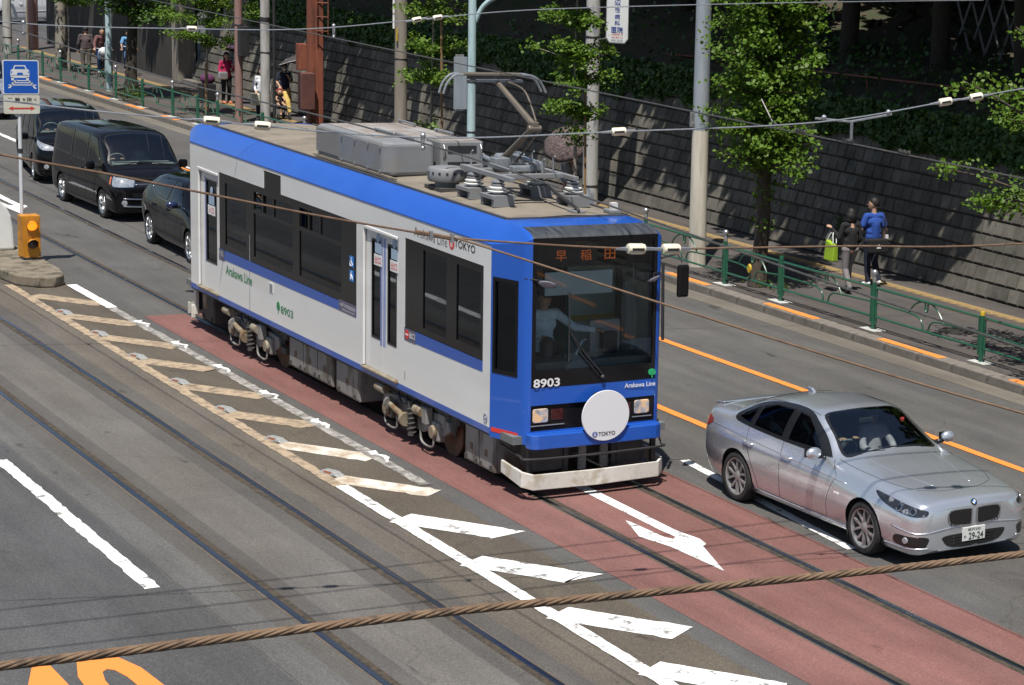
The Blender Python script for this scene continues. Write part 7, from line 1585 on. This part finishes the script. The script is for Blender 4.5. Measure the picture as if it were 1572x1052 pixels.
# cyclists and bicycles
def bicycle(label, x, y, rot, col):
    t = thing('bicycle', label, 'bicycle', (x, y, .15), rot, world=False); fm_ = cloth('frame', col)
    for wx in (-.52, .52):
        w_ = MB().tube([(wx+.32*math.cos(a), 0, .34+.32*math.sin(a)) for a in np.linspace(0, 2*PI, 29)[:-1]], .018, 7, closed=True).build('bicycle_wheel', M['tyre'], t, smooth=True)
        sk = MB()
        for k in range(12): a = PI*k/6; sk.tube([(wx, 0, .34), (wx+.31*math.cos(a), 0, .34+.31*math.sin(a))], .003, 4)
        tag(sk.build('spokes', M['steel_l'], w_), kind='stuff')
    b = MB()
    for p, q in (((-.52, .02, .34), (-.08, 0, .30)), ((-.52, 0, .34), (-.18, 0, .74)), ((-.08, 0, .30), (-.20, 0, .84)), ((-.08, 0, .30), (.36, 0, .72)), ((.36, 0, .66), (.36, 0, .98)), ((.38, 0, .72), (.52, .03, .34)), ((.38, 0, .72), (.52, -.03, .34))): b.tube([p, q], .018, 6)
    b.build('bicycle_frame', fm_, t, smooth=40)
    MB().tube(smooth_path([(.22, .29, 1.0), (.32, .2, 1.03), (.36, 0, .99), (.32, -.2, 1.03), (.22, -.29, 1.0)], 4), .014, 6).build('handlebar', M['steel_l'], t, smooth=True)
    s_ = MB(); s_.box(-.34, -.08, -.10, .10, .84, .90); s_.build('saddle', M['trim'], t, bevel=.03)
    bk = MB(); 
    for z in (.72, .84, .96): bk.tube([(.44, -.16, z), (.74, -.16, z), (.74, .16, z), (.44, .16, z)], .008, 4, closed=True)
    for x_, y_ in ((.44, -.16), (.74, -.16), (.74, .16), (.44, .16), (.59, -.16), (.59, .16), (.74, 0)): bk.tube([(x_, y_, .70), (x_, y_, .97)], .006, 4)
    bk.box(.44, .74, -.16, .16, .70, .71); bk.build('basket', M['dark'], t); return t
SIT = dict(hip=(-.22, 0, .96), chest=(-.12, 0, 1.25), neck=(-.02, 0, 1.45), head=(.03, 0, 1.60), hl=(-.22, .09, .94), kl=(.16, .11, .80), al=(.0, .10, .38), tl=(.14, .10, .33), hr=(-.22, -.09, .94), kr=(.10, -.11, .62), ar=(-.06, -.10, .22), tr=(.08, -.10, .17), sl=(-.05, .17, 1.40), el=(.05, .25, 1.18), wl=(.22, .26, 1.04), sr=(-.05, -.17, 1.40), er=(.05, -.25, 1.18), wr=(.22, -.26, 1.04))
bicycle('bicycle with a front basket ridden by the man in the plaid shirt', -59.0, 10.2, -.15, (.015, .015, .015))
person('cyclist in a maroon plaid shirt and jeans riding towards the camera', (-59.0, 10.2, .15), -.15, SIT, cloth('plaid', (.075, .022, .028), (.20, .10, .09), 30), C_JEAN, M['shoe_w'], vox=.013, sleeve=.55, s=1.)
pb2 = MB(); ell(pb2, (0, 0, 0), .2, (.9, .95, .85)); pb2.v = [(v[0]-58.4, v[1]+10.1, v[2]+1.08) for v in pb2.v]; single('carrier_bag', pb2, cloth('plastic', (.50, .50, .52)), 'white carrier bag lying in the basket of the bicycle', 'bag', (-58.4, 10.1, .95), smooth=True)
bicycle('second bicycle behind the trunk of the dark street tree', -60.2, 11.4, -.1, (.04, .07, .12))
person('cyclist in light blue half hidden by the dark tree trunk', (-60.2, 11.4, .15), -.1, SIT, cloth('light_blue', (.10, .25, .45)), C_JEAN, M['shoe_w'], vox=.014, sleeve=.5, s=.92)
person('person in a dark plaid coat standing in the shade behind the slim sapling', (-59.9, 9.9, .15), PI*.9, dict(), cloth('plaid_dark', (.045, .035, .038), (.11, .08, .08), 26), cloth('khaki', (.10, .09, .07)), M['shoe_k'], vox=.014, sleeve=.9, face=False)
# driver in the tram, people in the sedan and the minivan
C_SHIRT = cloth('driver_shirt', (.50, .62, .70))
person('tram driver in a dark cap and pale blue shirt reaching across the controls', (-.90, -.29, 1.02), 0, dict(hip=(0, 0, .62), chest=(.02, 0, .98), neck=(.04, 0, 1.21), head=(.07, 0, 1.37), sl=(.03, .18, 1.15), el=(.24, .34, .99), wl=(.42, .54, .98), sr=(.03, -.18, 1.15), er=(.10, -.27, .92), wr=(.36, -.16, .92), hl=(0, .1, .6), hr=(0, -.1, .6), kl=(.38, .12, .56), al=(.40, .12, .12), tl=(.5, .12, .05), kr=(.38, -.12, .56), ar=(.40, -.12, .12), tr=(.5, -.12, .05)), C_SHIRT, C_NAVY, M['shoe_k'], vox=.009, sleeve=.9, cap=C_NAVY)
def seated(label, car_loc, rot, x, y, z, top, hair='short', s=1., wheel=False):
    R_ = Matrix.Rotation(rot, 4, 'Z'); p = Vector(car_loc)+R_ @ Vector((x, y, z))
    w_ = (.42, .12, .62) if wheel else (.34, .1, .28)
    return person(label, tuple(p), rot, dict(hip=(-.05, 0, .12), chest=(-.12, 0, .45), neck=(-.14, 0, .66), head=(-.11, 0, .81), sl=(-.12, .18, .60), el=(.05, .25, .38), wl=w_, sr=(-.12, -.18, .60), er=(.05, -.25, .38), wr=(w_[0], -w_[1], w_[2]), hl=(0, .1, .12), kl=(.40, .12, .22), al=(.62, .12, -.06), tl=(.72, .12, -.10), hr=(0, -.1, .12), kr=(.40, -.12, .22), ar=(.62, -.12, -.06), tr=(.72, -.12, -.10)), top, C_NAVY, M['shoe_k'], vox=.013, hair=hair, sleeve=.9, s=s)
seated('driver with dark hair at the wheel of the silver sedan', (2.42, 2.325, 0), .036, -.02, -.36, .52, cloth('charcoal', (.05, .05, .055)), s=.92, wheel=True)
seated('front passenger in a pale top in the silver sedan', (2.42, 2.325, 0), .036, -.02, .36, .52, cloth('mauve', (.42, .38, .42)), 'long', .9)
seated('driver behind the windscreen of the blocky black minivan', (-27.02, 1.90, 0), .03, .50, -.36, .60, cloth('grey_shirt', (.22, .22, .23)), s=.95, wheel=True)
seated('driver of the last black people carrier holding the wheel', (-33.44, 2.36, 0), -.13, .50, -.36, .56, cloth('cream_shirt', (.40, .38, .34)), s=.93, wheel=True)
# ================================================================ trees
M['bark'] = mat('ginkgo_bark', (.085, .065, .048), (.045, .036, .028), 9, .95, stretch=(3, 3, .5), bump=.9, bscale=30)
M['bark_pale'] = mat('sapling_bark', (.28, .25, .21), (.17, .15, .12), 9, .9, stretch=(3, 3, .6), bump=.3)
M['bark_dark'] = mat('evergreen_bark', (.05, .04, .03), (.03, .024, .018), 6, .95, stretch=(3, 3, .5), bump=.8)
M['ginkgo'] = leafmat('ginkgo_leaf', (.078, .160, .014), (.150, .250, .034), .40, .5)
M['ginkgo_d'] = leafmat('ginkgo_leaf_deep', (.035, .085, .012), (.075, .150, .022), .32, .5)
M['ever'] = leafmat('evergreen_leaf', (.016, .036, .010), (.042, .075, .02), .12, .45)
RS = np.random.RandomState(21)
UP = None
def rosettes(cs, n=9, r=.085):
    """short-shoot clusters: n leaves round each centre"""
    cs = np.asarray(cs); P = np.repeat(cs, n, 0)+RS.normal(size=(len(cs)*n, 3))*np.array((r, r, r*.55)); return P
def column_tree(label, base, h, r_tr, crown_z, crown_r, n_br, n_cl, leaf, mt, bark, seed, lean=(0, 0), nleaf=22, vase=None, cat='tree', epi=True):
    rs = np.random.RandomState(seed); x0, y0, z0 = base
    t = thing('ginkgo_tree', label, cat, base, group=None)
    ax = [Vector((x0+lean[0]*q+.05*math.sin(q*1.3+seed), y0+lean[1]*q+.05*math.cos(q*1.7+seed), z0+q)) for q in np.linspace(0, h, 14)]
    MB().tube(ax, [r_tr*(1.25 if i == 0 else 1-.85*i/13) for i in range(14)], 12).build('trunk', bark, t, smooth=50)
    cl = []; br = MB()
    for i in range(n_br):
        f = (i+rs.uniform(.2, .8))/n_br; z = crown_z+(h-crown_z)*f; k = min(12, int(z/h*13)); o = ax[k]+(ax[min(k+1, 13)]-ax[k])*(z/h*13-k)
        a = i*2.399+rs.uniform(-.3, .3); L_ = (crown_r if not callable(crown_r) else crown_r(f))*rs.uniform(.75, 1.15); up = rs.uniform(.15, .5)
        pts = [o, o+Vector((math.cos(a)*L_*.5, math.sin(a)*L_*.5, L_*up*.45)), o+Vector((math.cos(a)*L_, math.sin(a)*L_, L_*up*.7))]
        sp = smooth_path(pts, 4); br.tube(sp, [max(.008, r_tr*.28*(1-.8*j/len(sp))) for j in range(len(sp))], 5)
        for q in range(n_cl):
            u = rs.uniform(.12, 1.05); p = sp[min(len(sp)-1, int(u*(len(sp)-1)))]; cl.append(np.array(p)+rs.normal(size=3)*np.array((.17, .17, .13))*(.5+.6*u))
    br.build('limbs', bark, t, smooth=50)
    if epi:
        for q in range(9): cl.append(np.array(ax[2])+np.array((rs.normal()*.12, rs.normal()*.12, rs.uniform(-.4, .7))))
    P_ = rosettes(cl, nleaf, .115); leaf_cloud(P_, leaf, 'crown', mt, t, np.tile((.15, -.25, .75), (len(P_), 1)), 1., fan=True)
    return t
big = column_tree('big leafy street ginkgo with dark furrowed trunk behind the fence', (-12.47, 9.62, .15), 9.0, .155, 2.2, lambda f: .96-.28*abs(f-.35), 72, 19, .074, M['ginkgo'], M['bark'], 4)
def sapling(label, base, h, whorls, seed, stake=None, r=.045):
    rs = np.random.RandomState(seed); x0, y0, z0 = base; t = thing('ginkgo_sapling', label, 'tree', base)
    ax = [Vector((x0+.10*math.sin(q*.9+seed)*q/h, y0+.08*math.cos(q*1.1+seed)*q/h, z0+q)) for q in np.linspace(0, h, 12)]
    MB().tube(ax, [r*(1-.7*i/11) for i in range(12)], 8).build('trunk', M['bark_pale'], t, smooth=50)
    br = MB(); cl = []
    for (z, a, L_, up, dens) in whorls:
        k = min(10, int(z/h*11)); o = ax[k]; o = Vector((o.x, o.y, z0+z)); d = Vector((math.cos(a), math.sin(a), 0))
        sp = smooth_path([o, o+d*L_*.5+Vector((0, 0, up*L_*.6)), o+d*L_+Vector((0, 0, up*L_))], 5); br.tube(sp, [max(.005, .014*(1-.7*j/len(sp))) for j in range(len(sp))], 5)
        for q in range(int(dens*L_)):
            u = rs.uniform(.08, 1.04); p = sp[min(len(sp)-1, int(u*(len(sp)-1)))]; cl.append(np.array(p)+rs.normal(size=3)*np.array((.09, .09, .07)))
    br.build('limbs', M['bark_pale'], t, smooth=50)
    P_ = rosettes(cl, 10, .075); leaf_cloud(P_, .068, 'crown', M['ginkgo'], t, np.tile((.15, -.25, .75), (len(P_), 1)), 1., fan=True)
    if stake:
        sx, sy_, sh = stake; MB().tube([(x0+sx, y0+sy_, z0), (x0+sx*.8, y0+sy_*.8, z0+sh)], .03, 8).build('stake', M['wood'], t, smooth=40)
        MB().tube([(x0+sx*.9, y0+sy_*.9, z0+sh*.55), (x0, y0, z0+sh*.55)], .02, 6).build('stake_tie', M['dark'], t)
    return t
rl_ = random.Random(5)
def whorl(zs, L_, dens, n=5, upr=(-.05, .35)): return [(z+rl_.uniform(-.12, .12), 2*PI*i/n+rl_.uniform(-.5, .5)+z, L_*rl_.uniform(.6, 1.15), rl_.uniform(*upr), dens) for z in zs for i in range(n)]
sapling('staked ginkgo sapling seen above the air conditioner of the tram', (-28.61, 9.62, .15), 5.6, whorl((2.6, 3.3, 4.2, 4.7), 1.05, 26)+whorl((1.5,), .3, 20, 3), 3, stake=(.28, .18, 4.3))
sapling('taller staked ginkgo sapling beside the scuffed pole with the clinic sign', (-20.84, 9.72, .15), 7.2, whorl((2.6, 3.2, 3.9, 4.6, 5.3, 6.0), .74, 40)+whorl((3.7,), 1.5, 18, 3)+whorl((2.0,), .35, 25, 3), 6, stake=(.25, .15, 4.0))
sapling('slim ginkgo with two stakes left of the woman in pink', (-45.73, 9.62, .15), 5.2, whorl((2.2, 2.8, 3.4, 4.0), 1.35, 24), 9, stake=(.2, -.12, 1.6))
sapling('slim sapling with a leafy top in front of the person in the plaid coat', (-61.0, 9.62, .15), 4.6, whorl((2.5, 3.0, 3.5), 1.1, 24), 12, stake=(-.25, .1, 1.5))
sapling('bare-stemmed sapling at the far left beside the reddish column', (-66.5, 9.62, .15), 4.2, whorl((3.2,), .6, 10), 15, stake=(-.3, .1, 1.2))
column_tree('dark street ginkgo with a heavy trunk beside the pale blue lamp post', (-51.4, 9.05, .15), 8.5, .20, 2.3, lambda f: 1.25, 40, 22, .095, M['ginkgo_d'], M['bark_dark'], 8, nleaf=14, epi=False)
# tree standing just right of the frame whose boughs reach into it
rt = column_tree('ginkgo beyond the right edge whose light green boughs reach into the photo', (-1.9, 9.9, .15), 8.0, .13, 2.4, lambda f: 1.6, 22, 20, .075, M['ginkgo'], M['bark'], 14)
rt_b = MB(); cl = []
for p in ([(-1.95, 9.9, 2.6), (-3.3, 9.6, 3.0), (-4.9, 9.4, 3.22), (-6.1, 9.25, 3.25)], [(-1.95, 9.9, 3.6), (-3.4, 9.7, 4.1), (-4.9, 9.6, 4.55), (-5.9, 9.6, 4.75)], [(-1.95, 9.9, 3.2), (-3.4, 10.2, 3.8), (-4.8, 10.2, 4.1), (-5.4, 10.2, 4.15)], [(-1.95, 9.9, 4.6), (-3.2, 9.8, 5.2), (-4.6, 9.7, 5.75)], [(-3.3, 9.6, 3.0), (-4.3, 9.5, 2.9), (-5.0, 9.4, 2.8)], [(-1.95, 9.9, 2.9), (-3.2, 10., 3.2), (-4.4, 9.9, 3.45)]):
    sp = smooth_path(p, 8); rt_b.tube(sp, [.03*(1-.8*i/len(sp))+.004 for i in range(len(sp))], 5)
    for q in range(34): u = RS.uniform(.3, 1.0); cl.append(np.array(sp[int(u*(len(sp)-1))])+RS.normal(size=3)*np.array((.16, .13, .10)))
rt_b.build('boughs', M['bark'], rt, smooth=50); P_ = rosettes(cl, 11, .085); leaf_cloud(P_, .068, 'bough_leaves', M['ginkgo'], rt, np.tile((.15, -.25, .75), (len(P_), 1)), 1., fan=True)
sh = leaf_cloud(np.array((0, 0, .18))+RS.normal(size=(160, 3))*np.array((.30, .16, .12)), .10, 'shrub', M['weed']); sh.location = (-50.4, 8.75, .17); tag(sh, 'low leafy weed clump on the kerb beside the dark street tree', 'plant')
sh = leaf_cloud(np.array((0, 0, .10))+RS.normal(size=(120, 3))*np.array((.45, .12, .06)), .06, 'shrub', M['weed']); sh.location = (-12.2, 9.62, .16); tag(sh, 'weeds round the foot of the big street ginkgo', 'plant')
sh = leaf_cloud(np.array((0, 0, .12))+RS.normal(size=(140, 3))*np.array((.4, .15, .09)), .07, 'shrub', M['weed']); sh.location = (-2.4, 9.6, .16); tag(sh, 'weeds at the kerb by the wooden stake at the right edge', 'plant')
sk = MB(); sk.tube([(-2.75, 9.62, .15), (-2.65, 9.66, 1.25)], .045, 8); single('wooden_stake', sk, M['wood'], 'short wooden tree stake at the right edge behind the fence', 'stake', (-2.75, 9.62, .15), smooth=40)
# wood above the wall
def crown_mesh(seed, n=9000):
    rs = np.random.RandomState(seed); pts = []; lobes = [((2.15*math.cos(2.399*k)*math.sqrt((k+.5)/16)*1.15, 2.15*math.sin(2.399*k)*math.sqrt((k+.5)/16)*1.15), rs.uniform(-1.2, 2.0), rs.uniform(1.35, 1.75)) for k in range(16)]
    while len(pts) < n:
        (xy, z, r) = lobes[rs.randint(len(lobes))]; d = rs.normal(size=3); d /= np.linalg.norm(d); q = d*r*rs.uniform(.55, 1.02)*np.array((1, 1, .75)); pts.append((xy[0]+q[0], xy[1]+q[1], z+q[2]))
    return np.array(pts)
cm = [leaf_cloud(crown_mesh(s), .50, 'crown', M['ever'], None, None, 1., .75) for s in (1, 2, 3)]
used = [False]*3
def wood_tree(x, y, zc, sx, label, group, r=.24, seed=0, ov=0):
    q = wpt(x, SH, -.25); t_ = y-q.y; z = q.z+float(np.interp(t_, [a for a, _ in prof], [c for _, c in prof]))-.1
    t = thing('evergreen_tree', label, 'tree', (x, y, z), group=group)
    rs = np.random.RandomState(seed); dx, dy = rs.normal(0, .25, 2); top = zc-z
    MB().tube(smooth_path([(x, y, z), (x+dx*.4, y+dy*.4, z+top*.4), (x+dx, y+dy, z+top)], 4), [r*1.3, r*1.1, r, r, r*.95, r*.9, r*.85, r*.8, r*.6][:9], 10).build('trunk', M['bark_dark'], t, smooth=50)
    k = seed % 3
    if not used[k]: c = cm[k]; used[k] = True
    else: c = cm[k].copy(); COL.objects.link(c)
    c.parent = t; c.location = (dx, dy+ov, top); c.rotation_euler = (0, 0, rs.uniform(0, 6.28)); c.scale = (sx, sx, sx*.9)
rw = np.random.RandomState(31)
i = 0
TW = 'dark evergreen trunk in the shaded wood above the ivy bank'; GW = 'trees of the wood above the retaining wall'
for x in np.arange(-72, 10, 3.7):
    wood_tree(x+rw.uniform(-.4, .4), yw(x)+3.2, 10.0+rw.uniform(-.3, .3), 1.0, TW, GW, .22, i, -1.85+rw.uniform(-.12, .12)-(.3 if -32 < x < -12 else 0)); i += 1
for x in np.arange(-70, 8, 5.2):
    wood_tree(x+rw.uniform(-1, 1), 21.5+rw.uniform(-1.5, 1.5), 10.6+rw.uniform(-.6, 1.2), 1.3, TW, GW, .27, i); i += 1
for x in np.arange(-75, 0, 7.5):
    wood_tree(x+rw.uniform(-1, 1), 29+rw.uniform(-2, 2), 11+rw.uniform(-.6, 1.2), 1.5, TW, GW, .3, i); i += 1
M['lattice'] = mat('lattice_grey', (.22, .22, .22), None, rough=.6)
lf = thing('lattice_fence', 'pale grey diamond lattice fence between the dark trunks at the top right', 'fence', (-16.5, 18.2, 4.2))
b = None
for k in range(7):
    x = -18.6+.62*k
    MB().tube([(x, 18.2, 4.2), (x+.75, 18.2, 5.7)], .03, 6).build('lattice_bar', M['lattice'], lf); MB().tube([(x+.75, 18.25, 4.2), (x, 18.25, 5.7)], .03, 6).build('lattice_bar', M['lattice'], lf)
MB().tube([(-18.7, 18.2, 5.72), (-13.6, 18.2, 5.72)], .035, 6).build('top_rail', M['lattice'], lf)
